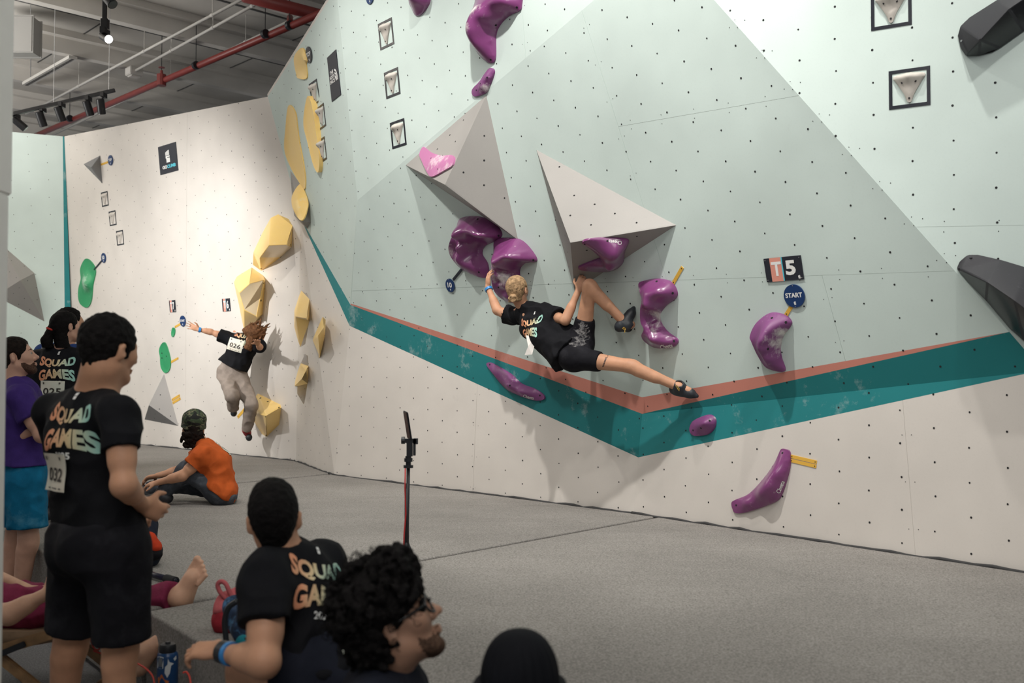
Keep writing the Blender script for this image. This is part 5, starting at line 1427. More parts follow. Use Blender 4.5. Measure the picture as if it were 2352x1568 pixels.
s.cone(J['la'], A(1582, 898, 7.18), .034, .03, .02); s.cone(J['ra'], A(1450, 745, 7.42), .034, .03, .02)
body = finish(s, 'body', SK_TAN, root)
def bun(s):
    s.ell(P(.0, -.105, -.055), [.036, .030, .042], ax, .012)
    rnd = random.Random(4)
    for k in range(14):
        a = rnd.uniform(0, 6.28); z = rnd.uniform(-.5, .5)
        s.ell(P(.032 * math.cos(a), -.108 + .022 * math.sin(a), -.055 + .04 * z * 2), [.011, .011, .015], ax, .006)
    for k in range(4): s.cone(P(rnd.uniform(-.02, .02), -.10, -.08), P(rnd.uniform(-.03, .03), -.095, -.13), .006, .002, .004)
hair_short(root, P, ax, 0.005, HR_BLOND, 0.98, 0.010, 0.0025, 0.004, extra=bun, fs=90)
def belly(s):
    s.cone(A(1262, 770, 7.70), A(1285, 822, 7.54), .11, .055, .05); s.cone(A(1240, 770, 7.72), A(1296, 832, 7.52), .07, .035, .05)
    s.cone(A(1225, 750, 7.84), A(1265, 800, 7.62), .10, .07, .05)
shirt = tee(root, J, cf, 0.86, res, CL_BLACK, 0.55, 0.62, hem=A(1302, 812, 7.56), hemdir=A(1245, 760, 7.7) - A(1305, 812, 7.56), wr=0.022, wscale=8.5, wdir=((.6, -.2, -.6), 0.35), extra=belly, flare=0.012, neck_r=0.060)
def chalk_seat(s): pass
sh = legs_cloth(root, J, cf, 0.88, res, CL_BLACKC, 0.46, 0.42, grow=0.014, wr=0.003, flare=-0.006, top=A(1290, 775, 7.6))
# chalk palm prints on the shorts
tree = bvh_of(sh); cam_v = Vector(ray(1330, 790)).normalized()
def chalk_patch(parent, u, v, rx, ry, rot, nm='chalk_mark', seed=1, m=None):
    rnd = random.Random(seed); vs = []; n_ = 26
    tr = bvh_of(parent)
    def hit(a, b):
        d = ray(a, b).normalized(); l, n, i, t = tr.ray_cast(CAMP, d); return None if l is None else l - d * 0.004
    c = hit(u, v)
    if c is None: return
    ring = []
    for k in range(n_):
        a = 2 * math.pi * k / n_; q = 1 + rnd.uniform(-.3, .25); x = rx * q * math.cos(a); y = ry * q * math.sin(a)
        h = hit(u + x * math.cos(rot) - y * math.sin(rot), v + x * math.sin(rot) + y * math.cos(rot)); ring.append(h if h is not None else c)
    o = mesh(nm, [c] + ring, [(0, 1 + k, 1 + (k + 1) % n_) for k in range(n_)], m or M_CHALKP); reparent(o, parent)
M_CHALKP = bpy.data.materials.new('chalk_smear'); M_CHALKP.use_nodes = True
nt = M_CHALKP.node_tree; b = nt.nodes['Principled BSDF']; b.inputs['Base Color'].default_value = (0.36, 0.35, 0.35, 1); b.inputs['Roughness'].default_value = 0.95
tc = nt.nodes.new('ShaderNodeTexCoord'); nz = nt.nodes.new('ShaderNodeTexNoise'); nz.inputs['Scale'].default_value = 34; nz.inputs['Detail'].default_value = 7; nz.inputs['Roughness'].default_value = 0.75
nt.links.new(tc.outputs['Object'], nz.inputs['Vector']); mr = nt.nodes.new('ShaderNodeMapRange'); mr.inputs['From Min'].default_value = 0.42; mr.inputs['From Max'].default_value = 0.72; mr.inputs['To Max'].default_value = 0.8
nt.links.new(nz.outputs['Fac'], mr.inputs['Value']); nt.links.new(mr.outputs['Result'], b.inputs['Alpha'])
chalk_patch(sh, 1328, 782, 24, 13, -0.3, seed=2); chalk_patch(sh, 1335, 752, 20, 12, 0.3, seed=5); chalk_patch(sh, 1338, 765, 12, 18, 0.2, seed=7)
bk = Vector(A(1258, 719, 7.80) - A(1181, 727, 8.08)).normalized()
spx = Vector(A(1240, 745, 7.84) - A(1318, 802, 7.58)).normalized()
exv = (Vector(A(1233, 768, 7.7)) - Vector(A(1188, 742, 7.85))).normalized()
shirt_print(shirt, 1214, 754, Vector((.62, -.62, .10)), Vector((-.35, .0, .9)), 0.21, year=None)
# paper bib hanging loose from the shirt
pb = [A(1208, 770, 7.72), A(1231, 772, 7.68), A(1226, 800, 7.66), A(1222, 814, 7.66), A(1205, 815, 7.68), A(1213, 795, 7.67)]
bm = bmesh.new(); bm_prism(bm, [Vector(q) for q in pb], Vector((0, -1, 0)), 0.002)
o = from_bm('race_bib', bm, mat('bib_white', (0.74, 0.70, 0.66), 0.6)); reparent(o, root)
band(root, J['lw'], J['le'], 0.08, 0.034, 0.022, M_BLUEB)
shoe(root, J['la'], A(1600, 903, 7.14), (-.2, -.7, .6), M_SHOE, 0.9); shoe(root, J['ra'], A(1464, 712, 7.44), (.8, -.3, -.55), M_SHOE, 0.9)
def laces(u, v, Y, sd):
    rnd = random.Random(sd); bm = bmesh.new()
    for k in range(3):
        a = Vector(A(u, v, Y)); d = Vector((rnd.uniform(-1, 0.2), -.3, rnd.uniform(-.9, .9))) * .035
        bm_tube(bm, [a, a + d * .7 + Vector((0, 0, .008)), a + d, a + d * .4 - Vector((0, 0, .01))], .0025, 6)
    reparent(from_bm('laces', bm, mat('gold_lace', (0.35, 0.22, 0.03), 0.6)), root)
laces(1560, 892, 7.12, 1); laces(1437, 755, 7.34, 3)
tt = [Vector(pick(body, 1386 + k * 1.7, 842 - k * 5.2)[0] or A(1390, 830, 7.3)) for k in range(0, 7)]
bm = bmesh.new()
for k in range(6):
    d_ = (tt[k + 1] - tt[k]) * 0.78; e_ = Vector((.9, 0, .25)) * .011
    n_ = Vector((0, -1, 0)) * .002
    vs_ = [bm.verts.new(tt[k] - e_ + n_), bm.verts.new(tt[k] + e_ + n_), bm.verts.new(tt[k] + d_ + e_ + n_), bm.verts.new(tt[k] + d_ - e_ + n_)]; bm.faces.new(vs_)
reparent(from_bm('tattoo_band', bm, mat('tattoo_ink', (0.09, 0.055, 0.045), 0.6)), root)

# ---- standing man with bib 032, near left
sc = 1.0; Yb = 3.7
J = dict(head=A(252, 808, 3.70), neck=A(222, 905, 3.72), chest=A(198, 1010, 3.72), pelvis=A(222, 1225, 3.72),
         ls=A(124, 948, 3.88), rs=A(276, 955, 3.55), le=A(150, 1110, 4.02), re=A(283, 1112, 3.46), lw=A(290, 1150, 3.95), rw=A(326, 1158, 3.66),
         lh=A(192, 1255, 3.82), rh=A(272, 1258, 3.64), lk=A(163, 1480, 3.84), rk=A(277, 1490, 3.66), la=A(140, 1700, 3.95), ra=A(285, 1740, 3.72))
for k in ('la', 'ra'): J[k][2] = 0.09
cf = (.60, .80, 0)
root = person('standing man in black t-shirt with bib 032 seen from behind', (J['pelvis'][0], J['pelvis'][1], 0))
res = 0.0065
s = Sdf(spread(J) + [(J['ra'][0], J['ra'][1], 0)], 0.2, res)
torso_on(s, J, cf, 0.95)
P, ax = head_on(s, J['head'], (.47, .87, -.06), (0, 0, 1), 1.05, neck=J['neck'])
s.cone(P(0, -.035, -.06), J['neck'], .062, .070, .03)
for a in ('l', 'r'): arm_on(s, J[a + 's'], J[a + 'e'], J[a + 'w'], 1.0, m=0.96)
hand_on(s, J['rw'], (.55, .70, -.45), (-.5, .6, .1), 1, (35, 45, 35)); hand_on(s, J['lw'], (.8, -.1, -.35), (0, .3, -1), -1, (35, 45, 30))
for a in ('l', 'r'): leg_on(s, J[a + 'h'], J[a + 'k'], J[a + 'a'], (-.72, -.68, 0), 1.0, 1.05)
finish(s, 'body', SK_TAN, root)
hair_short(root, P, ax, 0.005, HR_BLACK, 1.05, 0.010, 0.006, 0.012, fs=55)
shirt = tee(root, J, cf, 0.97, res, CL_BLACK, 0.60, 0.52, hem=A(235, 1222, 3.72), hemdir=(0, 0, 1), grow=0.013, wr=0.014, wscale=6.5, flare=0.018, sleeve=0.94)
legs_cloth(root, J, cf, 1.0, res, CL_BLACKC, 0.86, 0.90, grow=0.026, flare=0.014, wr=0.011, wscale=6, top=A(235, 1195, 3.72), topdir=(0, 0, 1), seat=0.01)
exb = Vector((.80, -.60, 0))
shirt_print(shirt, 150, 985, exb, (0, 0, 1), 0.25, year='2025')
bib(root, shirt, 140, 1083, exb, (0.02, -0.02, 1), 0.15, 0.135, '032', droop=0.012)
for a, dx in (('l', .12), ('r', .14)):
    shoe(root, J[a + 'a'], J[a + 'a'] + np.array((.15, .14, -.03)), (0, 0, 1), mat('trainer_grey', (0.08, 0.08, 0.09), 0.6), 1.05, 0.008, False)

# ---- crouching man, back to the camera
J = dict(head=A(630, 1195, 3.22), neck=A(646, 1268, 3.22), chest=A(690, 1390, 3.25), pelvis=A(745, 1560, 3.22),
         ls=A(612, 1328, 3.10), rs=A(742, 1300, 3.42), le=A(608, 1520, 2.96), re=A(760, 1480, 3.62), lw=A(508, 1496, 3.10), rw=A(640, 1500, 3.6),
         lh=A(695, 1558, 3.12), rh=A(745, 1575, 3.34), lk=A(562, 1538, 3.20), rk=A(640, 1510, 3.50), la=A(600, 1800, 3.16), ra=A(660, 1780, 3.45))
for k in ('la', 'ra'): J[k][2] = 0.09
cf = (-.62, .78, 0)
root = person('crouching man in black t-shirt with a watch seen from behind', (J['pelvis'][0], J['pelvis'][1], 0))
s = Sdf(spread(J), 0.2, 0.006)
torso_on(s, J, cf, 0.92)
P, ax = head_on(s, J['head'], (-.22, .95, .18), (-.06, -.12, 1), 0.98, neck=J['neck'])
for a in ('l', 'r'): arm_on(s, J[a + 's'], J[a + 'e'], J[a + 'w'], 1.0, m=1.08)
hand_on(s, J['lw'], (-.9, .25, 0), (.1, .4, -1), -1, (25, 35, 30)); hand_on(s, J['rw'], (-.9, .2, -.2), (0, .3, -1), 1, (30, 40, 30))
for a in ('l', 'r'): leg_on(s, J[a + 'h'], J[a + 'k'], J[a + 'a'], (.3, -.6, -.3), 0.95, 1.05)
finish(s, 'body', SK_TAN, root)
def crop_top(s): s.ell(P(0, .01, .085), [.055, .07, .045], ax, .03)
hair_short(root, P, ax, 0.005, HR_BLACK, 0.98, 0.007, 0.003, 0.018, extra=crop_top, fs=70, nape=-.066)
shirt = tee(root, J, cf, 0.95, 0.006, CL_BLACK, 0.55, 0.55, hem=A(748, 1545, 3.24), grow=0.020, wr=0.018, wscale=6.5)
legs_cloth(root, J, cf, 0.95, 0.007, CL_NAVY, 0.22, 0.30, grow=0.022, flare=0.02, wr=0.01)
shirt_print(shirt, 742, 1345, (.74, .62, -.22), (-.22, .05, .95), 0.24)
bib(root, shirt, 808, 1455, (.74, .62, -.22), (-.22, .05, .95), 0.15, 0.135, '019')
band(root, J['lw'], J['le'], 0.10, 0.035, 0.030, M_BLACK, 'watch'); band(root, J['lw'], J['le'], 0.22, 0.0365, 0.016, M_BLUEB)
for a in ('l', 'r'): shoe(root, J[a + 'a'], J[a + 'a'] + np.array((-.12, .16, -.03)), (0, 0, 1), mat('trainer_grey', (0.08, 0.08, 0.09)), 1.0, 0.008, False)

# ---- curly haired man with glasses
J = dict(head=A(903, 1436, 2.58), neck=A(882, 1540, 2.61), chest=A(880, 1680, 2.60), pelvis=A(850, 1950, 2.60),
         ls=A(910, 1590, 2.80), rs=A(862, 1650, 2.44), le=A(950, 1760, 2.90), re=A(880, 1830, 2.42), lw=A(975, 1790, 3.05), rw=A(930, 1870, 2.66),
         lh=A(880, 1990, 2.72), rh=A(850, 2000, 2.5), lk=A(1180, 1950, 2.78), rk=A(1180, 1960, 2.42), la=A(1300, 2250, 2.8), ra=A(1300, 2260, 2.45))
for k in ('la', 'ra'): J[k][2] = 0.08
for k in ('pelvis', 'lh', 'rh'): J[k][2] = max(J[k][2], .38)
for a in 'lr':
    J[a + 'k'] = J[a + 'h'] + np.array((.10, .40, .06)); J[a + 'a'] = J[a + 'k'] + np.array((.02, .08, 0)); J[a + 'a'][2] = .09
cf = (.97, .2, 0)
root = person('curly black haired man in glasses and dark top, in profile at the front', (J['pelvis'][0], J['pelvis'][1], 0))
s = Sdf(spread(J), 0.2, 0.006)
torso_on(s, J, cf, 0.92)
P, ax = head_on(s, J['head'], (.83, .20, .50), (-.50, .05, .83), 1.07, neck=J['neck'])
for a in ('l', 'r'): arm_on(s, J[a + 's'], J[a + 'e'], J[a + 'w'], 0.98)
hand_on(s, J['rw'], (1, .1, -.1), (0, .2, -1), -1); hand_on(s, J['lw'], (1, -.1, -.1), (0, -.2, -1), 1)
for a in ('l', 'r'): leg_on(s, J[a + 'h'], J[a + 'k'], J[a + 'a'], (-1, 0, 0), 0.95)
finish(s, 'body', SK_OLIVE, root)
# mass of curls: many small lumps around a big rounded cap
pts = [P(x, y, z) for x in (-.16, .16) for y in (-.18, .13) for z in (-.12, .22)]
s = Sdf(pts, 0.03, 0.0048)
s.ell(P(0, -.008, .064), [.108, .114, .104], ax, .02); s.ell(P(0, -.062, -.020), [.085, .060, .070], ax, .03); s.ell(P(0, .068, .112), [.082, .052, .055], ax, .03)
rnd = random.Random(11)
def sphere_pt():
    while True:
        q = np.array([rnd.uniform(-1, 1) for _ in range(3)]); l = np.linalg.norm(q)
        if .2 < l < 1: return q / l
cnt = 0
for k in range(760):
    q = sphere_pt()
    c = (q[0] * .088, .068 + q[1] * .058, .112 + q[2] * .060) if k % 5 == 2 else (0 + q[0] * .115, -.008 + q[1] * .121, .064 + q[2] * .111) if k % 4 else (q[0] * .090, -.062 + q[1] * .066, -.018 + q[2] * .073)
    r_ = rnd.uniform(.006, .0135); s.ell(P(*c), [r_, r_, r_], ax, .004)
s.ell(P(0, .145, -.005), [.080, .072, .088], ax, .006, 's')
for q in (-1, 1): s.ell(P(q * .090, .065, -.002), [.035, .050, .032], ax, .006, 's'); s.ell(P(q * .085, .055, -.040), [.045, .050, .045], ax, .006, 's'); s.ell(P(0, .06, -.09), [.1, .085, .075], ax, .006, 's')
for q in (-1, 1): s.ell(P(q * .098, .006, -.02), [.035, .030, .040], ax, .006, 's')
finish(s, 'hair', HR_BLACK, root, fine=0.0045, fscale=95, it=1)
# loose frizz standing off the outline
bm = bmesh.new()
for k in range(420):
    q = sphere_pt(); b0 = (q[0] * .118, -.008 + q[1] * .124, .064 + q[2] * .115)
    if b0[1] > .06 and b0[2] < .08: continue
    if b0[2] < -.03: continue
    p0 = Vector(P(*b0)); t1 = Vector([rnd.uniform(-1, 1) for _ in range(3)]).normalized(); nn = (Vector(P(*[b0[i] * 1.0 + q[i] * .02 for i in range(3)])) - p0).normalized()
    t1 = (t1 - nn * t1.dot(nn)).normalized(); t2 = nn.cross(t1); R0 = rnd.uniform(.004, .009)
    bm_tube(bm, [p0 + nn * (.002 + .0045 * i) + (t1 * math.cos(i * 1.25) + t2 * math.sin(i * 1.25)) * R0 for i in range(6)], .0011, 4)
o = from_bm('hair_frizz', bm, HR_BLACK, None, True); o['kind'] = 'stuff'; reparent(o, root)
# beard, eyes, glasses
beard(root, J['head'], (.83, .20, .50), (-.50, .05, .83), 1.07, ST_BLACK, inflate=0.0004)
M_EYE = mat('eye_dark', (0.03, 0.02, 0.015), 0.15); M_EYEW = mat('eye_white', (0.36, 0.31, 0.28), 0.4)
def eyes(root, P, sc=1.0, brow=HR_BLACK):
    for q in (-1, 1):
        bm = bmesh.new(); bmesh.ops.create_uvsphere(bm, u_segments=12, v_segments=8, radius=.0118 * sc, matrix=Matrix.Translation(Vector(P(q * .031, .0785, .003)))); o = from_bm('eye', bm, M_EYEW, None, True); reparent(o, root)
        bm = bmesh.new(); bmesh.ops.create_uvsphere(bm, u_segments=10, v_segments=6, radius=.0062 * sc, matrix=Matrix.Translation(Vector(P(q * .031, .0855, .003)))); i_ = from_bm('iris', bm, M_EYE, None, True); reparent(i_, o)
        bm = bmesh.new(); bm_tube(bm, [P(q * .014, .090, .022), P(q * .03, .090, .028), P(q * .048, .076, .022)], [.003, .004, .002], 6); reparent(from_bm('eyebrow', bm, brow), root)
eyes(root, P, 1.07)
gm = mat('glasses_frame', (0.012, 0.012, 0.013), 0.25)
gl = None
for q in (-1, 1):
    ring = [P(q * .033 + .027 * math.cos(a) * (1.0), .101 - .012 * abs(math.cos(a)) * (1 if math.cos(a) * q > 0 else 0), .0 + .021 * math.sin(a)) for a in np.linspace(0, 2 * math.pi, 20, endpoint=False)]
    bm = bmesh.new(); bm_tube(bm, ring, .0038, 6, True); bm_tube(bm, [P(q * .060, .088, .006), P(q * .074, .03, .008), P(q * .082, -.015, .010)], .0036, 6)
    if q == 1: bm_tube(bm, [P(-.008, .105, .004), P(0, .108, .007), P(.008, .105, .004)], .0025, 6)
    o = from_bm('glasses', bm, gm, None, True); reparent(o, root)
def collar(s):
    s.cone(V3(J['neck']) + np.array((0, 0, -.03)), V3(J['neck']) + np.array((.005, 0, -.005)), .085, .080, .02)
tee(root, J, cf, 0.95, 0.006, CL_NAVY, 0.95, 0.95, grow=0.028, wr=0.010, wscale=6, extra=collar, name='sweatshirt')
legs_cloth(root, J, cf, 0.95, 0.009, CL_GREYTR, 1.9, 1.9, full=True, grow=0.02, name='trousers')
st = empty('low_stool', (J['pelvis'][0], J['pelvis'][1], 0))
zt = J['pelvis'][2] - .18
# stool under him, just out of the frame
M_WOODB = mat('beech_wood', (0.36, 0.22, 0.10), 0.5, noise=0.2, scale=14)
bm = bmesh.new(); bm_box(bm, (st.location.x, st.location.y, zt - .02), (.34, .34, .04)); bmesh.ops.bevel(bm, geom=bm.edges[:], offset=.008, segments=2, affect='EDGES'); reparent(from_bm('seat', bm, M_WOODB), st)
for x in (-.13, .13):
    for y in (-.13, .13):
        bm = bmesh.new(); bm_cyl(bm, (st.location.x + x * 1.1, st.location.y + y * 1.1, 0), (st.location.x + x, st.location.y + y, zt - .04), .017, .02, 10); reparent(from_bm('leg', bm, M_WOODB), st)
tag(st, 'low wooden stool under the man in glasses', 'stool')

# ---- person in a dark beanie at the bottom edge
J = dict(head=A(1195, 1568, 2.40), neck=A(1195, 1660, 2.42), chest=A(1195, 1780, 2.42), pelvis=A(1190, 1990, 2.35),
         ls=A(1110, 1700, 2.42), rs=A(1285, 1700, 2.44), le=A(1070, 1900, 2.40), re=A(1320, 1900, 2.42), lw=A(1110, 2000, 2.62), rw=A(1280, 2000, 2.62),
         lh=A(1150, 2050, 2.36), rh=A(1235, 2050, 2.36), lk=A(1090, 1900, 2.75), rk=A(1300, 1900, 2.75), la=A(1120, 2150, 2.95), ra=A(1270, 2150, 2.95))
for k in ('la', 'ra'): J[k][2] = 0.09
for k in ('pelvis', 'lh', 'rh'): J[k][2] = .13
root = person('person in a dark knitted beanie at the bottom edge', (J['pelvis'][0], J['pelvis'][1], 0))
s = Sdf(spread(J), 0.2, 0.009); cf = (.05, 1, 0)
torso_on(s, J, cf, 0.9); P, ax = head_on(s, J['head'], (.1, .98, .1), (0, 0, 1), 1.0, neck=J['neck'])
for a in ('l', 'r'): arm_on(s, J[a + 's'], J[a + 'e'], J[a + 'w'], 0.95); leg_on(s, J[a + 'h'], J[a + 'k'], J[a + 'a'], (0, -1, -.3), 0.9); hand_on(s, J[a + 'w'], (0, 1, -.1), (0, 0, -1), 1 if a == 'r' else -1); foot_on(s, J[a + 'a'], J[a + 'a'] + np.array((0, .19, -.02)), (0, 0, 1), .95)
finish(s, 'body', SK_OLIVE, root)
bm = bmesh.new(); N, Mm = 96, 22; rings = []
for j in range(Mm + 1):
    t = j / Mm; ph = t * math.pi * .5; zc = .118 * math.sin(ph) if t > .0 else 0
    rr = math.cos(ph) ** .8 if t < 1 else 0.001
    rings.append([bm.verts.new(Vector(P(0, -.012, .012)) + Vector((math.cos(2 * math.pi * i / N) * (.093 * rr) * (1 + .018 * (1 if i % 4 < 2 else -1) * rr), math.sin(2 * math.pi * i / N) * (.108 * rr) * (1 + .018 * (1 if i % 4 < 2 else -1) * rr), zc))) for i in range(N)])
for j in range(Mm):
    for i in range(N): bm.faces.new((rings[j][i], rings[j][(i + 1) % N], rings[j + 1][(i + 1) % N], rings[j + 1][i]))
bea = from_bm('beanie', bm, cloth('beanie_black', (0.006, 0.0065, 0.009)), None, True); reparent(bea, root)
bm = bmesh.new(); bm_tube(bm, [Vector(P(0, -.012, -.008)) + Vector((math.cos(a) * .094, math.sin(a) * .109, 0)) for a in np.linspace(0, 2 * math.pi, 48, endpoint=False)], .022, 8, True); c_ = from_bm('beanie_cuff', bm, cloth('beanie_black', (0, 0, 0)), None, True); reparent(c_, bea)
tee(root, J, cf, 0.92, 0.010, CL_NAVY, 0.95, 0.95, grow=0.025, name='sweatshirt'); legs_cloth(root, J, cf, 0.9, 0.010, CL_GREYTR, 1.9, 1.9, full=True, grow=0.02, name='trousers')

# ---- man in purple t-shirt by the pillar
Yb = 6.2
J = dict(head=A(40, 822, Yb), neck=A(28, 878, Yb), chest=A(48, 960, Yb), pelvis=A(54, 1085, Yb),
         ls=A(60, 905, Yb + .16), rs=A(48, 915, Yb - .17), le=A(100, 985, Yb + .22), re=A(96, 1000, Yb - .20), lw=A(66, 992, Yb - .13), rw=A(100, 985, Yb + .06),
         lh=A(45, 1110, Yb + .10), rh=A(58, 1110, Yb - .09), lk=A(35, 1238, Yb + .14), rk=A(66, 1245, Yb - .1), la=A(18, 1385, Yb + .12), ra=A(44, 1390, Yb - .06))
for k in ('la', 'ra'): J[k][2] = 0.09
cf = (.97, .25, 0)
root = person('dark bearded man in purple t-shirt and teal shorts with folded arms', (J['pelvis'][0], J['pelvis'][1], 0))
s = Sdf(spread(J), 0.2, 0.007)
torso_on(s, J, cf, 0.95)
P, ax = head_on(s, J['head'], (.90, .30, .28), (-.28, 0, .96), 1.02, neck=J['neck'])
for a in ('l', 'r'): arm_on(s, J[a + 's'], J[a + 'e'], J[a + 'w'], 0.98)
hand_on(s, J['lw'], (-.8, -.25, -.25), (.2, 1, 0), -1, (10, 15, 12)); hand_on(s, J['rw'], (.2, .9, .2), (-1, 0, 0), 1)
for a in ('l', 'r'): leg_on(s, J[a + 'h'], J[a + 'k'], J[a + 'a'], (-1, -.2, 0), 0.97, 1.02); foot_on(s, J[a + 'a'], J[a + 'a'] + np.array((.19, .04, -.02)), (0, 0, 1), 1.0)
finish(s, 'body', SK_PINK, root)
hair_short(root, P, ax, 0.006, HR_DARK, 1.02, 0.010, 0.004, 0.010)
beard(root, J['head'], (.90, .30, .28), (-.28, 0, .96), 1.02, ST_DARK); eyes(root, P, 1.0, HR_DARK)
tee(root, J, cf, 0.97, 0.007, CL_PURPLE, 0.50, 0.55, hem=A(54, 1066, Yb), hemdir=(0, 0, 1), grow=0.020, wr=0.010)
legs_cloth(root, J, cf, 0.97, 0.007, CL_TEALB, 0.72, 0.76, grow=0.030, flare=0.02, wr=0.010, top=A(54, 1050, Yb), topdir=(0, 0, 1))

# ---- woman with ponytail and bib 025
Yb = 7.3
J = dict(head=A(152, 752, Yb), neck=A(140, 806, Yb), chest=A(132, 855, Yb), pelvis=A(128, 960, Yb),
         ls=A(85, 828, Yb + .03), rs=A(180, 828, Yb), le=A(70, 905, Yb), re=A(197, 900, Yb + .02), lw=A(82, 975, Yb - .05), rw=A(205, 960, Yb + .12),
         lh=A(108, 975, Yb), rh=A(148, 975, Yb), lk=A(108, 1080, Yb - .03), rk=A(150, 1085, Yb), la=A(118, 1172, Yb), ra=A(150, 1172, Yb + .05))
for k in ('la', 'ra'): J[k][2] = MAT + .09
cf = (.12, 1, 0)
root = person('woman with dark ponytail and red hair tie wearing bib 025', (J['pelvis'][0], J['pelvis'][1], MAT))
s = Sdf(spread(J), 0.2, 0.008)
torso_on(s, J, cf, 0.86)
P, ax = head_on(s, J['head'], (.55, .82, .18), (-.05, -.05, 1), 0.98, neck=J['neck'], fem=True)
for a in ('l', 'r'): arm_on(s, J[a + 's'], J[a + 'e'], J[a + 'w'], 0.9, m=.9); leg_on(s, J[a + 'h'], J[a + 'k'], J[a + 'a'], (0, -1, 0), 0.9); hand_on(s, J[a + 'w'], (.1, .3, -.9), (.8 if a == 'l' else -.8, 0, -.1), 1 if a == 'r' else -1, sc=.92)
finish(s, 'body', SK_PINK, root)
def pony(s):
    s.ell(P(-.015, -.100, .012), [.030, .030, .026], ax, .015)
    a = V3(P(-.02, -.118, .005)); b = V3(P(-.045, -.145, -.075)); c = V3(P(-.06, -.13, -.17)); d = V3(P(-.058, -.105, -.225))
    s.cone(a, b, .020, .036, .015); s.cone(b, c, .036, .040, .02); s.cone(c, d, .040, .010, .02)
hair_short(root, P, ax, 0.006, HR_BLACK, 0.98, 0.009, 0.003, 0.004, extra=pony, nape=-.26, fs=60)
bm = bmesh.new(); c0 = Vector(P(-.018, -.115, .008)); dd = (Vector(P(-.045, -.145, -.075)) - c0).normalized(); t1 = dd.orthogonal().normalized(); t2 = dd.cross(t1)
bm_tube(bm, [c0 + (t1 * math.cos(a) + t2 * math.sin(a)) * .023 for a in np.linspace(0, 6.283, 14, endpoint=False)], .008, 6, True); reparent(from_bm('hair_tie', bm, mat('red_elastic', (0.5, 0.03, 0.02), 0.6), None, True), root)
shirt = tee(root, J, cf, 0.90, 0.008, CL_BLACK, 0.62, 0.62, hem=A(128, 950, Yb), hemdir=(0, 0, 1), grow=0.026, wr=0.010, flare=.02, neck_r=.062)
legs_cloth(root, J, cf, 0.88, 0.008, CL_GREYTR, 1.9, 1.9, full=True, grow=0.014, name='trousers')
shirt_print(shirt, 126, 848, (1, -.1, 0), (0, 0, 1), 0.25)
bib(root, shirt, 121, 896, (1, -.08, -.03), (0.02, 0, 1), 0.17, 0.135, '025')
for a in ('l', 'r'): shoe(root, J[a + 'a'], J[a + 'a'] + np.array((.03, .17, -.03)), (0, 0, 1), mat('shoe_dark', (0.02, 0.02, 0.024), 0.5), .95, 0.008, False)

# ---- man in blue behind her
Yb = 7.9
J = dict(head=A(163, 745, Yb), neck=A(150, 800, Yb), chest=A(148, 850, Yb), pelvis=A(148, 960, Yb),
         ls=A(102, 812, Yb + .12), rs=A(190, 815, Yb - .05), le=A(96, 890, Yb + .15), re=A(200, 890, Yb - .02), lw=A(130, 930, Yb + .3), rw=A(205, 930, Yb + .15),
         lh=A(130, 970, Yb + .05), rh=A(166, 970, Yb), lk=A(130, 1070, Yb + .05), rk=A(166, 1070, Yb), la=A(130, 1160, Yb + .05), ra=A(166, 1160, Yb))
for k in ('la', 'ra'): J[k][2] = MAT + .09
cf = (.5, .85, 0)
root = person('dark haired man in blue shirt hidden behind the woman with ponytail', (J['pelvis'][0], J['pelvis'][1], MAT))
s = Sdf(spread(J), 0.2, 0.009); torso_on(s, J, cf, 0.92)
P, ax = head_on(s, J['head'], (.85, .50, .18), (-.1, 0, 1), 1.0, neck=J['neck'])
for a in ('l', 'r'): arm_on(s, J[a + 's'], J[a + 'e'], J[a + 'w'], 0.95); leg_on(s, J[a + 'h'], J[a + 'k'], J[a + 'a'], (-.5, -.8, 0), 0.92); hand_on(s, J[a + 'w'], (.3, .4, -.8), (-.8, 0, -.1), 1)
finish(s, 'body', SK_TAN, root); hair_short(root, P, ax, 0.007, HR_BLACK, 1.0, 0.012, 0.005, 0.012)
tee(root, J, cf, 0.94, 0.009, CL_BLUE, 0.6, 0.6, grow=0.022, wr=0.008); legs_cloth(root, J, cf, 0.92, 0.010, CL_GREYTR, 1.9, 1.9, full=True, grow=0.016, name='trousers')
bm = bmesh.new(); q0 = Vector(A(106, 770, Yb - .02)); 
bm_tube(bm, [Vector(A(113, 778, Yb - .06)), Vector(A(104, 788, Yb - .02)), Vector(A(98, 800, Yb + .03))], .012, 6); reparent(from_bm('shoulder_stripe', bm, M_WTXT, None, True), root)
for a in ('l', 'r'): shoe(root, J[a + 'a'], J[a + 'a'] + np.array((.1, .14, -.03)), (0, 0, 1), mat('shoe_dark', (0.02, 0.02, 0.024)), 1.0, 0.009, False)

# ---- seated man in orange with camouflage hat
Yb = 8.3
J = dict(head=A(444, 985, Yb), neck=A(462, 1020, Yb), chest=A(492, 1062, Yb), pelvis=A(506, 1124, Yb),
         ls=A(468, 1046, Yb - .17), rs=A(478, 1034, Yb + .17), le=A(420, 1092, Yb - .22), re=A(420, 1078, Yb + .2), lw=A(362, 1108, Yb - .14), rw=A(362, 1092, Yb + .10),
         lh=A(500, 1130, Yb - .10), rh=A(500, 1130, Yb + .10), lk=A(428, 1080, Yb - .12), rk=A(410, 1110, Yb + .14), la=A(372, 1136, Yb - .10), ra=A(330, 1136, Yb + .1))
for k in ('la', 'ra'): J[k][2] = MAT + .09
for k in ('pelvis', 'lh', 'rh'): J[k][2] = MAT + .115
cf = (-.95, .30, 0)
root = person('man in orange t-shirt and camouflage hat sitting on the mat', (J['pelvis'][0], J['pelvis'][1], MAT))
s = Sdf(spread(J), 0.2, 0.0085); torso_on(s, J, cf, 0.93)
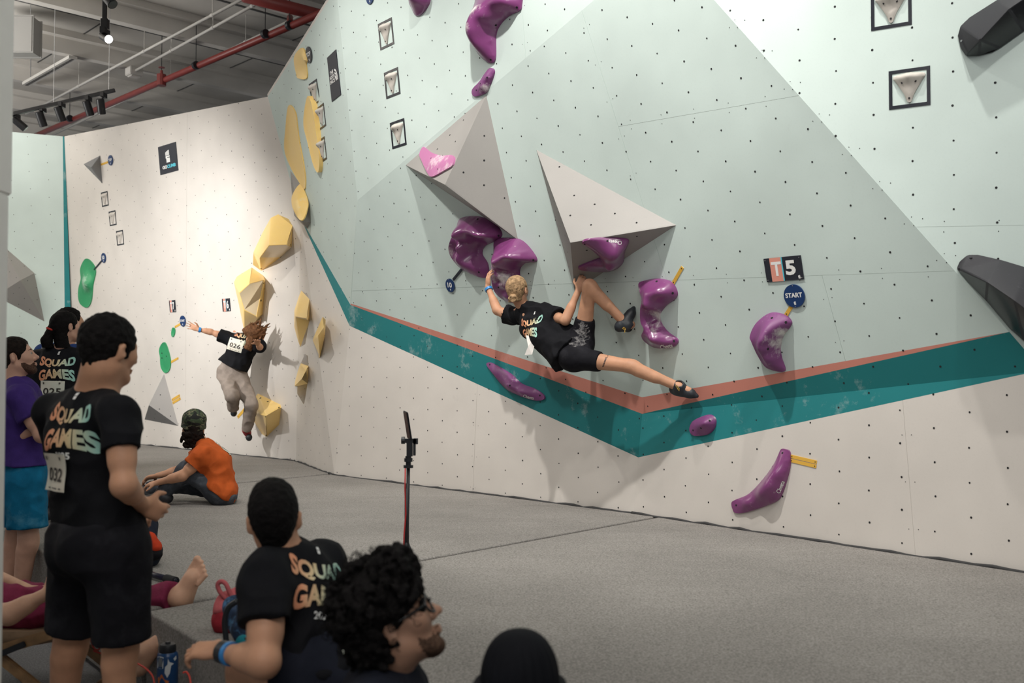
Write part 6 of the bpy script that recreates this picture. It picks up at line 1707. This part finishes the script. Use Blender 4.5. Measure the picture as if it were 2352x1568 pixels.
P, ax = head_on(s, J['head'], (-.35, .90, .28), (.10, -.1, 1), 1.0, neck=J['neck'])
for a in ('l', 'r'): arm_on(s, J[a + 's'], J[a + 'e'], J[a + 'w'], 0.95); leg_on(s, J[a + 'h'], J[a + 'k'], J[a + 'a'], (.6, 0, -.6), 0.9)
hand_on(s, J['lw'], (-.9, .2, -.2), (0, .3, -1), 1); hand_on(s, J['rw'], (-.9, .0, -.2), (0, -.3, -1), -1)
finish(s, 'body', SK_TAN, root)
def curls(s):
    rnd = random.Random(3)
    for k in range(46):
        a = rnd.uniform(1.9, 4.4) - 1.57 + 3.14 - 1.57; x = .085 * math.cos(a * 1.0); y = -.05 - .06 * abs(math.sin(a))
        x = rnd.uniform(-.085, .085); y = -.055 - math.sqrt(max(0, 1 - (x / .09) ** 2)) * .055
        z = rnd.uniform(-.12, .0); s.ell(P(x, y, z), [.016, .016, .02], ax, .008)
    for q in (-1, 1):
        for k in range(8): s.ell(P(q * .085, rnd.uniform(-.06, .01), rnd.uniform(-.11, -.0)), [.012, .012, .018], ax, .008)
hair_short(root, P, ax, 0.007, HR_DARK, 1.0, 0.008, 0.005, 0.0, extra=curls, nape=-.135)
camo = bpy.data.materials.new('camouflage_cloth'); camo.use_nodes = True; nt = camo.node_tree; b = nt.nodes['Principled BSDF']; b.inputs['Roughness'].default_value = 0.9
tc = nt.nodes.new('ShaderNodeTexCoord'); nz = nt.nodes.new('ShaderNodeTexNoise'); nz.inputs['Scale'].default_value = 13; nz.inputs['Detail'].default_value = 2; nz.inputs['Distortion'].default_value = 1.2
mp = nt.nodes.new('ShaderNodeMapping'); mp.inputs['Scale'].default_value = (1, 1, 2.0); nt.links.new(tc.outputs['Object'], mp.inputs['Vector']); nt.links.new(mp.outputs['Vector'], nz.inputs['Vector'])
rp = nt.nodes.new('ShaderNodeValToRGB'); rp.color_ramp.interpolation = 'CONSTANT'; e = rp.color_ramp.elements
e[0].position = 0; e[0].color = (0.008, 0.009, 0.008, 1); e[1].position = 0.45; e[1].color = (0.035, 0.055, 0.025, 1)
for pz, cc in ((0.53, (0.16, 0.15, 0.09, 1)), (0.58, (0.010, 0.011, 0.010, 1)), (0.64, (0.055, 0.075, 0.035, 1))): k = e.new(pz); k.color = cc
nt.links.new(nz.outputs['Fac'], rp.inputs['Fac']); nt.links.new(rp.outputs['Color'], b.inputs['Base Color'])
s = Sdf([P(x, y, z) for x in (-.12, .12) for y in (-.14, .12) for z in (-.05, .17)], 0.02, 0.006)
s.cone(P(0, -.014, .02), P(0, -.014, .085), .102, .092, .02, cuta=True); s.ell(P(0, -.014, .10), [.090, .100, .055], ax, .03)
s.plane(P(0, 0, .012), ax[2]); finish(s, 'bucket_hat', camo, root, 0.004, 12)
shirt = tee(root, J, cf, 0.96, 0.008, CL_ORANGE, 0.55, 0.5, hem=A(500, 1118, Yb), hemdir=(.62, 0, .78), grow=0.024, wr=0.018, wscale=7)
legs_cloth(root, J, cf, 0.92, 0.008, CL_JEAN, 1.93, 1.9, full=True, grow=0.014, flare=0.006, wr=0.008, name='jeans')
for a in ('l', 'r'): shoe(root, J[a + 'a'], J[a + 'a'] + np.array((-.18, .02, -.035)), (0, 0, 1), mat('shoe_dark', (0.02, 0.02, 0.024)), 1.0, 0.008, False)
bib(root, shirt, 513, 1030, (.30, .95, 0), (-.35, .1, .93), 0.17, 0.14, '014')

# ---- jumping climber with bib 026
Yb = 12.2
J = dict(head=A(590, 772, Yb - .18), neck=A(573, 782, Yb - .05), chest=A(556, 800, Yb), pelvis=A(534, 852, Yb + .05),
         ls=A(524, 776, Yb + .05), rs=A(592, 790, Yb - .06), le=A(484, 762, Yb), re=A(597, 797, Yb - .32), lw=A(457, 757, Yb - .05), rw=A(592, 790, Yb - .58),
         lh=A(518, 862, Yb + .05), rh=A(552, 866, Yb + .05), lk=A(534, 908, Yb - .22), rk=A(578, 930, Yb - .12), la=A(536, 938, Yb + .10), ra=A(566, 988, Yb + .10))
cf = (.0, .92, -.35)
root = person('long haired climber in beige trousers and bib 026 leaping off the back wall', J['pelvis'])
s = Sdf(spread(J), 0.2, 0.009); torso_on(s, J, cf, 0.84)
P, ax = head_on(s, J['head'], (.45, .75, -.30), (.35, .1, .85), 0.98, neck=J['neck'], fem=True)
for a in ('l', 'r'): arm_on(s, J[a + 's'], J[a + 'e'], J[a + 'w'], 0.88, m=.9); leg_on(s, J[a + 'h'], J[a + 'k'], J[a + 'a'], (0, .7, -.5), 0.88)
hand_on(s, J['lw'], (-.85, -.1, .40), (.2, -.9, -.3), 1, (5, 10, 10), 1.0, 0.25); hand_on(s, J['rw'], (.1, -.7, .35), (0, .4, -1), -1, (10, 20, 20), 1.0, 0.2)
finish(s, 'body', SK_TAN, root)
def wild(s):
    rnd = random.Random(8)
    for k in range(30):
        a = P(rnd.uniform(-.06, .06), rnd.uniform(-.10, .0), rnd.uniform(-.02, .09)); a = V3(a)
        d = np.array((rnd.uniform(-.12, .12), rnd.uniform(-.05, .02), rnd.uniform(.02, .10)))
        s.cone(a, a + d * .6, .018, .010, .012); s.cone(a + d * .6, a + d + np.array((.02, 0, .01)), .010, .004, .006)
    for (u0, v0), (u1, v1), (u2, v2) in (((592, 758), (598, 742), (600, 728)), ((600, 765), (612, 748), (621, 742)), ((560, 758), (575, 745), (590, 740)), ((575, 750), (590, 740), (600, 735))):
        s.cone(A(u0, v0, Yb - .18), A(u1, v1, Yb - .2), .022, .014, .01); s.cone(A(u1, v1, Yb - .2), A(u2, v2, Yb - .2), .014, .006, .01)
    s.ell(A(584, 762, Yb - .2), [.13, .09, .075], None, .03)
hair_short(root, P, ax, 0.008, HR_BROWN, 1.0, 0.012, 0.006, 0.0, extra=wild, nape=-.2)
shirt = tee(root, J, cf, 0.88, 0.008, CL_BLACK, 0.55, 0.75, hem=A(533, 840, Yb), hemdir=A(560, 790, Yb) - A(533, 846, Yb), grow=0.026, wr=0.012, flare=.01)
shirt_print(shirt, 556, 780, Vector(A(592, 783, Yb)) - Vector(A(528, 772, Yb)), Vector(A(560, 775, Yb)) - Vector(A(545, 835, Yb)), 0.25)
bib(root, shirt, 540, 792, Vector(A(560, 795, Yb)) - Vector(A(523, 785, Yb)), Vector(A(545, 775, Yb)) - Vector(A(535, 810, Yb)), 0.20, 0.15, '026')
legs_cloth(root, J, cf, 0.9, 0.008, CL_BEIGE, 1.95, 1.95, full=True, grow=0.016, flare=0.010, wr=0.014, wscale=7, name='trousers', seat=.01)
band(root, J['lw'], J['le'], 0.06, 0.032, 0.028, M_BLUEB)
for a, tx in (('l', (538, 950)), ('r', (573, 1006))):
    shoe(root, J[a + 'a'], A(tx[0], tx[1], Yb + .14 if a == 'l' else Yb + .10), (0, -.8, .5), M_SHOER, 0.95, 0.007, True)
    t_ = A(tx[0], tx[1], Yb + .12); bm = bmesh.new(); bmesh.ops.create_uvsphere(bm, u_segments=12, v_segments=8, radius=1, matrix=Matrix.Translation(Vector(t_) + Vector((0, -.02, .01))) @ Matrix.Diagonal((.04, .05, .045, 1))); reparent(from_bm('shoe_toe_rubber', bm, M_SHOE, None, True), root)

# ---- person in raspberry trousers lying back in a deck chair
Yb = 4.75
J = dict(head=np.array((-3.55, 4.6, 1.02)), neck=np.array((-3.40, 4.62, .88)), chest=np.array((-3.15, 4.64, .68)), pelvis=np.array((-2.74, 4.68, .53)),
         ls=np.array((-3.22, 4.82, .82)), rs=np.array((-3.18, 4.44, .80)), le=np.array((-2.75, 4.95, .62)), re=A(18, 1412, 4.34), lw=A(72, 1358, 4.66), rw=A(112, 1360, 4.36),
         lh=np.array((-2.70, 4.78, .50)), rh=np.array((-2.68, 4.58, .50)), lk=A(215, 1405, 4.9), rk=A(200, 1402, 4.58), la=A(408, 1372, 4.74), ra=A(322, 1496, 4.46))
cf = (.5, 0, .86)
root = person('reclining barefoot person in raspberry trousers reaching across the deck chair', (J['pelvis'][0], J['pelvis'][1], 0))
s = Sdf(spread(J) + [A(450, 1290, 4.75), A(388, 1440, 4.5)], 0.14, 0.0052)
torso_on(s, J, cf, 0.92); P, ax = head_on(s, J['head'], (.95, .1, .3), (-.35, 0, .93), 1.0, neck=J['neck'])
for a in ('l', 'r'): arm_on(s, J[a + 's'], J[a + 'e'], J[a + 'w'], 0.98); leg_on(s, J[a + 'h'], J[a + 'k'], J[a + 'a'], (-.2, 0, -1), 0.92)
hand_on(s, J['rw'], (.35, .1, .75), (.5, .8, 0), 1, (15, 20, 15)); hand_on(s, J['lw'], (.85, -.1, .1), (0, .2, -1), 1, (15, 20, 18))
foot_on(s, J['la'], A(452, 1292, 4.74), (-.42, -.88, .2), 1.25, True, -1); foot_on(s, J['ra'], A(384, 1444, 4.52), (-.5, -.3, .7), 1.0, True, 1)
finish(s, 'body', SK_LIGHT, root)
hair_short(root, P, ax, 0.008, HR_DARK, 1.0, 0.01, 0.004, 0.008)
tee(root, J, cf, 0.95, 0.009, CL_GREYTR, 0.5, 0.45, hem=np.array((-2.78, 4.68, .55)), grow=0.022, wr=0.01)
legs_cloth(root, J, cf, 0.92, 0.008, CL_PINK, 1.96, 1.80, full=True, grow=0.020, flare=0.016, wr=0.014, wscale=9, name='trousers')

# ------------------------------------------------------------------ things lying about
M_WOOD = mat('pale_wood', (0.33, 0.19, 0.085), 0.5, noise=0.25, scale=22); M_CANVAS = mat('beige_canvas', (0.30, 0.20, 0.12), 0.9, noise=0.12, scale=30, bump=0.15, bscale=300)
ch = empty('deck_chair', (-2.7, 4.7, 0))
def bar(nm, a, b, w=0.022, h=0.045, m=M_WOOD):
    a, b = Vector(a), Vector(b); d = (b - a).normalized(); y = Vector((0, 1, 0)); z = d.cross(y).normalized()
    bm = bmesh.new(); bm_box(bm, (a + b) / 2, ((b - a).length, w, h), Matrix((d, y, z)).transposed()); bmesh.ops.bevel(bm, geom=bm.edges[:], offset=.004, segments=2, affect='EDGES')
    return reparent(from_bm(nm, bm, m), ch)
for y in (4.40, 5.02):
    bar('seat_rail', (-1.98, y, .405), (-3.25, y, .03)); bar('long_leg', (-1.93, y + (.03 if y < 4.7 else -.03), .03), (-2.55, y + (.03 if y < 4.7 else -.03), .52)); bar('back_post', (-2.55, y + (.03 if y < 4.7 else -.03), .50), (-3.05, y + (.03 if y < 4.7 else -.03), 1.22))
    bar('support_strut', (-3.0, y - .025, .62), (-3.45, y - .025, .03), .018, .035); bar('hinge_link', (-2.30, y - .02, .285), (-2.12, y - .02, .36), .010, .026, M_BLACK)
for x, z in ((-2.0, .40), (-3.05, 1.21), (-3.22, .05), (-1.96, .06)):
    bm = bmesh.new(); bm_cyl(bm, (x, 4.40, z), (x, 5.02, z), .016, n=12); reparent(from_bm('cross_bar', bm, M_WOOD, None, True), ch)
prof = catmull([(-2.0, .405), (-2.12, .385), (-2.3, .385), (-2.55, .385), (-2.85, .42), (-3.02, .7), (-3.05, 1.21)], 6, False)
vs = []; fs = []
for i, (x, z) in enumerate(prof):
    for y in (4.43, 4.99): vs += [(x, y, z + .004), (x, y, z - .004)]
for i in range(len(prof) - 1):
    a = i * 4; b = a + 4
    fs += [(a, a + 2, b + 2, b), (a + 1, b + 1, b + 3, a + 3), (a, b, b + 1, a + 1), (a + 2, a + 3, b + 3, b + 2)]
reparent(mesh('canvas_sling', vs, fs, M_CANVAS, None, True), ch)
for y in (4.426, 4.994):
    bm = bmesh.new(); top_ = [bm.verts.new((x, y, z + .018)) for x, z in prof[:26]]; bot_ = [bm.verts.new((x, y, z - .045)) for x, z in prof[:26]]
    for i in range(25): bm.faces.new((top_[i], top_[i + 1], bot_[i + 1], bot_[i]))
    o = from_bm('canvas_edge', bm, M_CANVAS, None, True); reparent(o, ch); md = o.modifiers.new('thickness', 'SOLIDIFY'); md.thickness = .006
tag(ch, 'wooden deck chair with beige canvas sling at the left edge', 'deck chair')

# phone on a stick stand
Yp = 5.3; base = Vector(A(934, 1300, Yp)); base.z = MAT
tp = empty('phone_stand', base); X0 = base.x
top = Vector(A(938, 1068, Yp))
bm = bmesh.new(); bm_cyl(bm, (X0, Yp, MAT + .12), top, .0095, n=12); bm_cyl(bm, (X0, Yp, MAT + .12), (X0, Yp, MAT + .5), .0125, n=12); reparent(from_bm('pole', bm, M_BLACK, None, True), tp)
for k in range(3):
    a = k * 2.094 + .4; bm = bmesh.new(); bm_tube(bm, [(X0, Yp, MAT + .2), (X0 + .075 * math.cos(a), Yp + .09 * math.sin(a), MAT + .008)], .008, 8); reparent(from_bm('leg', bm, M_BLACK, None, True), tp)
c0 = Vector(A(938, 1055, Yp))
bm = bmesh.new()
for v0, v1, r in ((1074, 1068, .026), (1068, 1060, .014), (1060, 1052, .022), (1052, 1047, .016)): bm_cyl(bm, A(938, v0, Yp), A(938, v1, Yp), r, n=14)
reparent(sharp(from_bm('ball_head', bm, M_BLACK)), tp)
bm = bmesh.new(); bm_box(bm, A(941, 1031, Yp), (.03, .035, .075)); bm_box(bm, A(952, 1027, Yp), (.012, .03, .085)); bm_box(bm, A(940, 1012, Yp), (.075, .03, .022)); bm_cyl(bm, A(922, 1011, Yp), A(930, 1011, Yp), .019, n=12); bm_box(bm, A(955, 1013, Yp), (.022, .03, .03))
reparent(from_bm('clamp', bm, M_BLACK), tp)
pa, pb_ = Vector(A(941, 1008, Yp)), Vector(A(931, 944, Yp - .02)); d = (pb_ - pa).normalized(); n_ = Vector((.93, .36, 0)); n_ = (n_ - d * n_.dot(d)).normalized(); y_ = n_.cross(d)
bm = bmesh.new(); bm_box(bm, (pa + pb_) / 2, (.009, .075, (pb_ - pa).length), Matrix((n_, y_, d)).transposed()); bmesh.ops.bevel(bm, geom=bm.edges[:], offset=.004, segments=2, affect='EDGES'); ph = reparent(from_bm('phone', bm, mat('phone_case', (0.008, 0.009, 0.012), 0.3)), tp)
bm = bmesh.new(); bm_box(bm, (pa + pb_) / 2 + n_ * .0048, (.001, .066, (pb_ - pa).length * .92), Matrix((n_, y_, d)).transposed()); reparent(from_bm('screen', bm, mat('dark_blue_screen', (0.01, 0.03, 0.06), 0.1)), ph)
bm = bmesh.new(); bm_tube(bm, [A(931, 1075, Yp - .02), A(930, 1120, Yp - .02), A(932, 1180, Yp - .015), A(928, 1230, Yp - .02), A(927, 1270, Yp - .02)], .004, 6); reparent(from_bm('cable', bm, mat('red_cable', (0.5, 0.03, 0.03), 0.5), None, True), tp)
tag(tp, 'black phone stand with a phone on top and red cable', 'phone stand')

# red bag and patterned chalk bag at the mat edge
def soft(name, m, prims, res=0.007, wr=0.012, ws=9, it=2, root=None, subs=(), planes=()):
    pts = [p for a in prims for p in (a[0], a[1])]
    s = Sdf(pts, 0.16, res)
    for a in prims: s.cone(a[0], a[1], a[2], a[3], a[4] if len(a) > 4 else .03)
    for a in subs: s.cone(a[0], a[1], a[2], a[3], .01, 's')
    for p, n in planes: s.plane(p, n)
    return finish(s, name, m, root, wr, ws, it=it, fine=.001)
M_RED = cloth('red_nylon', (0.27, 0.022, 0.032), 0.2); M_PINKN = cloth('pink_nylon', (0.46, 0.11, 0.12), 0.2)
Yb = 4.25
rb_ = empty('red_backpack', (A(540, 1455, Yb)[0], Yb, MAT))
soft('bag_body', M_RED, [(A(520, 1420, Yb), A(585, 1420, Yb + .05), .055, .06), (A(515, 1435, Yb), A(590, 1432, Yb), .045, .05)], root=rb_, planes=[((0, 0, MAT + .002), (0, 0, 1))])
soft('top_flap', M_PINKN, [(A(520, 1380, Yb + .03), A(590, 1372, Yb + .06), .045, .05), (A(510, 1395, Yb), A(580, 1395, Yb), .04, .05)], root=rb_, wr=.016)
bm = bmesh.new(); bm_tube(bm, catmull([tuple(A(u, v, Yb - .02)) for u, v in ((520, 1375), (505, 1358), (500, 1342), (508, 1335), (518, 1340), (526, 1356), (534, 1372))], 5, False), .010, 8); reparent(from_bm('carry_loop', bm, M_PINKN, None, True), rb_)
tag(rb_, 'red and pink backpack lying on the mat beside the crouching man', 'backpack')
M_PATT = mat('patterned_blue_cloth', (0.012, 0.03, 0.07), 0.85, noise=0.5, scale=30, col2=(0.05, 0.16, 0.32), c2lo=0.5, c2hi=0.6, c2scale=18)
Yb = 3.95
cb_ = empty('chalk_bag', (A(552, 1500, Yb)[0], Yb, MAT)); zoff = 0
soft('bag_body', M_PATT, [(A(540, 1395, Yb + .1), A(560, 1440, Yb), .05, .055), (A(555, 1420, Yb + .05), A(585, 1450, Yb), .055, .06)], root=cb_, wr=.01, planes=[((0, 0, MAT + .002), (0, 0, 1))])
bm = bmesh.new(); bm_tube(bm, catmull([tuple(A(u, v, Yb - .07)) for u, v in ((545, 1380), (525, 1395), (516, 1425), (518, 1455), (520, 1475))], 5, False), .011, 8); reparent(from_bm('strap', bm, M_BLACK, None, True), cb_)
bm = bmesh.new(); bm_box(bm, A(519, 1482, Yb - .07), (.026, .008, .03)); bm_box(bm, A(514, 1492, Yb - .07), (.006, .007, .022)); bm_box(bm, A(524, 1492, Yb - .07), (.006, .007, .022)); reparent(from_bm('buckle', bm, M_BLACK), cb_)
bm = bmesh.new(); bm_tube(bm, [tuple(A(u, v, Yb - .055)) for u, v in ((548, 1383), (556, 1380), (566, 1386), (572, 1396))], .007, 8); reparent(from_bm('orange_trim', bm, mat('orange_nylon', (0.55, 0.14, 0.02), 0.6), None, True), cb_)
tag(cb_, 'dark blue patterned chalk bag with black strap and buckle', 'chalk bag')
Yb = 3.75
tl = empty('teal_pouch', (A(590, 1480, Yb)[0], Yb, MAT))
soft('pouch_body', cloth('teal_nylon', (0.01, 0.16, 0.20), 0.2), [(A(560, 1475, Yb), A(640, 1475, Yb + .03), .028, .035)], root=tl, wr=.008, planes=[((0, 0, MAT + .002), (0, 0, 1))])
bm = bmesh.new(); bm_tube(bm, [A(562, 1466, Yb - .03), A(600, 1462, Yb - .03), A(638, 1464, Yb)], .004, 6); reparent(from_bm('zip', bm, M_BLACK, None, True), tl)
tag(tl, 'flat teal pouch between the chalk bag and crouching man', 'pouch')

# backpack half hidden by the standing man, black tube beside it
Yb = 5.65
bp_ = empty('dark_backpack', (A(339, 1285, Yb)[0], Yb, MAT))
soft('bag_body', cloth('navy_nylon', (0.014, 0.018, 0.03), 0.2), [(A(324, 1265, Yb), A(332, 1205, Yb + .08), .095, .075), (A(339, 1270, Yb), A(314, 1268, Yb), .08, .09)], root=bp_, wr=.008, planes=[((0, 0, MAT + .002), (0, 0, 1))])
soft('red_panel', cloth('red_orange_nylon', (0.50, 0.050, 0.018), 0.15), [(A(340, 1240, Yb - .05), A(359, 1256, Yb - .05), .048, .034)], root=bp_, wr=.004)
soft('black_base', cloth('black_nylon', (0.01, 0.01, 0.012)), [(A(336, 1272, Yb - .05), A(360, 1272, Yb - .05), .050, .036)], root=bp_, wr=.004, planes=[((0, 0, MAT + .002), (0, 0, 1))])
tag(bp_, 'dark backpack with a red panel behind the standing man', 'backpack')
tb = empty('black_tube', A(340, 1300, 5.3)); a = Vector(A(300, 1275, 5.45)); b = Vector(A(404, 1322, 5.12)); a.z = b.z = MAT + .024
bm = bmesh.new(); bm_cyl(bm, a, b, .016, n=14); reparent(from_bm('rod', bm, mat('navy_gloss', (0.012, 0.012, 0.03), 0.25), None, True), tb)
q = b + (a - b).normalized() * .10; bm = bmesh.new(); bm_cyl(bm, q, b, .023, n=16); bmesh.ops.bevel(bm, geom=[e for e in bm.edges], offset=.003, segments=2, affect='EDGES'); reparent(sharp(from_bm('foam_grip', bm, mat('foam_black', (0.012, 0.012, 0.014), 0.9))), tb)
tag(tb, 'black rod with foam grip lying on the mat', 'rod')

# water bottle standing on a low box below the frame
Yb = 4.15; bx_ = A(385, 1520, Yb); zt = .14
bxo = empty('low_box', (bx_[0], Yb, 0)); bm = bmesh.new(); bm_box(bm, (bx_[0], Yb, zt / 2), (.13, .13, zt)); bmesh.ops.bevel(bm, geom=bm.edges[:], offset=.01, segments=2, affect='EDGES'); reparent(from_bm('box_body', bm, mat('grey_plastic', (0.1, 0.1, 0.11), 0.6)), bxo)
bm = bmesh.new(); bm_box(bm, (bx_[0], Yb, zt - .012), (.136, .136, .016)); reparent(from_bm('box_rim', bm, mat('grey_plastic', (0.1, 0.1, 0.11))), bxo); tag(bxo, 'low grey box underneath the blue water bottle', 'box')
bt = empty('water_bottle', (bx_[0], Yb, zt))
def lathe(nm, prof, m, root, n=28):
    bm = bmesh.new(); rings = [[bm.verts.new((bx_[0] + r * math.cos(2 * math.pi * k / n), Yb + r * math.sin(2 * math.pi * k / n), z)) for k in range(n)] for r, z in prof]
    for i in range(len(rings) - 1):
        for k in range(n): bm.faces.new((rings[i][k], rings[i][(k + 1) % n], rings[i + 1][(k + 1) % n], rings[i + 1][k]))
    bm.faces.new(rings[0][::-1]); bm.faces.new(rings[-1]); o = sharp(from_bm(nm, bm, m), 40); return reparent(o, root)
ztop = A(385, 1476, Yb)[2]
bb = lathe('bottle_body', [(.038, zt), (.042, zt + .006), (.0425, ztop - .055), (.040, ztop - .042), (.031, ztop - .034)], mat('blue_bottle', (0.012, 0.055, 0.16), 0.3), bt)
lathe('lid', [(.033, ztop - .036), (.034, ztop - .030), (.034, ztop - .012), (.030, ztop - .004), (.012, ztop - .002), (.010, ztop + .006), (.0, ztop + .007)][:-1], M_BLACK, bt)
def sticker(pts, m, nm='sticker'):
    vs = []
    for u, v in pts:
        h, n = pick(bb, u, v)
        if h is None: return
        vs.append(h + n * .0012)
    o = mesh(nm, vs, [tuple(range(len(vs)))], m); reparent(o, bb)
SW = mat('sticker_white', (0.62, 0.66, 0.68), 0.5)
sticker([(363, 1507), (369, 1507), (376, 1509), (375, 1535), (368, 1535), (362, 1533)], SW)
sticker([(365, 1511), (369, 1511), (373, 1512), (373, 1531), (368, 1531), (364, 1530)], mat('sticker_grey', (0.16, 0.18, 0.2), 0.5))
# white animal silhouette, orange flash
sticker([(386, 1512), (389, 1520), (399, 1523), (393, 1528), (390, 1545), (384, 1556), (378, 1545), (379, 1532), (385, 1525)], SW); sticker([(398, 1512), (404, 1505), (405, 1512), (401, 1517)], SW)
sticker([(363, 1556), (372, 1548), (378, 1560), (388, 1564), (384, 1575), (364, 1572)], mat('sticker_orange', (0.5, 0.14, 0.03), 0.5))
tag(bt, 'blue water bottle with black lid and stickers at the bottom', 'bottle')
# red cords
def cord(pts, r, label):
    bm = bmesh.new(); bm_tube(bm, catmull([tuple(p) for p in pts], 6, False), r, 6); o = from_bm('cord', bm, mat('red_cord', (0.55, 0.05, 0.035), 0.5), None, True); tag(o, label, 'cord'); return o
cord([A(208, 1440, 4.75), A(206, 1460, 4.75), A(216, 1488, 4.74), A(228, 1490, 4.73), A(224, 1470, 4.74), A(212, 1448, 4.75)], .004, 'small red cord loop hanging between the standing man\'s legs')
cord([A(215, 1494, 4.66), A(232, 1500, 4.64), A(250, 1502, 4.62)], .004, 'short red cord end beneath the hanging loop')
cord([A(310, 1520, 4.3), A(335, 1535, 4.25), A(352, 1556, 4.2), A(356, 1590, 4.15)], .004, 'red cord running down left of the water bottle')
cord([A(420, 1545, 4.0), A(428, 1543, 4.0), A(436, 1556, 3.98), A(440, 1590, 3.95)], .004, 'red cord end right of the water bottle')
